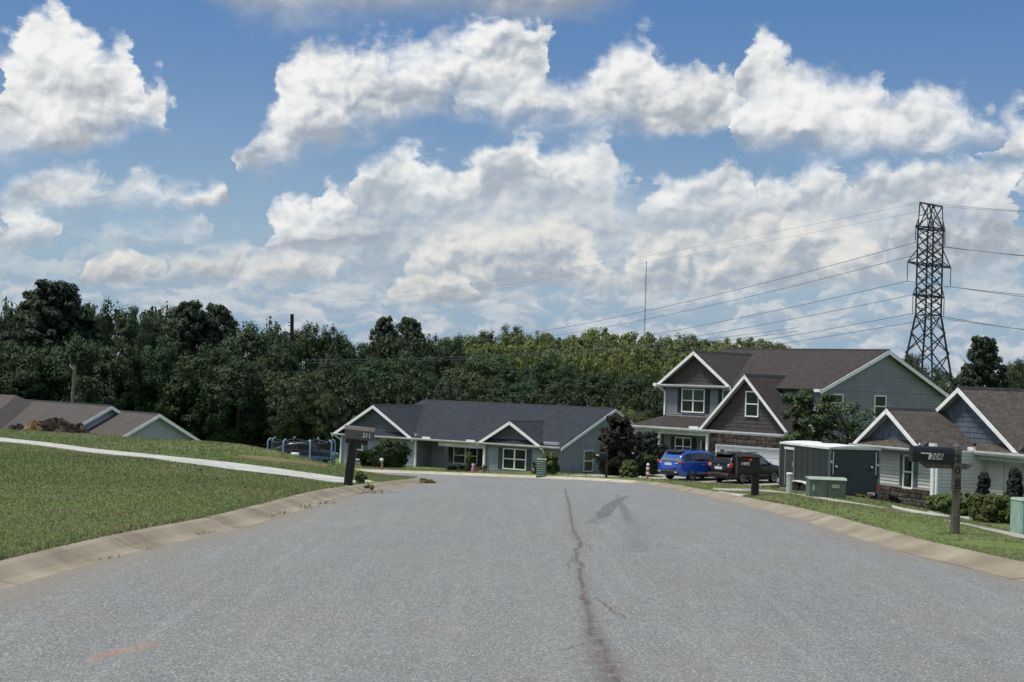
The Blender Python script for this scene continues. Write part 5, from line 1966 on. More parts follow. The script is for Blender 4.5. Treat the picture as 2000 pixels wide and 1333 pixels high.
def lumpy(name, c, size, mat, parent=None, seed=0, n=(28, 14), amp=.25, cut=True):
    rr = random.Random(seed)
    m = MB()
    ph = [rr.uniform(0, 6.28) for _ in range(9)]
    for j in range(n[1] + 1):
        v = (pi / 2) * j / n[1]
        for i in range(n[0]):
            u = 2 * pi * i / n[0]
            r = 1 + amp * (.5 * sin(3 * u + ph[0] + 2 * v) + .35 * sin(5 * u + ph[1] - 3 * v) + .3 * sin(8 * u + ph[2] + 5 * v) + rr.uniform(-.14, .14))
            m.v.append((c[0] + size[0] * r * cos(u) * cos(v), c[1] + size[1] * r * sin(u) * cos(v), c[2] + size[2] * r * sin(v) - .05))
    for j in range(n[1]):
        for i in range(n[0]):
            a, b = j * n[0] + i, j * n[0] + (i + 1) % n[0]
            m.f.append((a, b, b + n[0], a + n[0]))
    return m.build(name, mat, parent)


g = at(95, 845, 60)
g.z = gz(g.x, g.y)
t = empty('brush_pile', g, 0.0, 'long heap of dead brush with a straw coloured top on the left lawn crest', 'brush pile')
s_ = 60 / 2800
zt_ = at(95, 812, 60).z - g.z
lumpy('heap', (0.35, 0, -.25), (1.55, .8, zt_ + .05), M['brush'], t, 3, amp=.14)
lumpy('heap', (1.35, -.1, -.25), (.66, .65, zt_ * .72 + .25), M['brush'], t, 4, amp=.16)
lumpy('heap', (-1.35, 0, -.25), (.90, .6, zt_ * .58 + .25), M['brush'], t, 5, amp=.2)
lumpy('straw_patch', (-.52, -.30, zt_ * .42), (.48, .40, zt_ * .42), M['brush_straw'], t, 6, amp=.18)
rr = random.Random(8)
m_ = MB()
for i in range(260):
    x = rr.uniform(-1.9, 1.9)
    z_ = rr.uniform(.0, zt_ * (.92 - .5 * abs(x - .3) / 2.0))
    y = -.72 + .55 * z_ / max(zt_, .1)
    a = rr.uniform(0, 3.14)
    l = rr.uniform(.10, .32)
    m_.beam((x, y, z_), (x + cos(a) * l, y - rr.uniform(-.05, .12), z_ + sin(a) * l * .25), .022)
m_.build('twigs', M['brush_straw'], t, kind='stuff')
m_ = MB()
for i in range(260):
    x = rr.uniform(-1.9, 1.9)
    z_ = rr.uniform(.0, zt_ * (.96 - .55 * abs(x - .3) / 2.0))
    y = -.74 + .55 * z_ / max(zt_, .1)
    a = rr.uniform(0, 3.14)
    l = rr.uniform(.15, .40)
    m_.beam((x, y, z_), (x + cos(a) * l, y - rr.uniform(-.05, .12), z_ + sin(a) * l * .25), .03)
m_.build('twigs', M['brush'], t, kind='stuff')

# soil bank along the crest near the trampoline
bank_pts = [(470, 884), (500, 888), (530, 893), (560, 897), (600, 901), (640, 906)]
m_ = MB()
for i, (px, py) in enumerate(bank_pts):
    g = ghit(px, py + 5, d0=30)
    for k, (dy, dz) in enumerate(((-1.2, 0.0), (-.6, .05), (0, .07), (.7, .0))):
        w_ = 1.0 if 0 < i < len(bank_pts) - 1 else .2
        m_.v.append((g.x + rr.uniform(-.1, .1), g.y + dy * 1.5, gz(g.x, g.y + dy * 1.5) + dz * w_ * rr.uniform(.5, 1.4) - .02 * (k in (0, 3))))
for i in range(len(bank_pts) - 1):
    for k in range(3):
        a = 4 * i + k
        m_.f.append((a, a + 4, a + 5, a + 1))
o = m_.build('soil_bank', M['tan_soil'])
o['kind'] = 'structure'

# ---------------------------------------------------------------- poles, mast, tower, wires
D_ = 118
b = at(139, 800, D_)
gp = gz(b.x, b.y)
tp = at(146.5, 714, D_)
t = empty('utility_pole', (b.x, b.y, gp), 0.0, 'weathered leaning wooden pole behind the low house at left', 'utility pole')
v_ = tp - Vector((b.x, b.y, gp))
MB().tube([(0, 0, -.5), v_ * .5, v_], [.19, .165, .135], 10).build('pole', M['pole_wood'], t)
MB().tube([v_ - Vector((0, 0, .45)), v_ + Vector((-.35, 0, -.1))], .03, 6).build('bracket', M['gutter'], t)
MB().tube([v_ + Vector((-.35, 0, -.1)), v_ + Vector((-.42, 0, .08))], .045, 6).build('insulator', M['gutter'], t)

D_ = 150
b = at(571, 780, D_)
gp = gz(b.x, b.y)
tp = at(570.5, 614, D_)
t = empty('utility_pole', (b.x, b.y, gp), 0.0, 'thick black pole top standing up out of the dark trees at left centre', 'utility pole')
v_ = tp - Vector((b.x, b.y, gp))
MB().tube([(0, 0, -.5), v_ * .6, v_], [.26, .21, .19], 10).build('pole', M['pole_black'], t)
for k in (.9, 1.2):
    MB().beam(v_ + Vector((-.42, 0, -k)), v_ + Vector((.12, 0, -k)), .07).build('crossbar', M['pole_black'], t)

D_ = 420
b = at(1258, 690, D_)
gp = gz(b.x, b.y)
tp = at(1262.5, 510, D_)
t = empty('radio_mast', (b.x, b.y, gp), 0.0, 'thin red and grey radio mast rising far behind the wooded hill', 'mast')
v_ = tp - Vector((b.x, b.y, gp))
for i, (a0, a1) in enumerate(((0, .55), (.55, .86), (.86, 1.0))):
    w_ = (.17, .15, .06)[i]
    m_ = MB()
    for k in range(3):
        o_ = Vector((cos(k * 2.094), sin(k * 2.094), 0)) * w_
        m_.tube([v_ * a0 + o_, v_ * a1 + o_], .045, 5)
    n2 = int((a1 - a0) * v_.length / .8)
    for j in range(n2):
        p = v_ * (a0 + (a1 - a0) * j / n2)
        q = v_ * (a0 + (a1 - a0) * (j + 1) / n2)
        k = j % 3
        m_.beam(p + Vector((cos(k * 2.094), sin(k * 2.094), 0)) * w_, q + Vector((cos((k + 1) * 2.094), sin((k + 1) * 2.094), 0)) * w_, .05)
    m_.build('mast_section', M['wire_dark'] if i != 1 else pm('mast_red', (.16, .06, .05), .6), t, kind='stuff')

# lattice tower
TDI = 140.0
pxm = 2800.0 / TDI
tc_ = at(1813, 620, TDI)
gt = gz(tc_.x, tc_.y) - .2
TW0 = empty('transmission_tower', (tc_.x, tc_.y, gt), 0.0, 'tall dark steel lattice power tower behind the two-storey house', 'transmission tower')


def tz(py):
    return at(1815, py, TDI).z - gt


aA = radians(49)
arm = Vector((sin(aA), cos(aA), 0))
cro = Vector((-cos(aA), sin(aA), 0))
levels = [(0.0, 2.9), (tz(745), 1.80 * 1.03), (tz(690), 1.48), (tz(650), 1.17), (tz(616), .86), (tz(590), .86), (tz(579), .86), (tz(560), .86), (tz(538), .86), (tz(518), .86), (tz(500), .86), (tz(478), .86), (tz(447), .86)]


def corner(z, i):
    h = np.interp(z, [l[0] for l in levels], [l[1] for l in levels])
    sx, sy = ((-1, -1), (1, -1), (1, 1), (-1, 1))[i]
    return arm * (sx * h) + cro * (sy * h) + Vector((0, 0, z))


zt1 = levels[-1][0]
zap = tz(400)
for i in range(4):
    m_ = MB()
    for a, b in ((0.0, levels[4][0]), (levels[4][0], zt1)):
        m_.beam(corner(a, i), corner(b, i), .17 if a == 0 else .14)
    # peak member from the leg top to the ridge bar
    sx = (-1, 1, 1, -1)[i]
    m_.beam(corner(zt1, i), arm * (sx * .30) + Vector((0, 0, zap)), .11)
    m_.build('leg', M['tower_steel'], TW0)
pk_l, pk_r = arm * -1.95 + Vector((0, 0, zap)), arm * 1.95 + Vector((0, 0, zap))
m_ = MB().beam(pk_l, pk_r, .14)
for i in range(4):
    sx = (-1, 1, 1, -1)[i]
    m_.beam(corner(zt1, i), pk_l if sx < 0 else pk_r, .10)
    zm = (zt1 + zap) / 2
    m_.beam(corner(zt1, i), arm * (-sx * .65) + Vector((0, 0, zap)), .06)
for sx in (-1, 1):
    m_.beam(arm * (sx * 1.45) + cro * .4 + Vector((0, 0, (zt1 + zap) / 2)), arm * (sx * 1.45) - cro * .4 + Vector((0, 0, (zt1 + zap) / 2)), .06)
    m_.beam(arm * (sx * 1.4) + Vector((0, 0, (zt1 + zap) / 2)), arm * (sx * .3) + Vector((0, 0, zap)), .05)
m_.build('peak_frame', M['tower_steel'], TW0, kind='stuff')
br = MB()
pan = [levels[0][0], levels[1][0] * .55, levels[1][0], levels[2][0], levels[3][0], levels[4][0], (levels[4][0] + levels[6][0]) / 2, levels[6][0], levels[7][0], levels[8][0], levels[9][0],
       (levels[9][0] + levels[10][0]) / 2 + .4, levels[11][0] - .2, (levels[11][0] + zt1) / 2 + .1, zt1]
for i in range(4):
    j = (i + 1) % 4
    for k in range(len(pan) - 1):
        z0, z1 = pan[k], pan[k + 1]
        w_ = .075 if k > 3 else .09
        br.beam(corner(z0, i), corner(z1, j), w_)
        br.beam(corner(z0, j), corner(z1, i), w_)
    for zz in (levels[4][0], levels[6][0], levels[9][0], zt1):
        br.beam(corner(zz, i), corner(zz, j), .10)
br.build('lattice_brace', M['tower_steel'], TW0, kind='stuff')


def hz_at(px, py, ln):
    """height of a photo row at a point ln along the crossarm"""
    p = tc_ + arm * ln
    return at(px, py, p.y).z - gt


ATT = {}
for nm, ln, zz, ins in (('a', 2.55, levels[-1][0], 1.58), ('b', 3.75, levels[9][0], 1.85), ('c', 2.70, levels[6][0], 1.85)):
    for sg in (-1, 1):
        m_ = MB()
        tip = arm * (sg * ln) + Vector((0, 0, zz))
        i0, i1 = (0, 3) if sg < 0 else (1, 2)
        m_.beam(corner(zz, i0), tip, .11)
        m_.beam(corner(zz, i1), tip, .11)
        up = zz + (1.0 if nm != 'b' else 1.55)
        up = min(up, zap)
        m_.beam(corner(up, i0) if up <= zt1 else corner(zt1, i0) * .6 + (pk_l if sg < 0 else pk_r) * .4, tip, .08)
        m_.beam(corner(up, i1) if up <= zt1 else corner(zt1, i1) * .6 + (pk_l if sg < 0 else pk_r) * .4, tip, .08)
        m_.build('crossarm', M['tower_steel'], TW0)
        st = MB()
        prof = [(.02, 0)]
        nd_ = 9
        for d in range(nd_):
            z_ = -.12 - (ins - .3) * d / nd_
            prof += [(.03, z_), (.085, z_ - .03), (.03, z_ - .07)]
        prof += [(.025, -ins + .08), (.09, -ins), (.03, -ins - .03)]
        st.lathe([(r, z + tip.z) for r, z in prof], (tip.x, tip.y, 0), 8)
        st.build('insulator', M['tower_steel'], TW0)
        ATT[(nm, sg)] = Vector((tc_.x, tc_.y, gt)) + tip + Vector((0, 0, -ins))


def wire(p0, px, py, d, sag, label, r=.028, name='power_line', mat='wire', group='high voltage wires on the lattice tower'):
    q = at(px, py, d)
    pts = []
    n = 26
    for i in range(n + 1):
        s_ = i / n
        p = p0.lerp(q, s_)
        p.z -= sag * 4 * s_ * (1 - s_)
        pts.append(p)
    L = (q - p0).length
    rs = [r * (1 + 0.0 * i) for i in range(n + 1)]
    o = MB().tube(pts, rs, 5).build(name, M[mat])
    tag(o, label, 'wire', group)
    return o


nmn = {'a': 'top', 'b': 'middle', 'c': 'lowest'}
# towards the left: near and far circuit of each arm
for nm, (lx, ly), (rx, ry), sg_ in (('a', (560, 667), (610, 672), 5.2), ('b', (640, 687), (700, 690), 4.4), ('c', (820, 700), (860, 702), 3.4)):
    wire(ATT[(nm, -1)], lx, ly, 380, sg_, '%s wire running left from the near end of the tower crossarm' % nmn[nm])
    wire(ATT[(nm, 1)], rx, ry, 400, sg_, '%s wire running left from the far end of the tower crossarm' % nmn[nm])
# towards the right, out of the frame
for nm, (ax_, ay_), (bx_, by_) in (('a', (2250, 512), (2250, 520)), ('b', (2250, 600), (2250, 594)), ('c', (2250, 672), (2250, 668))):
    wire(ATT[(nm, 1)], ax_, ay_, 120, .25, '%s wire running right from the far end of the tower crossarm' % nmn[nm])
    wire(ATT[(nm, -1)], bx_, by_, 116, .25, '%s wire running right from the near end of the tower crossarm' % nmn[nm])
wt = Vector((tc_.x, tc_.y, gt))
wire(wt + pk_l, 470, 585, 380, 3.0, 'thin shield wire from the near peak of the tower to the left', .012)
wire(wt + pk_r, 520, 590, 400, 3.0, 'thin shield wire from the far peak of the tower to the left', .012)
wire(wt + pk_r, 2250, 418, 120, .2, 'thin shield wire from the far peak of the tower to the right', .016)
wire(wt + pk_l, 2250, 424, 116, .2, 'thin shield wire from the near peak of the tower to the right', .016)
# local line through the trees, off the black pole
p0 = at(572, 704, 150)
wire(p0, 1560, 640, 205, 1.1, 'upper of two slack lines crossing in front of the dark trees', .026, mat='wire', group='slack lines before the trees')
wire(p0 + Vector((0, 0, -.30)), 1560, 647, 205, 1.0, 'lower of two slack lines crossing in front of the dark trees', .026, mat='wire', group='slack lines before the trees')

# ================================================================= cars
def make_car(name, loc, heading, paint, label, sedan=False, front_glass='car_glass', plate_z=.90, cladding=True, lamp_split=False):
    t = empty(name, loc, radians(90 - heading), label, 'car')
    if not sedan:
        ST = [(-2.36, .46, .74, .74, .66), (-2.32, .38, .92, .93, .83), (-2.24, .31, 1.02, 1.05, .89), (-2.10, .27, 1.06, 1.33, .91), (-1.90, .25, 1.08, 1.57, .92), (-1.5, .24, 1.08, 1.655, .925),
              (-.8, .23, 1.06, 1.69, .925), (0.0, .23, 1.04, 1.68, .925), (.45, .23, 1.03, 1.60, .925), (.95, .23, 1.02, 1.34, .925), (1.32, .24, 1.01, 1.08, .92), (1.75, .25, .98, 1.01, .905),
              (2.10, .28, .90, .93, .87), (2.30, .34, .76, .78, .77), (2.36, .42, .60, .60, .62)]
    else:
        ST = [(-2.40, .46, .72, .72, .66), (-2.34, .38, .90, .91, .80), (-2.1, .28, .97, .99, .87), (-1.75, .24, .98, 1.04, .90), (-1.3, .22, .97, 1.28, .905), (-.8, .22, .96, 1.42, .91),
              (-.2, .22, .95, 1.46, .91), (.4, .22, .94, 1.40, .91), (.9, .22, .93, 1.16, .91), (1.25, .23, .92, .97, .905), (1.75, .25, .88, .91, .89), (2.15, .28, .80, .83, .84), (2.36, .36, .66, .67, .72), (2.42, .44, .56, .56, .58)]

    def sect(x, zl, be, ro, hw):
        hwr = hw * .74 if ro - be > .12 else hw * (.93 - .19 * max(0, ro - be) / .12)
        mid = zl + (be - zl) * .5
        return [(0, zl), (hw * .86, zl), (hw * .97, zl + .07), (hw, mid), (hw * .985, be - .10), (hw * .945, be), (hw * .93 * .55 + hwr * .45, be + (ro - be) * .5), (hwr + .03, ro - .045 * min(1, (ro - be) / .2)),
                (hwr * .86, ro), (hwr * .4, ro + .018), (0, ro + .022)]
    m = MB()
    half = [sect(*s_) for s_ in ST]
    np_ = len(half[0])
    ring = 2 * np_ - 2
    for (x, *_), h in zip(ST, half):
        pts = [(x, y, z) for y, z in h] + [(x, -y, z) for y, z in h[-2:0:-1]]
        m.v += pts
    for i in range(len(ST) - 1):
        for j in range(ring):
            a, b = i * ring + j, i * ring + (j + 1) % ring
            m.f.append((a, b, b + ring, a + ring))
    m.f.append(tuple(range(ring - 1, -1, -1)))
    e = (len(ST) - 1) * ring
    m.f.append(tuple(range(e, e + ring)))
    body = m.build('body', M[paint], t, smooth=True)
    xs = [s_[0] for s_ in ST]

    def I(x, k):
        return float(np.interp(x, xs, [s_[k] for s_ in ST]))

    def side_pt(x, f, sg, off):
        be, ro, hw = I(x, 2), I(x, 3), I(x, 4)
        hwr = hw * .74 + .03
        y = hw * .945 + (hwr - hw * .945) * f
        z = be + (ro - .045 - be) * f
        return (x, sg * (y + off), z + off * .3)
    if not sedan:
        wins = ((-1.98, -1.28, 'car_glass'), (-1.18, -.22, 'car_glass'), (-.12, .78, front_glass))
    else:
        wins = ((-1.35, -.35, 'car_glass'), (-.25, .75, front_glass))
    for sg in (-1, 1):
        for x0, x1, gl in wins:
            w_ = MB()
            n = 6
            for i in range(n + 1):
                x = x0 + (x1 - x0) * i / n
                for f in (.10, .86):
                    w_.v.append(side_pt(x, f, sg, .010))
            for i in range(n):
                a = 2 * i
                w_.f.append((a, a + 2, a + 3, a + 1))
            w_.build('side_window', M[gl], t)
        for x0 in ((-.30, .62) if not sedan else (-.38, .6)):
            z_ = I(x0, 2) - .13
            MB().box((x0 - .12, sg * (I(x0, 4) * .99 + .012), z_), (.17, .03, .035), bev=.01).build('door_handle', M['rim' if not sedan else paint], t)
        for x0 in (-1.22, -.18, .95):
            MB().b2(x0 - .006, x0 + .006, sg * (I(x0, 4) * .985 - .01), sg * (I(x0, 4) * 1.0 + .004), .36, I(x0, 2) - .05).build('door_seam', M['black_plastic'], t)
        MB().box((.80, sg * (I(.8, 4) + .11), I(.8, 2) + .08), (.16, .20, .15), bev=.04).build('mirror', M[paint], t)
        if not sedan:
            MB().tube([(-1.75, sg * .60, 1.60), (-1.6, sg * .60, 1.70), (0, sg * .60, 1.735), (.25, sg * .60, 1.685)], .022, 6).build('roof_rail', M['black_plastic'], t)
        if cladding:
            MB().b2(-1.05, 1.05, sg * .90, sg * .945, .20, .36, bev=.02).build('sill', M['black_plastic'], t)
    # rear window, spoiler, lamps, bumper, plate
    if not sedan:
        p = [(-2.235, .70, 1.10), (-2.235, -.70, 1.10), (-1.955, -.60, 1.50), (-1.955, .60, 1.50)]
        MB().prism([(x - .022, y, z) for x, y, z in p], (.012, 0, .006)).build('rear_window', M['car_glass_pale' if paint == 'car_blue' else 'car_glass'], t)
        MB().prism([(-2.08, .60, 1.59), (-2.08, -.60, 1.59), (-1.65, -.62, 1.665), (-1.65, .62, 1.665)], (0, 0, .035)).build('spoiler', M['black_plastic' if paint == 'car_blue' else paint], t)
        MB().b2(-2.41, -2.26, -.78, .78, .33, .60, bev=.06).build('rear_bumper', M['black_plastic'], t)
        MB().b2(-2.375, -2.33, -.26, .26, plate_z - .07, plate_z + .07).build('licence_plate', M['plate'], t)
        MB().lathe([(.06, -2.36), (.05, -2.33)], (0, 0, 1.02), 10, 'x').build('badge', M['rim'], t)
        for sg in (-1, 1):
            if lamp_split:
                MB().box((-2.20, sg * .80, 1.00), (.22, .20, .28), bev=.05).build('tail_lamp', M['tail_red'], t)
                MB().box((-2.27, sg * .66, 1.00), (.14, .12, .20), bev=.04).build('reversing_lamp', M['lamp_clear'], t)
            else:
                MB().box((-2.17, sg * .74, 1.04), (.28, .36, .12), bev=.04).build('tail_lamp', M['tail_red'], t)
                MB().box((-2.33, sg * .60, .985), (.06, .22, .05), bev=.02).build('reversing_lamp', M['lamp_clear'], t)
            MB().box((-2.40, sg * .62, .50), (.03, .2, .05)).build('reflector', M['lamp_clear' if paint == 'car_blue' else 'tail_red'], t)
        wx = (-1.32, 1.42)
    else:
        p = [(-1.72, .62, 1.07), (-1.72, -.62, 1.07), (-1.22, -.55, 1.34), (-1.22, .55, 1.34)]
        MB().prism([(x - .02, y, z + .012) for x, y, z in p], (0, 0, .012)).build('rear_window', M['car_glass'], t)
        for sg in (-1, 1):
            MB().box((-2.3, sg * .62, .84), (.12, .36, .14), bev=.04).build('tail_lamp', M['tail_red'], t)
            MB().box((2.22, sg * .62, .70), (.22, .34, .14), bev=.04).build('headlight', M['lamp_clear'], t)
        wx = (-1.40, 1.42)
    p = [(1.22, .66, I(1.22, 2) + .06), (1.22, -.66, I(1.22, 2) + .06), (.55, -.58, I(.55, 3) - .04), (.55, .58, I(.55, 3) - .04)]
    MB().prism([(x + .03, y, z + .03) for x, y, z in p], (.012, 0, .01)).build('windscreen', M['car_glass'], t)
    for x in wx:
        for sg in (-1, 1):
            wh = empty('wheel', (x, sg * .80, .345))
            wh.parent = t
            MB().lathe([(.21, -.115), (.325, -.115), (.35, -.07), (.35, .07), (.325, .115), (.21, .115)], n=24, axis='y').build('tyre', M['tyre'], wh)
            rm = MB().lathe([(.02, sg * .085), (.065, sg * .10), (.07, sg * .085)], n=10, axis='y')
            rm.lathe([(.205, sg * .115), (.232, sg * .118), (.232, sg * .02), (.205, sg * .02)], n=24, axis='y')
            for k in range(5):
                a = 2 * pi * k / 5 + .3
                for da in (-.16, .16):
                    rm.beam((.05 * cos(a), sg * .092, .05 * sin(a)), (.215 * cos(a + da), sg * .108, .215 * sin(a + da)), .045, .03)
            rm.build('rim', M['rim'], wh)
            MB().lathe([(.01, sg * .03), (.205, sg * .03), (.205, sg * .02), (.01, sg * .02)], n=18, axis='y').build('brake_disc', M['black_plastic'], wh)
            ar = MB()
            n = 12
            for i in range(n + 1):
                a = pi * (-.04) + pi * 1.08 * i / n
                for r_, y_ in ((.365, .905), (.43, .918), (.43, .85), (.365, .80)):
                    ar.v.append((x + r_ * cos(a), sg * y_, .345 + r_ * sin(a)))
            for i in range(n):
                for q in range(3):
                    a_ = 4 * i + q
                    ar.f.append((a_, a_ + 1, a_ + 5, a_ + 4))
            ar.build('wheel_arch', M['black_plastic'], t)
    return t


def car_at(px, py, d, heading, off):
    """rear-left ground corner seen at (px,py) -> origin"""
    a = radians(heading)
    fw, lf = Vector((sin(a), cos(a), 0)), Vector((-cos(a), sin(a), 0))
    p = at(px, py, d)
    return Vector((p.x, p.y, 0)) + fw * 2.3 - lf * .85


p = car_at(1284, 935, 81.5, 49, 0)
p.z = at(1350, 941, 80.5).z
make_car('parked_car', p, 49, 'car_blue', 'bright blue SUV parked on the driveway, seen from its rear corner', plate_z=.93)
ZC = p.z
p = car_at(1381, 942, 80.5, 49, 0)
p.z = at(1447, 946.5, 79.5).z
make_car('parked_car', p, 49, 'car_black', 'black SUV parked between the blue SUV and the trailer', front_glass='car_glass_pale', plate_z=.86, lamp_split=True)
p = at(592, 905, 101)
p.z = at(592, 903, 101).z - .05
make_car('parked_car', p, 97, 'car_grey', 'dark grey sedan parked behind the trampoline', sedan=True, cladding=False)
# the drive under them
dv = [(a, b) for a, b in ((H2.root.location.x, H2.root.location.y),)]
r3, b3 = H2.r, H2.b


def h2w(u, v):
    p = H2.O + r3 * u + b3 * v
    return (p.x, p.y)


def strip_level(name, A, B, zA, zB, mat, n):
    root = empty(name, (0, 0, 0), kind='structure')
    for k in range(n):
        t0, t1 = k / n + .002, (k + 1) / n - .002
        q = []
        for t_ in (t0, t1):
            for E_ in (A, B):
                q.append((E_[0][0] + (E_[1][0] - E_[0][0]) * t_, E_[0][1] + (E_[1][1] - E_[0][1]) * t_, zA + (zB - zA) * t_))
        MB().prism([q[0], q[1], q[3], q[2]], (0, 0, -.6)).build('slab', mat, root)


strip_level('garage_drive', (h2w(-6.3, -.05), h2w(-6.9, -14.0)), (h2w(2.2, -.05), h2w(3.2, -13.0)), ZC + .02, ZC - .0, M['concrete_walk'], 4)

# ================================================================= plants
def leaf_cards(centers, radii, per, size, rng, flat=.75, up=.35, elong=1.5):
    """rhombus leaves scattered through clumps; returns verts, faces"""
    n = len(centers) * per
    ci = np.repeat(np.arange(len(centers)), per)
    d = rng.normal(size=(n, 3))
    d /= np.linalg.norm(d, axis=1)[:, None] + 1e-9
    r = rng.random(n) ** .45
    off = d * r[:, None] * radii[ci][:, None]
    off[:, 2] *= flat
    p = centers[ci] + off
    nrm = d * 1.1 + rng.normal(size=(n, 3)) * .45
    nrm[:, 2] += up
    nrm /= np.linalg.norm(nrm, axis=1)[:, None] + 1e-9
    t = rng.normal(size=(n, 3))
    t -= nrm * (t * nrm).sum(1)[:, None]
    t /= np.linalg.norm(t, axis=1)[:, None] + 1e-9
    b = np.cross(nrm, t)
    s = size * (.6 + .8 * rng.random(n))[:, None]
    v = np.empty((n, 4, 3))
    v[:, 0] = p - t * s * elong * .5
    v[:, 1] = p + b * s * .5
    v[:, 2] = p + t * s * elong * .5
    v[:, 3] = p - b * s * .5
    return v.reshape(-1, 3), np.arange(n * 4).reshape(n, 4)


def mesh_only(name, v, f, mat):
    o = np_mesh(name, v, f, mat)
    me = o.data
    bpy.data.objects.remove(o)
    return me


def trunk_mesh(name, h, r, limbs, rng, top=.8, mat='trunk'):
    m = MB()
    z = np.linspace(0, h * top, 6)
    bend = rng.normal(size=2) * .02 * h
    pts = [(bend[0] * (q / h) ** 2, bend[1] * (q / h) ** 2, q - .3 * (q == 0)) for q in z]
    m.tube(pts, [r * (1.35 if i == 0 else 1 - .75 * q / h) for i, q in enumerate(z)], 7)
    for k in range(limbs):
        zz = h * (.25 + .5 * rng.random())
        a = rng.random() * 6.28
        L = h * (.18 + .16 * rng.random())
        p0 = Vector((0, 0, zz))
        m.tube([p0, p0 + Vector((cos(a) * L * .5, sin(a) * L * .5, L * .35)), p0 + Vector((cos(a) * L, sin(a) * L, L * .75))], [r * .4, r * .28, r * .1], 5)
    o = m.build(name, M[mat])
    me = o.data
    bpy.data.objects.remove(o)
    return me


M['leaf_dark'] = leaf_mat('foliage_dark', (0.022, 0.050, 0.020), (0.033, 0.066, 0.024), (0.050, 0.086, 0.030))
M['leaf_mid'] = leaf_mat('foliage_mid', (0.04, 0.064, 0.026), (0.062, 0.088, 0.032), (0.088, 0.112, 0.04))
M['leaf_lit'] = leaf_mat('foliage_yellow_green_sun_painted', (0.090, 0.135, 0.038), (0.140, 0.172, 0.048), (0.185, 0.200, 0.066))  # yellow-green leaves, paler so the hill's patch of sun sits in their colour
M['leaf_pine'] = leaf_mat('foliage_pine', (0.02, 0.037, 0.022), (0.03, 0.05, 0.027), (0.044, 0.066, 0.034))
M['leaf_hedge'] = leaf_mat('foliage_hedge', (0.062, 0.095, 0.024), (0.088, 0.122, 0.03), (0.135, 0.16, 0.042), scale=1.2, core=-0.1)
M['leaf_bush'] = leaf_mat('foliage_bush', (0.034, 0.06, 0.026), (0.052, 0.082, 0.032), (0.076, 0.106, 0.04), scale=1.2, core=1.2)
M['leaf_purple'] = leaf_mat('foliage_purple', (0.014, 0.011, 0.012), (0.026, 0.018, 0.016), (0.055, 0.042, 0.028), scale=1.0, core=1.2)
M['leaf_juniper'] = leaf_mat('foliage_juniper', (0.014, 0.024, 0.016), (0.020, 0.033, 0.020), (0.030, 0.045, 0.026), scale=1.2, core=0.4)
M['leaf_silver'] = leaf_mat('foliage_myrtle', (0.042, 0.072, 0.038), (0.072, 0.105, 0.058), (0.150, 0.185, 0.130), scale=1.2, core=1.2)
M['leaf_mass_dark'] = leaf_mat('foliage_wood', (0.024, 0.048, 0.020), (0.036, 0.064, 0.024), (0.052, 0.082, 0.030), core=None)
M['leaf_mass_lit'] = leaf_mat('foliage_hill_sun_painted', (0.085, 0.128, 0.036), (0.132, 0.162, 0.046), (0.175, 0.190, 0.062), core=None)  # far hill leaves with the patch of sunshine put into their tone
M['leaf_straw'] = leaf_mat('weeds_straw', (0.10, 0.10, 0.03), (0.14, 0.13, 0.045), (0.18, 0.16, 0.06), scale=2, core=-0.6)

G = np.random.default_rng(21)


def crown_broad(n_cl, per, size, wid=.42, zlo=.06, seed=0, lob=.22, shell=.5):
    """broadleaf crown in a 10 m tall unit tree: uneven lobed envelope filled with leaf clumps"""
    g = np.random.default_rng(seed)
    ph = g.random(8) * 6.28
    C, Rr = [], []
    while len(C) < n_cl:
        u = g.random() * 6.28
        w = g.random()
        z = zlo + (1 - zlo) * w
        # envelope radius by height
        e = (sin(pi * (w * .76 + .16)) ** .52)
        e *= 1 + lob * (.6 * sin(3 * u + ph[0] + 3 * w) + .5 * sin(2 * u - ph[1] + 6 * w) + .4 * sin(5 * u + ph[2] - 4 * w))
        rr_ = (shell + (1 - shell) * g.random()) if g.random() < .8 else g.random()
        rad = wid * 10 * e * rr_
        C.append((rad * cos(u), rad * sin(u), z * 10 * (1 + .05 * sin(4 * u + ph[3]))))
        Rr.append(.55 + .75 * g.random())
    return leaf_cards(np.array(C), np.array(Rr), per, size, g)


def crown_pine(n_cl, per, size, seed=0, wid=.24, zlo=.45, gap=.0):
    g = np.random.default_rng(seed)
    C, Rr = [], []
    n_w = max(7, int(n_cl / 9))
    for k in range(n_w):
        w = k / (n_w - 1)
        z = zlo + (1 - zlo) * w
        L = wid * 10 * (sin(pi * (.20 + .72 * w)) ** .8) * (.75 + .5 * g.random())
        nb = 5 + int(g.random() * 3)
        a0 = g.random() * 6.28
        for b in range(nb):
            a = a0 + 6.28 * b / nb + g.normal() * .25
            for s in (.42, .72, 1.0):
                if g.random() < gap:
                    continue
                rad = L * s * (.85 + .3 * g.random())
                C.append((rad * cos(a), rad * sin(a), 10 * z + s * L * .18 + g.normal() * .10))
                Rr.append((.38 + .30 * g.random()) * (1.15 - .25 * s))
    C.append((0, 0, 9.8))
    Rr.append(.5)
    return leaf_cards(np.array(C), np.array(Rr), per, size, g, flat=.65, up=.6, elong=2.2)


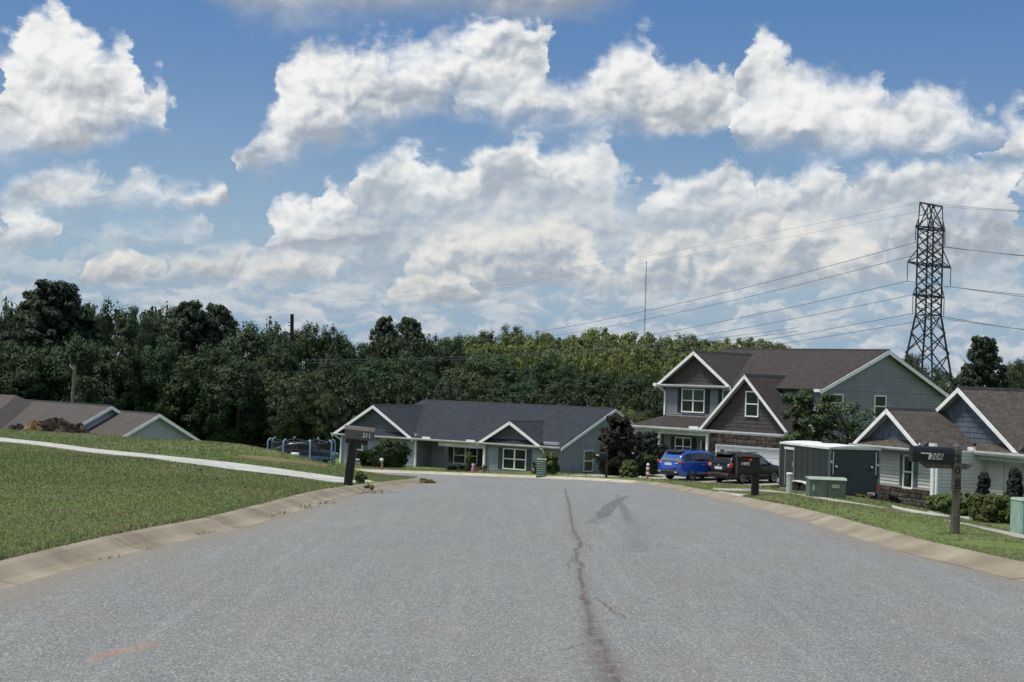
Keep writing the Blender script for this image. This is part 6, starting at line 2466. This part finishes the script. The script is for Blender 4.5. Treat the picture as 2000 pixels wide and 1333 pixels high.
PROTO = {}
for k, (sd, wd, zl) in enumerate(((1, .40, .03), (2, .46, .03), (3, .36, .02))):
    v, f = crown_broad(170, 115, .185, wd, zl, sd)
    PROTO['dark%d' % k] = (mesh_only('crown', v, f, M['leaf_dark']), trunk_mesh('trunk', 10, .28, 5, G))
for k, (sd, wd, zl) in enumerate(((11, .46, .05), (12, .42, .04))):
    v, f = crown_broad(170, 115, .18, wd, zl, sd)
    PROTO['mid%d' % k] = (mesh_only('crown', v, f, M['leaf_mid']), trunk_mesh('trunk', 10, .28, 5, G))
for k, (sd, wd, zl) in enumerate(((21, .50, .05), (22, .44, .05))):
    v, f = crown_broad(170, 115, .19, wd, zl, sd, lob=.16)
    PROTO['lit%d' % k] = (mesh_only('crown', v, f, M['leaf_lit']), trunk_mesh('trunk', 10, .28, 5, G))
v, f = crown_pine(150, 80, .17, 31, .27, .30)
PROTO['pine0'] = (mesh_only('crown', v, f, M['leaf_pine']), trunk_mesh('trunk', 10, .20, 6, G, top=.97))
v, f = crown_pine(120, 70, .16, 32, .22, .45, gap=.22)
PROTO['pine1'] = (mesh_only('crown', v, f, M['leaf_pine']), trunk_mesh('trunk', 10, .17, 6, G, top=.97))
v, f = crown_broad(90, 26, .26, .40, .25, 41, lob=.3)
PROTO['thin'] = (mesh_only('crown', v, f, M['leaf_mid']), trunk_mesh('trunk', 10, .14, 12, G, top=.95))

EVEN_W = {'dark0': 8.0, 'dark1': 9.2, 'dark2': 7.2, 'mid0': 9.2, 'mid1': 8.4, 'lit0': 10.0, 'lit1': 8.8, 'pine0': 5.4, 'pine1': 4.6, 'thin': 8.0}


def tree(kind, px, top, d, wpx, label, group=None, name=None, rot=None, sink=0.0):
    tp = at(px, top, d)
    z0 = gz(tp.x, tp.y) - sink
    h = max(2.0, tp.z - z0)
    me, tr = PROTO[kind]
    sz = h / (10.5 if kind.startswith('pine') else 11.0)
    sx = (wpx * d / F_PX) / EVEN_W[kind]
    nm = name or ('pine_tree' if kind.startswith('pine') else 'tree')
    t = empty(nm, (tp.x, tp.y, z0), rot if rot is not None else random.uniform(0, 6.28), label, 'tree', group)
    for part, mesh in (('trunk', tr), ('crown', me)):
        o = bpy.data.objects.new(part, mesh)
        COL.objects.link(o)
        o.parent = t
        o.scale = (sx, sx * .9, sz)
    return t


WOODL = 'trees of the dark wood on the left'
# ---- the dark wood at left, its skyline
tree('pine0', 112, 552, 140, 150, 'tallest pine of the left wood, its clumped top highest of all', WOODL)
tree('pine0', 72, 572, 146, 110, 'pine just left of the tallest pine in the left wood', WOODL)
tree('dark2', 188, 572, 142, 92, 'narrow dark tree right of the tallest pine in the left wood', WOODL)
tree('dark0', 18, 598, 138, 120, 'dark round tree at the left edge of the picture', WOODL)
tree('dark1', 258, 594, 146, 140, 'broad dark tree with flat top left of the bare twigs in the wood', WOODL)
tree('dark2', 322, 600, 150, 90, 'dark tree close left of the gappy pine in the wood', WOODL)
tree('pine1', 372, 588, 140, 105, 'gappy pine with sky showing through, in the middle of the left wood', WOODL)
tree('pine1', 425, 594, 143, 90, 'smaller gappy pine right of its taller twin in the left wood', WOODL)
tree('dark0', 492, 626, 132, 170, 'wide dark tree left of the black pole top', WOODL)
tree('mid1', 600, 630, 156, 100, 'rounded tree immediately right of the black pole top', WOODL)
tree('dark0', 650, 632, 160, 80, 'dark tree between the black pole and the twin-topped tree', WOODL)
tree('dark2', 690, 652, 160, 80, 'low dark tree left of the twin-topped tree', WOODL)
tree('pine1', 752, 618, 175, 62, 'left one of two spiky tops above the grey house', 'twin spiky trees above the grey house')
tree('pine1', 800, 620, 178, 72, 'right one of two spiky tops above the grey house', 'twin spiky trees above the grey house')
tree('dark1', 775, 655, 172, 130, 'dark tree below the twin spiky tops', WOODL)
tree('dark0', 850, 650, 182, 80, 'dark rounded tree right of the twin spiky tops', WOODL)
tree('dark2', 886, 645, 188, 64, 'small dome-topped dark tree left of the sunlit hill', WOODL)
# ---- its front edge
FR = 'dark trees along the front edge of the left wood'
for px, top, d, w, kd, wh in ((-30, 640, 128, 150, 'dark1', 'cut by the left picture edge'), (62, 660, 126, 140, 'dark2', 'behind the left end of the low roof'),
                              (150, 650, 127, 150, 'dark0', 'right behind the weathered wooden pole'), (236, 662, 126, 130, 'dark2', 'between the low gables'),
                              (318, 655, 128, 140, 'dark1', 'above the front gable of the low house'), (400, 668, 126, 150, 'dark0', 'right of the low house gable end'),
                              (470, 690, 122, 130, 'dark2', 'left behind the trampoline'), (545, 672, 128, 140, 'dark1', 'straight behind the trampoline'),
                              (660, 690, 140, 120, 'dark0', 'above the left corner of the grey house'), (735, 690, 145, 120, 'dark2', 'above the left gable peak of the grey house'),
                              (800, 684, 150, 120, 'dark1', 'above the step in the grey house ridge')):
    tree(kd, px, top, d, w, 'dark tree of the wood front, ' + wh, FR)
tree('dark1', 562, 652, 139, 110, 'dark tree in front of the foot of the black pole top', WOODL)
tree('mid0', 588, 722, 120, 150, 'greyer green bushy tree above the trampoline', WOODL)
tree('mid1', 640, 768, 118, 62, 'small light green tree left of the grey house gable', WOODL)
tree('thin', 318, 588, 156, 70, 'thin bare-topped tree whose twigs stand against the sky', WOODL)
tree('thin', 540, 618, 146, 80, 'wispy twigged top left of the black pole', WOODL)
# ---- behind the grey house
tree('mid0', 908, 716, 140, 168, 'round spreading tree right behind the grey house roof', 'trees behind the grey house')
BH = 'dark trees between the grey house and the hill'
for px, top, d, w, kd, wh in ((820, 720, 135, 110, 'dark0', 'left of the round spreading tree'), (1000, 700, 165, 130, 'dark1', 'right behind the round spreading tree'), (1080, 690, 175, 130, 'dark0', 'high over the middle of the grey roof'),
                              (1010, 735, 140, 130, 'dark2', 'low over the small gable of the grey house'), (1100, 735, 145, 120, 'dark1', 'low over the right part of the grey roof'), (1170, 715, 160, 120, 'dark2', 'above the right gable peak of the grey house'),
                              (1240, 725, 150, 110, 'dark0', 'left of the two-storey house, above the purple bush'), (1290, 745, 145, 90, 'dark1', 'touching the left eave of the two-storey house'),
                              (960, 680, 190, 120, 'dark2', 'above the round spreading tree, below the crest'), (880, 690, 185, 110, 'dark1', 'left above the round spreading tree')):
    tree(kd, px, top, d, w, 'shaded belt tree ' + wh, BH)
tree('lit1', 1226, 792, 112, 62, 'small yellow green tree behind the purple bush', 'trees behind the grey house')
tree('mid1', 1262, 800, 114, 60, 'small green tree showing above the porch roof corner', 'trees behind the grey house')
# ---- crest of the far hill, its sunlight carried by paler leaf colours
HI = 'sunlit trees along the crest of the far hill'
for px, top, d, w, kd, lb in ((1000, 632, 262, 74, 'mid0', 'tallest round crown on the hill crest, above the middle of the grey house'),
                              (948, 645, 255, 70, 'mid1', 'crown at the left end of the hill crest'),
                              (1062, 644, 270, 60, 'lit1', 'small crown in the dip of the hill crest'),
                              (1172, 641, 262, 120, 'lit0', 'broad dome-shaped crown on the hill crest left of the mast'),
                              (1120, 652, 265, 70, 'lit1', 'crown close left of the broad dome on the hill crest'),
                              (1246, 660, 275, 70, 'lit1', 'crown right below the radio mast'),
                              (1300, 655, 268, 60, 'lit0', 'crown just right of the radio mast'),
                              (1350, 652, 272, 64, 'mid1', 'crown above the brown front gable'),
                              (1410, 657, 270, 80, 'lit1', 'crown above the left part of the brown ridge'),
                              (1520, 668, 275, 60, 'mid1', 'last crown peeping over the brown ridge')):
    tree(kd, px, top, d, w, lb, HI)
# ---- at the right
tree('pine0', 1922, 660, 150, 84, 'dark pine standing above the weathered roof at right', None)
tree('mid1', 1985, 700, 165, 70, 'green tree at the right edge above the weathered roof', None)
tree('mid0', 1868, 728, 170, 90, 'tree between the power tower legs and the dark pine', None)
tree('dark1', 1905, 715, 165, 70, 'dark low tree under the left side of the pine', None)
tree('mid1', 1780, 690, 215, 70, 'tree just left of the power tower foot', None)
tree('mid0', 1822, 712, 205, 80, 'tree seen through the power tower legs', None)
tree('dark0', 1962, 728, 150, 90, 'dark tree low behind the weathered roof right of the pine', None)

# ---- the body of the wood and the hill as one mass
lo_v, lo_f = [], []


def add_mass(mats_pts, seed, mat, name, lab):
    g = np.random.default_rng(seed)
    V, Fq = [], []
    k = 0
    for (px, top, d, w) in mats_pts:
        tp = at(px, top, d)
        z0 = gz(tp.x, tp.y)
        h = max(3, tp.z - z0)
        v, f = crown_broad(80, 42, .34, .45, .02, int(g.integers(1e6)), lob=.18)
        sx = (w * d / F_PX) / 9.0
        a = g.random() * 6.28
        v = v * np.array((sx, sx, h / 10.2))
        c, s = cos(a), sin(a)
        v = np.stack([v[:, 0] * c - v[:, 1] * s + tp.x, v[:, 0] * s + v[:, 1] * c + tp.y, v[:, 2] + z0], 1)
        V.append(v)
        Fq.append(f + k)
        k += len(v)
    o = np_mesh(name, np.concatenate(V), np.concatenate(Fq), mat)
    tag(o, lab, 'wood', kind='stuff')
    return o


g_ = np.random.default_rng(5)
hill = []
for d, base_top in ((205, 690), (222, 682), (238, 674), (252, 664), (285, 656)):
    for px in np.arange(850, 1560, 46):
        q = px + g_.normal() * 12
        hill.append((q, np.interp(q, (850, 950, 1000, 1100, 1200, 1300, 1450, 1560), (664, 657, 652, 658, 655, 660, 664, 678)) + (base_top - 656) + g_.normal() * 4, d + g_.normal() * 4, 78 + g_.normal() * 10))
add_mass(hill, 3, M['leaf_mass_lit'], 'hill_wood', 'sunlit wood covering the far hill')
back = []
for px in np.arange(-60, 900, 46):
    q = px + g_.normal() * 10
    back.append((q, np.interp(q, (-60, 0, 100, 210, 300, 350, 450, 560, 700, 800, 900), (620, 618, 600, 606, 612, 620, 640, 652, 668, 668, 668)) + g_.normal() * 4, 168 + g_.normal() * 5, 100))
for px in np.arange(-60, 900, 60):
    q = px + g_.normal() * 10
    back.append((q, 735 + g_.normal() * 10, 124 + g_.normal() * 3, 110))
for px in np.arange(1640, 2100, 50):
    back.append((px, np.interp(px, (1640, 1800, 1900, 2000, 2100), (735, 728, 735, 722, 715)) + g_.normal() * 5, 185 + g_.normal() * 6, 90))
for px in np.arange(820, 1340, 52):
    back.append((px + g_.normal() * 8, 765 + g_.normal() * 8, 130 + g_.normal() * 4, 90))
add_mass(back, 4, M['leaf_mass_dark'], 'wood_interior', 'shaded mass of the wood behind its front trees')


# ---------------------------------------------------------------- shrubs
def shrub(name, px, base, d, wpx, hpx, mat, label, cat='bush', group=None, per=60, ncl=70, leaf=.075, shape='round', stems=True):
    g = np.random.default_rng(int(px * 7 + base))
    p = at(px, base, d)
    z0 = gz(p.x, p.y)
    top = at(px, base - hpx, d).z
    h = max(.3, top - z0)
    w = wpx * d / F_PX / 2
    t = empty(name, (p.x, p.y, z0), random.uniform(0, 6.28), label, cat, group)
    C, Rr = [], []
    for k in range(ncl):
        u, q = g.random() * 6.28, g.random()
        if shape == 'round':
            e = sin(pi * (.12 + .80 * q)) ** .6
        elif shape == 'box':
            e = .98 if q < .9 else .8
        elif shape == 'column':
            e = ((1 - q) ** .5 * .95 + .12 if q > .25 else .72 + q) * .9
        elif shape == 'vase':
            e = .25 + .85 * sin(pi * min(1, q * .62 + .02)) if q < .97 else .5
        rr_ = w * e * (.45 + .5 * g.random())
        C.append((rr_ * cos(u), rr_ * sin(u), h * (.04 + .90 * q)))
        Rr.append(min(w, h) * ((.20 + .14 * g.random()) if shape != 'column' else (.26 + .14 * g.random())))
    v, f = leaf_cards(np.array(C), np.array(Rr), per, leaf, g, flat=.8)
    v[:, 2] = np.maximum(v[:, 2], 0.0)
    np_mesh('foliage', v, f, mat, t)
    if stems:
        m = MB()
        for k in range(5):
            a = k * 1.256 + .3
            m.tube([(0.03 * cos(a), .03 * sin(a), -.1), (w * .25 * cos(a), w * .25 * sin(a), h * .5), (w * .4 * cos(a), w * .4 * sin(a), h * .8)], [.035, .025, .01], 5)
        m.build('stem', M['trunk'], t, kind='stuff')
    return t


shrub('bush', 762, 921, 96, 76, 60, M['leaf_bush'], 'large round dark green bush in front of the grey house left wing', per=90, ncl=80, leaf=.13)
shrub('bush', 718, 914, 98, 44, 34, M['leaf_bush'], 'smaller dark bush left of the big round bush at the grey house', leaf=.12)
shrub('bush', 1072, 934, 90, 40, 50, M['leaf_hedge'], 'yellow green bush behind the louvred green pedestal', per=70, leaf=.11)
shrub('bush', 1046, 925, 91, 18, 22, M['leaf_hedge'], 'little bush peeping out left of the louvred green pedestal', ncl=16, leaf=.10)
shrub('plant', 914, 924, 94, 22, 40, M['leaf_hedge'], 'spiky yellow green plant before the porch window of the grey house', cat='plant', ncl=26, leaf=.12, shape='column')
shrub('plant', 900, 926, 93, 60, 9, M['leaf_bush'], 'low bed of small plants along the porch of the grey house', cat='plant', ncl=34, leaf=.10, shape='box')
shrub('bush', 1203, 930, 84, 74, 120, M['leaf_purple'], 'tall purple-black leaved bush between the grey house and the porch', per=110, ncl=110, leaf=.12)
shrub('bush', 1176, 912, 85, 26, 84, M['leaf_bush'], 'green shoots on the left side of the purple-black bush', ncl=22, per=40, leaf=.11, shape='vase')
shrub('bush', 1228, 930, 82, 36, 32, M['leaf_hedge'], 'rounded light green shrub right of the purple-black bush', leaf=.10)
shrub('bush', 1262, 926, 84, 50, 40, M['leaf_bush'], 'wide shrub along the porch left of the blue SUV', leaf=.11)
shrub('bush', 1264, 908, 87, 78, 68, M['leaf_juniper'], 'dark shrub filling the porch corner behind the blue SUV', leaf=.12)
shrub('small_tree', 1578, 915, 78, 92, 162, M['leaf_bush'], 'dense small green tree in front of the two-storey house, above the trailer', cat='tree', per=90, ncl=110, leaf=.13, shape='vase')
shrub('small_tree', 1652, 920, 79, 104, 142, M['leaf_silver'], 'loose silvery green small tree with see-through crown, right of the dense small tree', cat='tree', per=40, ncl=90, leaf=.125, shape='vase')
shrub('bush', 1634, 918, 80, 90, 105, M['leaf_bush'], 'low green undergrowth beneath the silvery small tree', per=60, ncl=60, leaf=.13, shape='vase')
shrub('hedge_bush', 1836, 1010, 60, 52, 44, M['leaf_hedge'], 'clipped green bush left of the post of mailbox 208', leaf=.075, per=90, shape='box', ncl=60)
shrub('hedge_bush', 1882, 1012, 60, 34, 50, M['leaf_hedge'], 'clipped green bush showing just right of the post of mailbox 208', leaf=.075, per=80, shape='box')
shrub('hedge_bush', 1940, 1028, 56, 92, 60, M['leaf_hedge'], 'largest clipped green bush in front of the pale house', leaf=.075, per=110, shape='box', ncl=90)
shrub('hedge_bush', 1984, 1030, 54, 34, 46, M['leaf_hedge'], 'clipped green bush touching the mint transformer box', leaf=.075, per=70, shape='box')
shrub('conifer', 1920, 976, 61, 34, 56, M['leaf_juniper'], 'slim dark conifer against the pale siding', leaf=.085, per=60, ncl=130, shape='column')
shrub('conifer', 1981, 985, 59, 42, 72, M['leaf_juniper'], 'taller dark conifer at the right picture edge by the pale house', leaf=.085, per=60, ncl=150, shape='column')
shrub('bush', 1744, 988, 62, 26, 18, M['leaf_juniper'], 'low dark shrub against the stone base of the pale house', leaf=.08, ncl=22)
shrub('weed_clump', 1690, 972, 60, 34, 9, M['leaf_straw'], 'pale tall weeds at the tail of the trailer', cat='weeds', ncl=20, leaf=.08, shape='box', stems=False)
shrub('weed_clump', 700, 956, 36, 34, 14, M['leaf_hedge'], 'tuft of weeds at the foot of mailbox 211', cat='weeds', ncl=22, per=36, leaf=.05, shape='box', stems=False)
shrub('weed_clump', 718, 966, 34, 26, 10, M['leaf_straw'], 'yellowish weeds on the kerb right of mailbox 211', cat='weeds', ncl=14, per=30, leaf=.05, shape='box', stems=False)
shrub('weed_clump', 832, 944, 47, 36, 6, M['leaf_straw'], 'yellowish weeds on the rounded end of the left kerb', cat='weeds', ncl=22, per=30, leaf=.06, shape='box', stems=False)
# broad-leaved weed on the left kerb
g = ghit(724, 970)
t = empty('weed', g, 0, 'dark upright weed growing out of the left kerb joint', 'weeds')
for k, (dx, dz, r_) in enumerate(((-.10, .40, .02), (-.03, .22, .02), (.04, .14, .02), (-.14, .12, .02))):
    MB().add([(0, 0, -.02), (dx * .5 - r_, -.01, dz * .55), (dx, 0, dz), (dx * .5 + r_, .01, dz * .55)], [(0, 1, 2, 3)]).build('leaf', M['leaf_juniper'], t)

# weeds rooted in the kerb joints: one loose scatter
V, Fq, k0 = [], [], 0
g_ = np.random.default_rng(17)
for px, py, n, sp, h in ((530, 1008, 26, .28, .05), (560, 1004, 16, .2, .05), (395, 1044, 10, .12, .04), (600, 992, 22, .3, .06), (725, 965, 40, .5, .08), (830, 944, 40, .7, .09), (300, 1074, 8, .1, .03), (210, 1093, 8, .1, .04),
                         (640, 985, 16, .2, .05), (1320, 955, 30, .6, .05), (1420, 972, 20, .4, .04), (1000, 936, 60, 2.4, .08), (930, 934, 30, 1.4, .06)):
    c = ghit(px, py, road=True)
    for i in range(int(n * 1.4)):
        x, y = c.x + g_.normal() * sp * .4, c.y + g_.normal() * sp
        a = g_.random() * 6.28
        hh = h * (.5 + g_.random())
        z = float(zr(y)) + .01
        w_ = .007
        V += [(x - w_ * cos(a), y - w_ * sin(a), z), (x + w_ * cos(a), y + w_ * sin(a), z), (x + g_.normal() * hh * .6, y + g_.normal() * hh * .6, z + hh)]
        Fq.append((k0, k0 + 1, k0 + 2))
        k0 += 3
o = np_mesh('kerb_weeds', np.array(V), np.array(Fq), M['blade'])
tag(o, 'scattered weeds rooted in the kerb joints', 'weeds', kind='stuff')


# ---------------------------------------------------------------- lawn grass
def strip_mask(x, y, A, B):
    """inside the concrete strip between edges A and B"""
    A, B = np.array(A), np.array(B)
    poly = np.vstack([A, B[::-1]])
    ins = np.zeros(len(x), bool)
    j = len(poly) - 1
    for i in range(len(poly)):
        xi, yi = poly[i]
        xj, yj = poly[j]
        c = ((yi > y) != (yj > y)) & (x < (xj - xi) * (y - yi) / (yj - yi + 1e-12) + xi)
        ins ^= c
        j = i
    return ins


SW_A, SW_B = off_path(RPATH, 2.42, 21.5, 75.3), off_path(RPATH, 3.48, 21.5, 75.3)


def grass_patch(n, ymin, ymax, side, h, seed):
    g = np.random.default_rng(seed)
    # denser near the camera
    u = g.random(n)
    y = ymin * (ymax / ymin) ** u
    if side < 0:
        x = xl(np.minimum(y, 51)) - .50 - np.abs(g.random(n)) * (y * .41 - 1.0)
        keep = x > -.385 * y - 1.0
    else:
        x = xr(y) + .50 + g.random(n) * (y * .40)
        keep = x < .385 * y + 1.0
    x, y = x[keep], y[keep]
    s = road_dist(x, y)
    keep = (s > .45)
    keep &= ~strip_mask(x, y, drive_a, drive_b)
    keep &= ~strip_mask(x, y, SW_A, SW_B) if side > 0 else True
    x, y, s = x[keep], y[keep], s[keep]
    z = zt(x, y, s)
    return x, y, z, s


BV, BF = [], []


def blades(x, y, z, s, h, wid, seed, per=3):
    g = np.random.default_rng(seed)
    n = len(x)
    for k in range(per):
        a = g.random(n) * 6.28
        hh = h * (.45 + .9 * g.random(n)) * (1 + .5 * (s < .68))
        sc = np.clip(y / 22, .75, 1.7)
        w = wid * sc * (.7 + .6 * g.random(n))
        hh = hh * np.clip(y / 24, .85, 1.9)
        ox, oy = g.normal(size=n) * .03 * sc, g.normal(size=n) * .03 * sc
        lx, ly = g.normal(size=n) * hh * .55, g.normal(size=n) * hh * .55
        v = np.empty((n, 3, 3))
        v[:, 0] = np.stack([x + ox - w * np.cos(a), y + oy - w * np.sin(a), z - .01], 1)
        v[:, 1] = np.stack([x + ox + w * np.cos(a), y + oy + w * np.sin(a), z - .01], 1)
        v[:, 2] = np.stack([x + ox + lx, y + oy + ly, z + hh], 1)
        BV.append(v.reshape(-1, 3))


for sd, nn, y0_, y1_, side in ((1, 240000, 11, 66, -1), (2, 110000, 14, 72, 1)):
    x, y, z, s = grass_patch(nn, y0_, y1_, side, .05, sd)
    blades(x, y, z, s, .023, .005, sd + 9)
# lawn before the far houses, coarser
g_ = np.random.default_rng(77)
x, y = g_.uniform(-34, 24, 40000), g_.uniform(62, 108, 40000)
s = road_dist(x, y)
kp = (s > .8) & ~strip_mask(x, y, SW_A, SW_B)
x, y, s = x[kp], y[kp], s[kp]
blades(x, y, zt(x, y, s), s, .05, .007, 78, per=2)
BVc = np.concatenate(BV)
grass = np_mesh('grass', BVc, np.arange(len(BVc)).reshape(-1, 3), M['blade'])
tag(grass, 'short mown grass of the lawns and verges', 'grass', kind='stuff')

# ================================================================= small garden ornaments
def place(px, py, d):
    p = at(px, py, d)
    return Vector((p.x, p.y, gz(p.x, p.y))), d / F_PX


g, s_ = place(745, 912, 91)
t = empty('garden_globe', g, 0, 'white globe on a small stake in front of the big round bush', 'ornament')
hz = at(745, 899, 91).z - g.z
MB().tube([(0, 0, -.1), (0, 0, hz - .05)], .02, 6).build('stake', M['white_plastic'], t)
MB().lathe([(.01, hz - .14), (.10, hz - .08), (.135, hz), (.10, hz + .09), (.01, hz + .13)], n=12).build('globe', M['white_plastic'], t, smooth=True)
MB().lathe([(.06, hz - .45), (.07, hz - .25), (.03, hz - .15)], (.06, -.05, 0), 8).build('figure', M['terracotta'], t)

g, s_ = place(924, 921, 92)
t = empty('garden_figure', g, 0, 'small pink and lilac garden figure before the porch of the grey house', 'ornament')
hz = at(924, 906, 92).z - g.z
MB().lathe([(.13, -.05), (.14, .12), (.10, hz * .55), (.06, hz * .66)], n=12).build('skirt', M['pink'], t)
MB().lathe([(.06, hz * .62), (.10, hz * .78), (.09, hz * .95), (.02, hz)], n=12).build('head', M['lilac'], t)
for px, hh, lab in ((932, 9, 'small terracotta pot right of the pink garden figure'), (946, 7, 'flat terracotta pot beside the white porch post')):
    g, s_ = place(px, 922, 92)
    t = empty('flower_pot', g, 0, lab, 'flower pot')
    hz = hh * s_
    MB().lathe([(.10, -.02), (.15, hz), (.17, hz), (.17, hz + .03), (.13, hz + .03), (.12, hz - .02)], n=12).build('pot', M['terracotta'], t)
    v, f = leaf_cards(np.array([(0, 0, hz + .12)]), np.array([.17]), 40, .08, np.random.default_rng(px))
    np_mesh('foliage', v, f, M['leaf_bush'], t)

# arching pipes of a rose arbour at the porch
g, s_ = place(884, 922, 95)
t = empty('garden_arbour', g, 0, 'thin grey arching hoops of an arbour at the porch of the grey house', 'arbour')
for k, dx in enumerate((0, .18, .42)):
    p0 = at(868 + dx * 14, 872, 95) - g
    pts = [(p0.x - .0, 0, p0.z), (p0.x + .02, 0, p0.z - .45), (p0.x + .22, 0, p0.z - .95), (p0.x + .55, 0, .25), (p0.x + .62, 0, 0)]
    MB().tube(pts, .014, 5).build('hoop', M['steel_grey'], t)
for k, x0 in enumerate((870, 893, 915)):
    a = at(x0, 884, 95) - g
    b = at(x0 + 20, 888, 95) - g
    c = at(x0 + 9, 872, 95) - g
    MB().tube([(a.x, -.05, a.z), (a.x * .6 + c.x * .4, -.05, c.z - .08), (c.x, -.05, c.z), (b.x * .6 + c.x * .4, -.05, c.z - .08), (b.x, -.05, b.z)], .013, 5).build('hoop', M['steel_grey'], t)

# lantern, marker, stones and flag before the porch
g, s_ = place(1265, 930, 80)
t = empty('garden_lantern', g, 0, 'striped red and white lantern post left of the blue SUV', 'ornament')
hz = at(1265, 907, 80).z - g.z
MB().lathe([(.05, -.1), (.05, hz * .35)], n=8).build('post', M['black_metal'], t)
for k in range(5):
    z0 = hz * (.35 + .125 * k)
    MB().lathe([(.085, z0), (.09, z0 + hz * .06), (.085, z0 + hz * .12)], n=10).build('band', M['terracotta'] if k % 2 == 0 else M['white_plastic'], t)
MB().lathe([(.10, hz * .97), (.05, hz * 1.03), (.01, hz * 1.06)], n=10).build('cap', M['white_plastic'], t)
g, s_ = place(1251, 932, 79)
t = empty('marker_post', g, 0, 'short white marker post left of the striped lantern', 'post')
MB().lathe([(.05, -.1), (.05, .30), (.02, .36)], n=8).build('post', M['white_plastic'], t)
rr = random.Random(4)
for i, px in enumerate((1196, 1205, 1214, 1222, 1234, 1240, 1258, 1270, 1278)):
    g, s_ = place(px, 930 + (i % 3), 79 + (i % 2))
    o = bpy.data.objects.new('edging_stone', STONES[i % 5].copy())
    o.data.materials.append(M['concrete_walk'])
    COL.objects.link(o)
    o.location = g + Vector((0, 0, .06))
    o.scale = (.30 + .1 * rr.random(), .25, .18 + .08 * rr.random())
    o.rotation_euler = (0, rr.uniform(-.2, .2), rr.uniform(0, 3))
    tag(o, 'pale edging stone in the row at the foot of the porch shrubs', 'stone', 'edging stones of the porch bed')
p = at(1252, 862, 88)
t = empty('hanging_flag', (p.x, p.y, p.z), 0, 'small red and white flag hanging from the porch corner', 'flag')
MB().tube([(-.32, 0, .25), (.35, .1, .02)], .015, 5).build('staff', M['gutter'], t)
fl = MB()
for i in range(7):
    for j in range(5):
        fl.v.append((-.30 + .08 * i, .05 * sin(i * 1.3 + j * .5) * (j / 4), .22 - .035 * i - .10 * j))
for i in range(6):
    for j in range(4):
        a = i * 5 + j
        fl.f.append((a, a + 5, a + 6, a + 1))
fl.build('cloth', M['flag_cloth'], t)
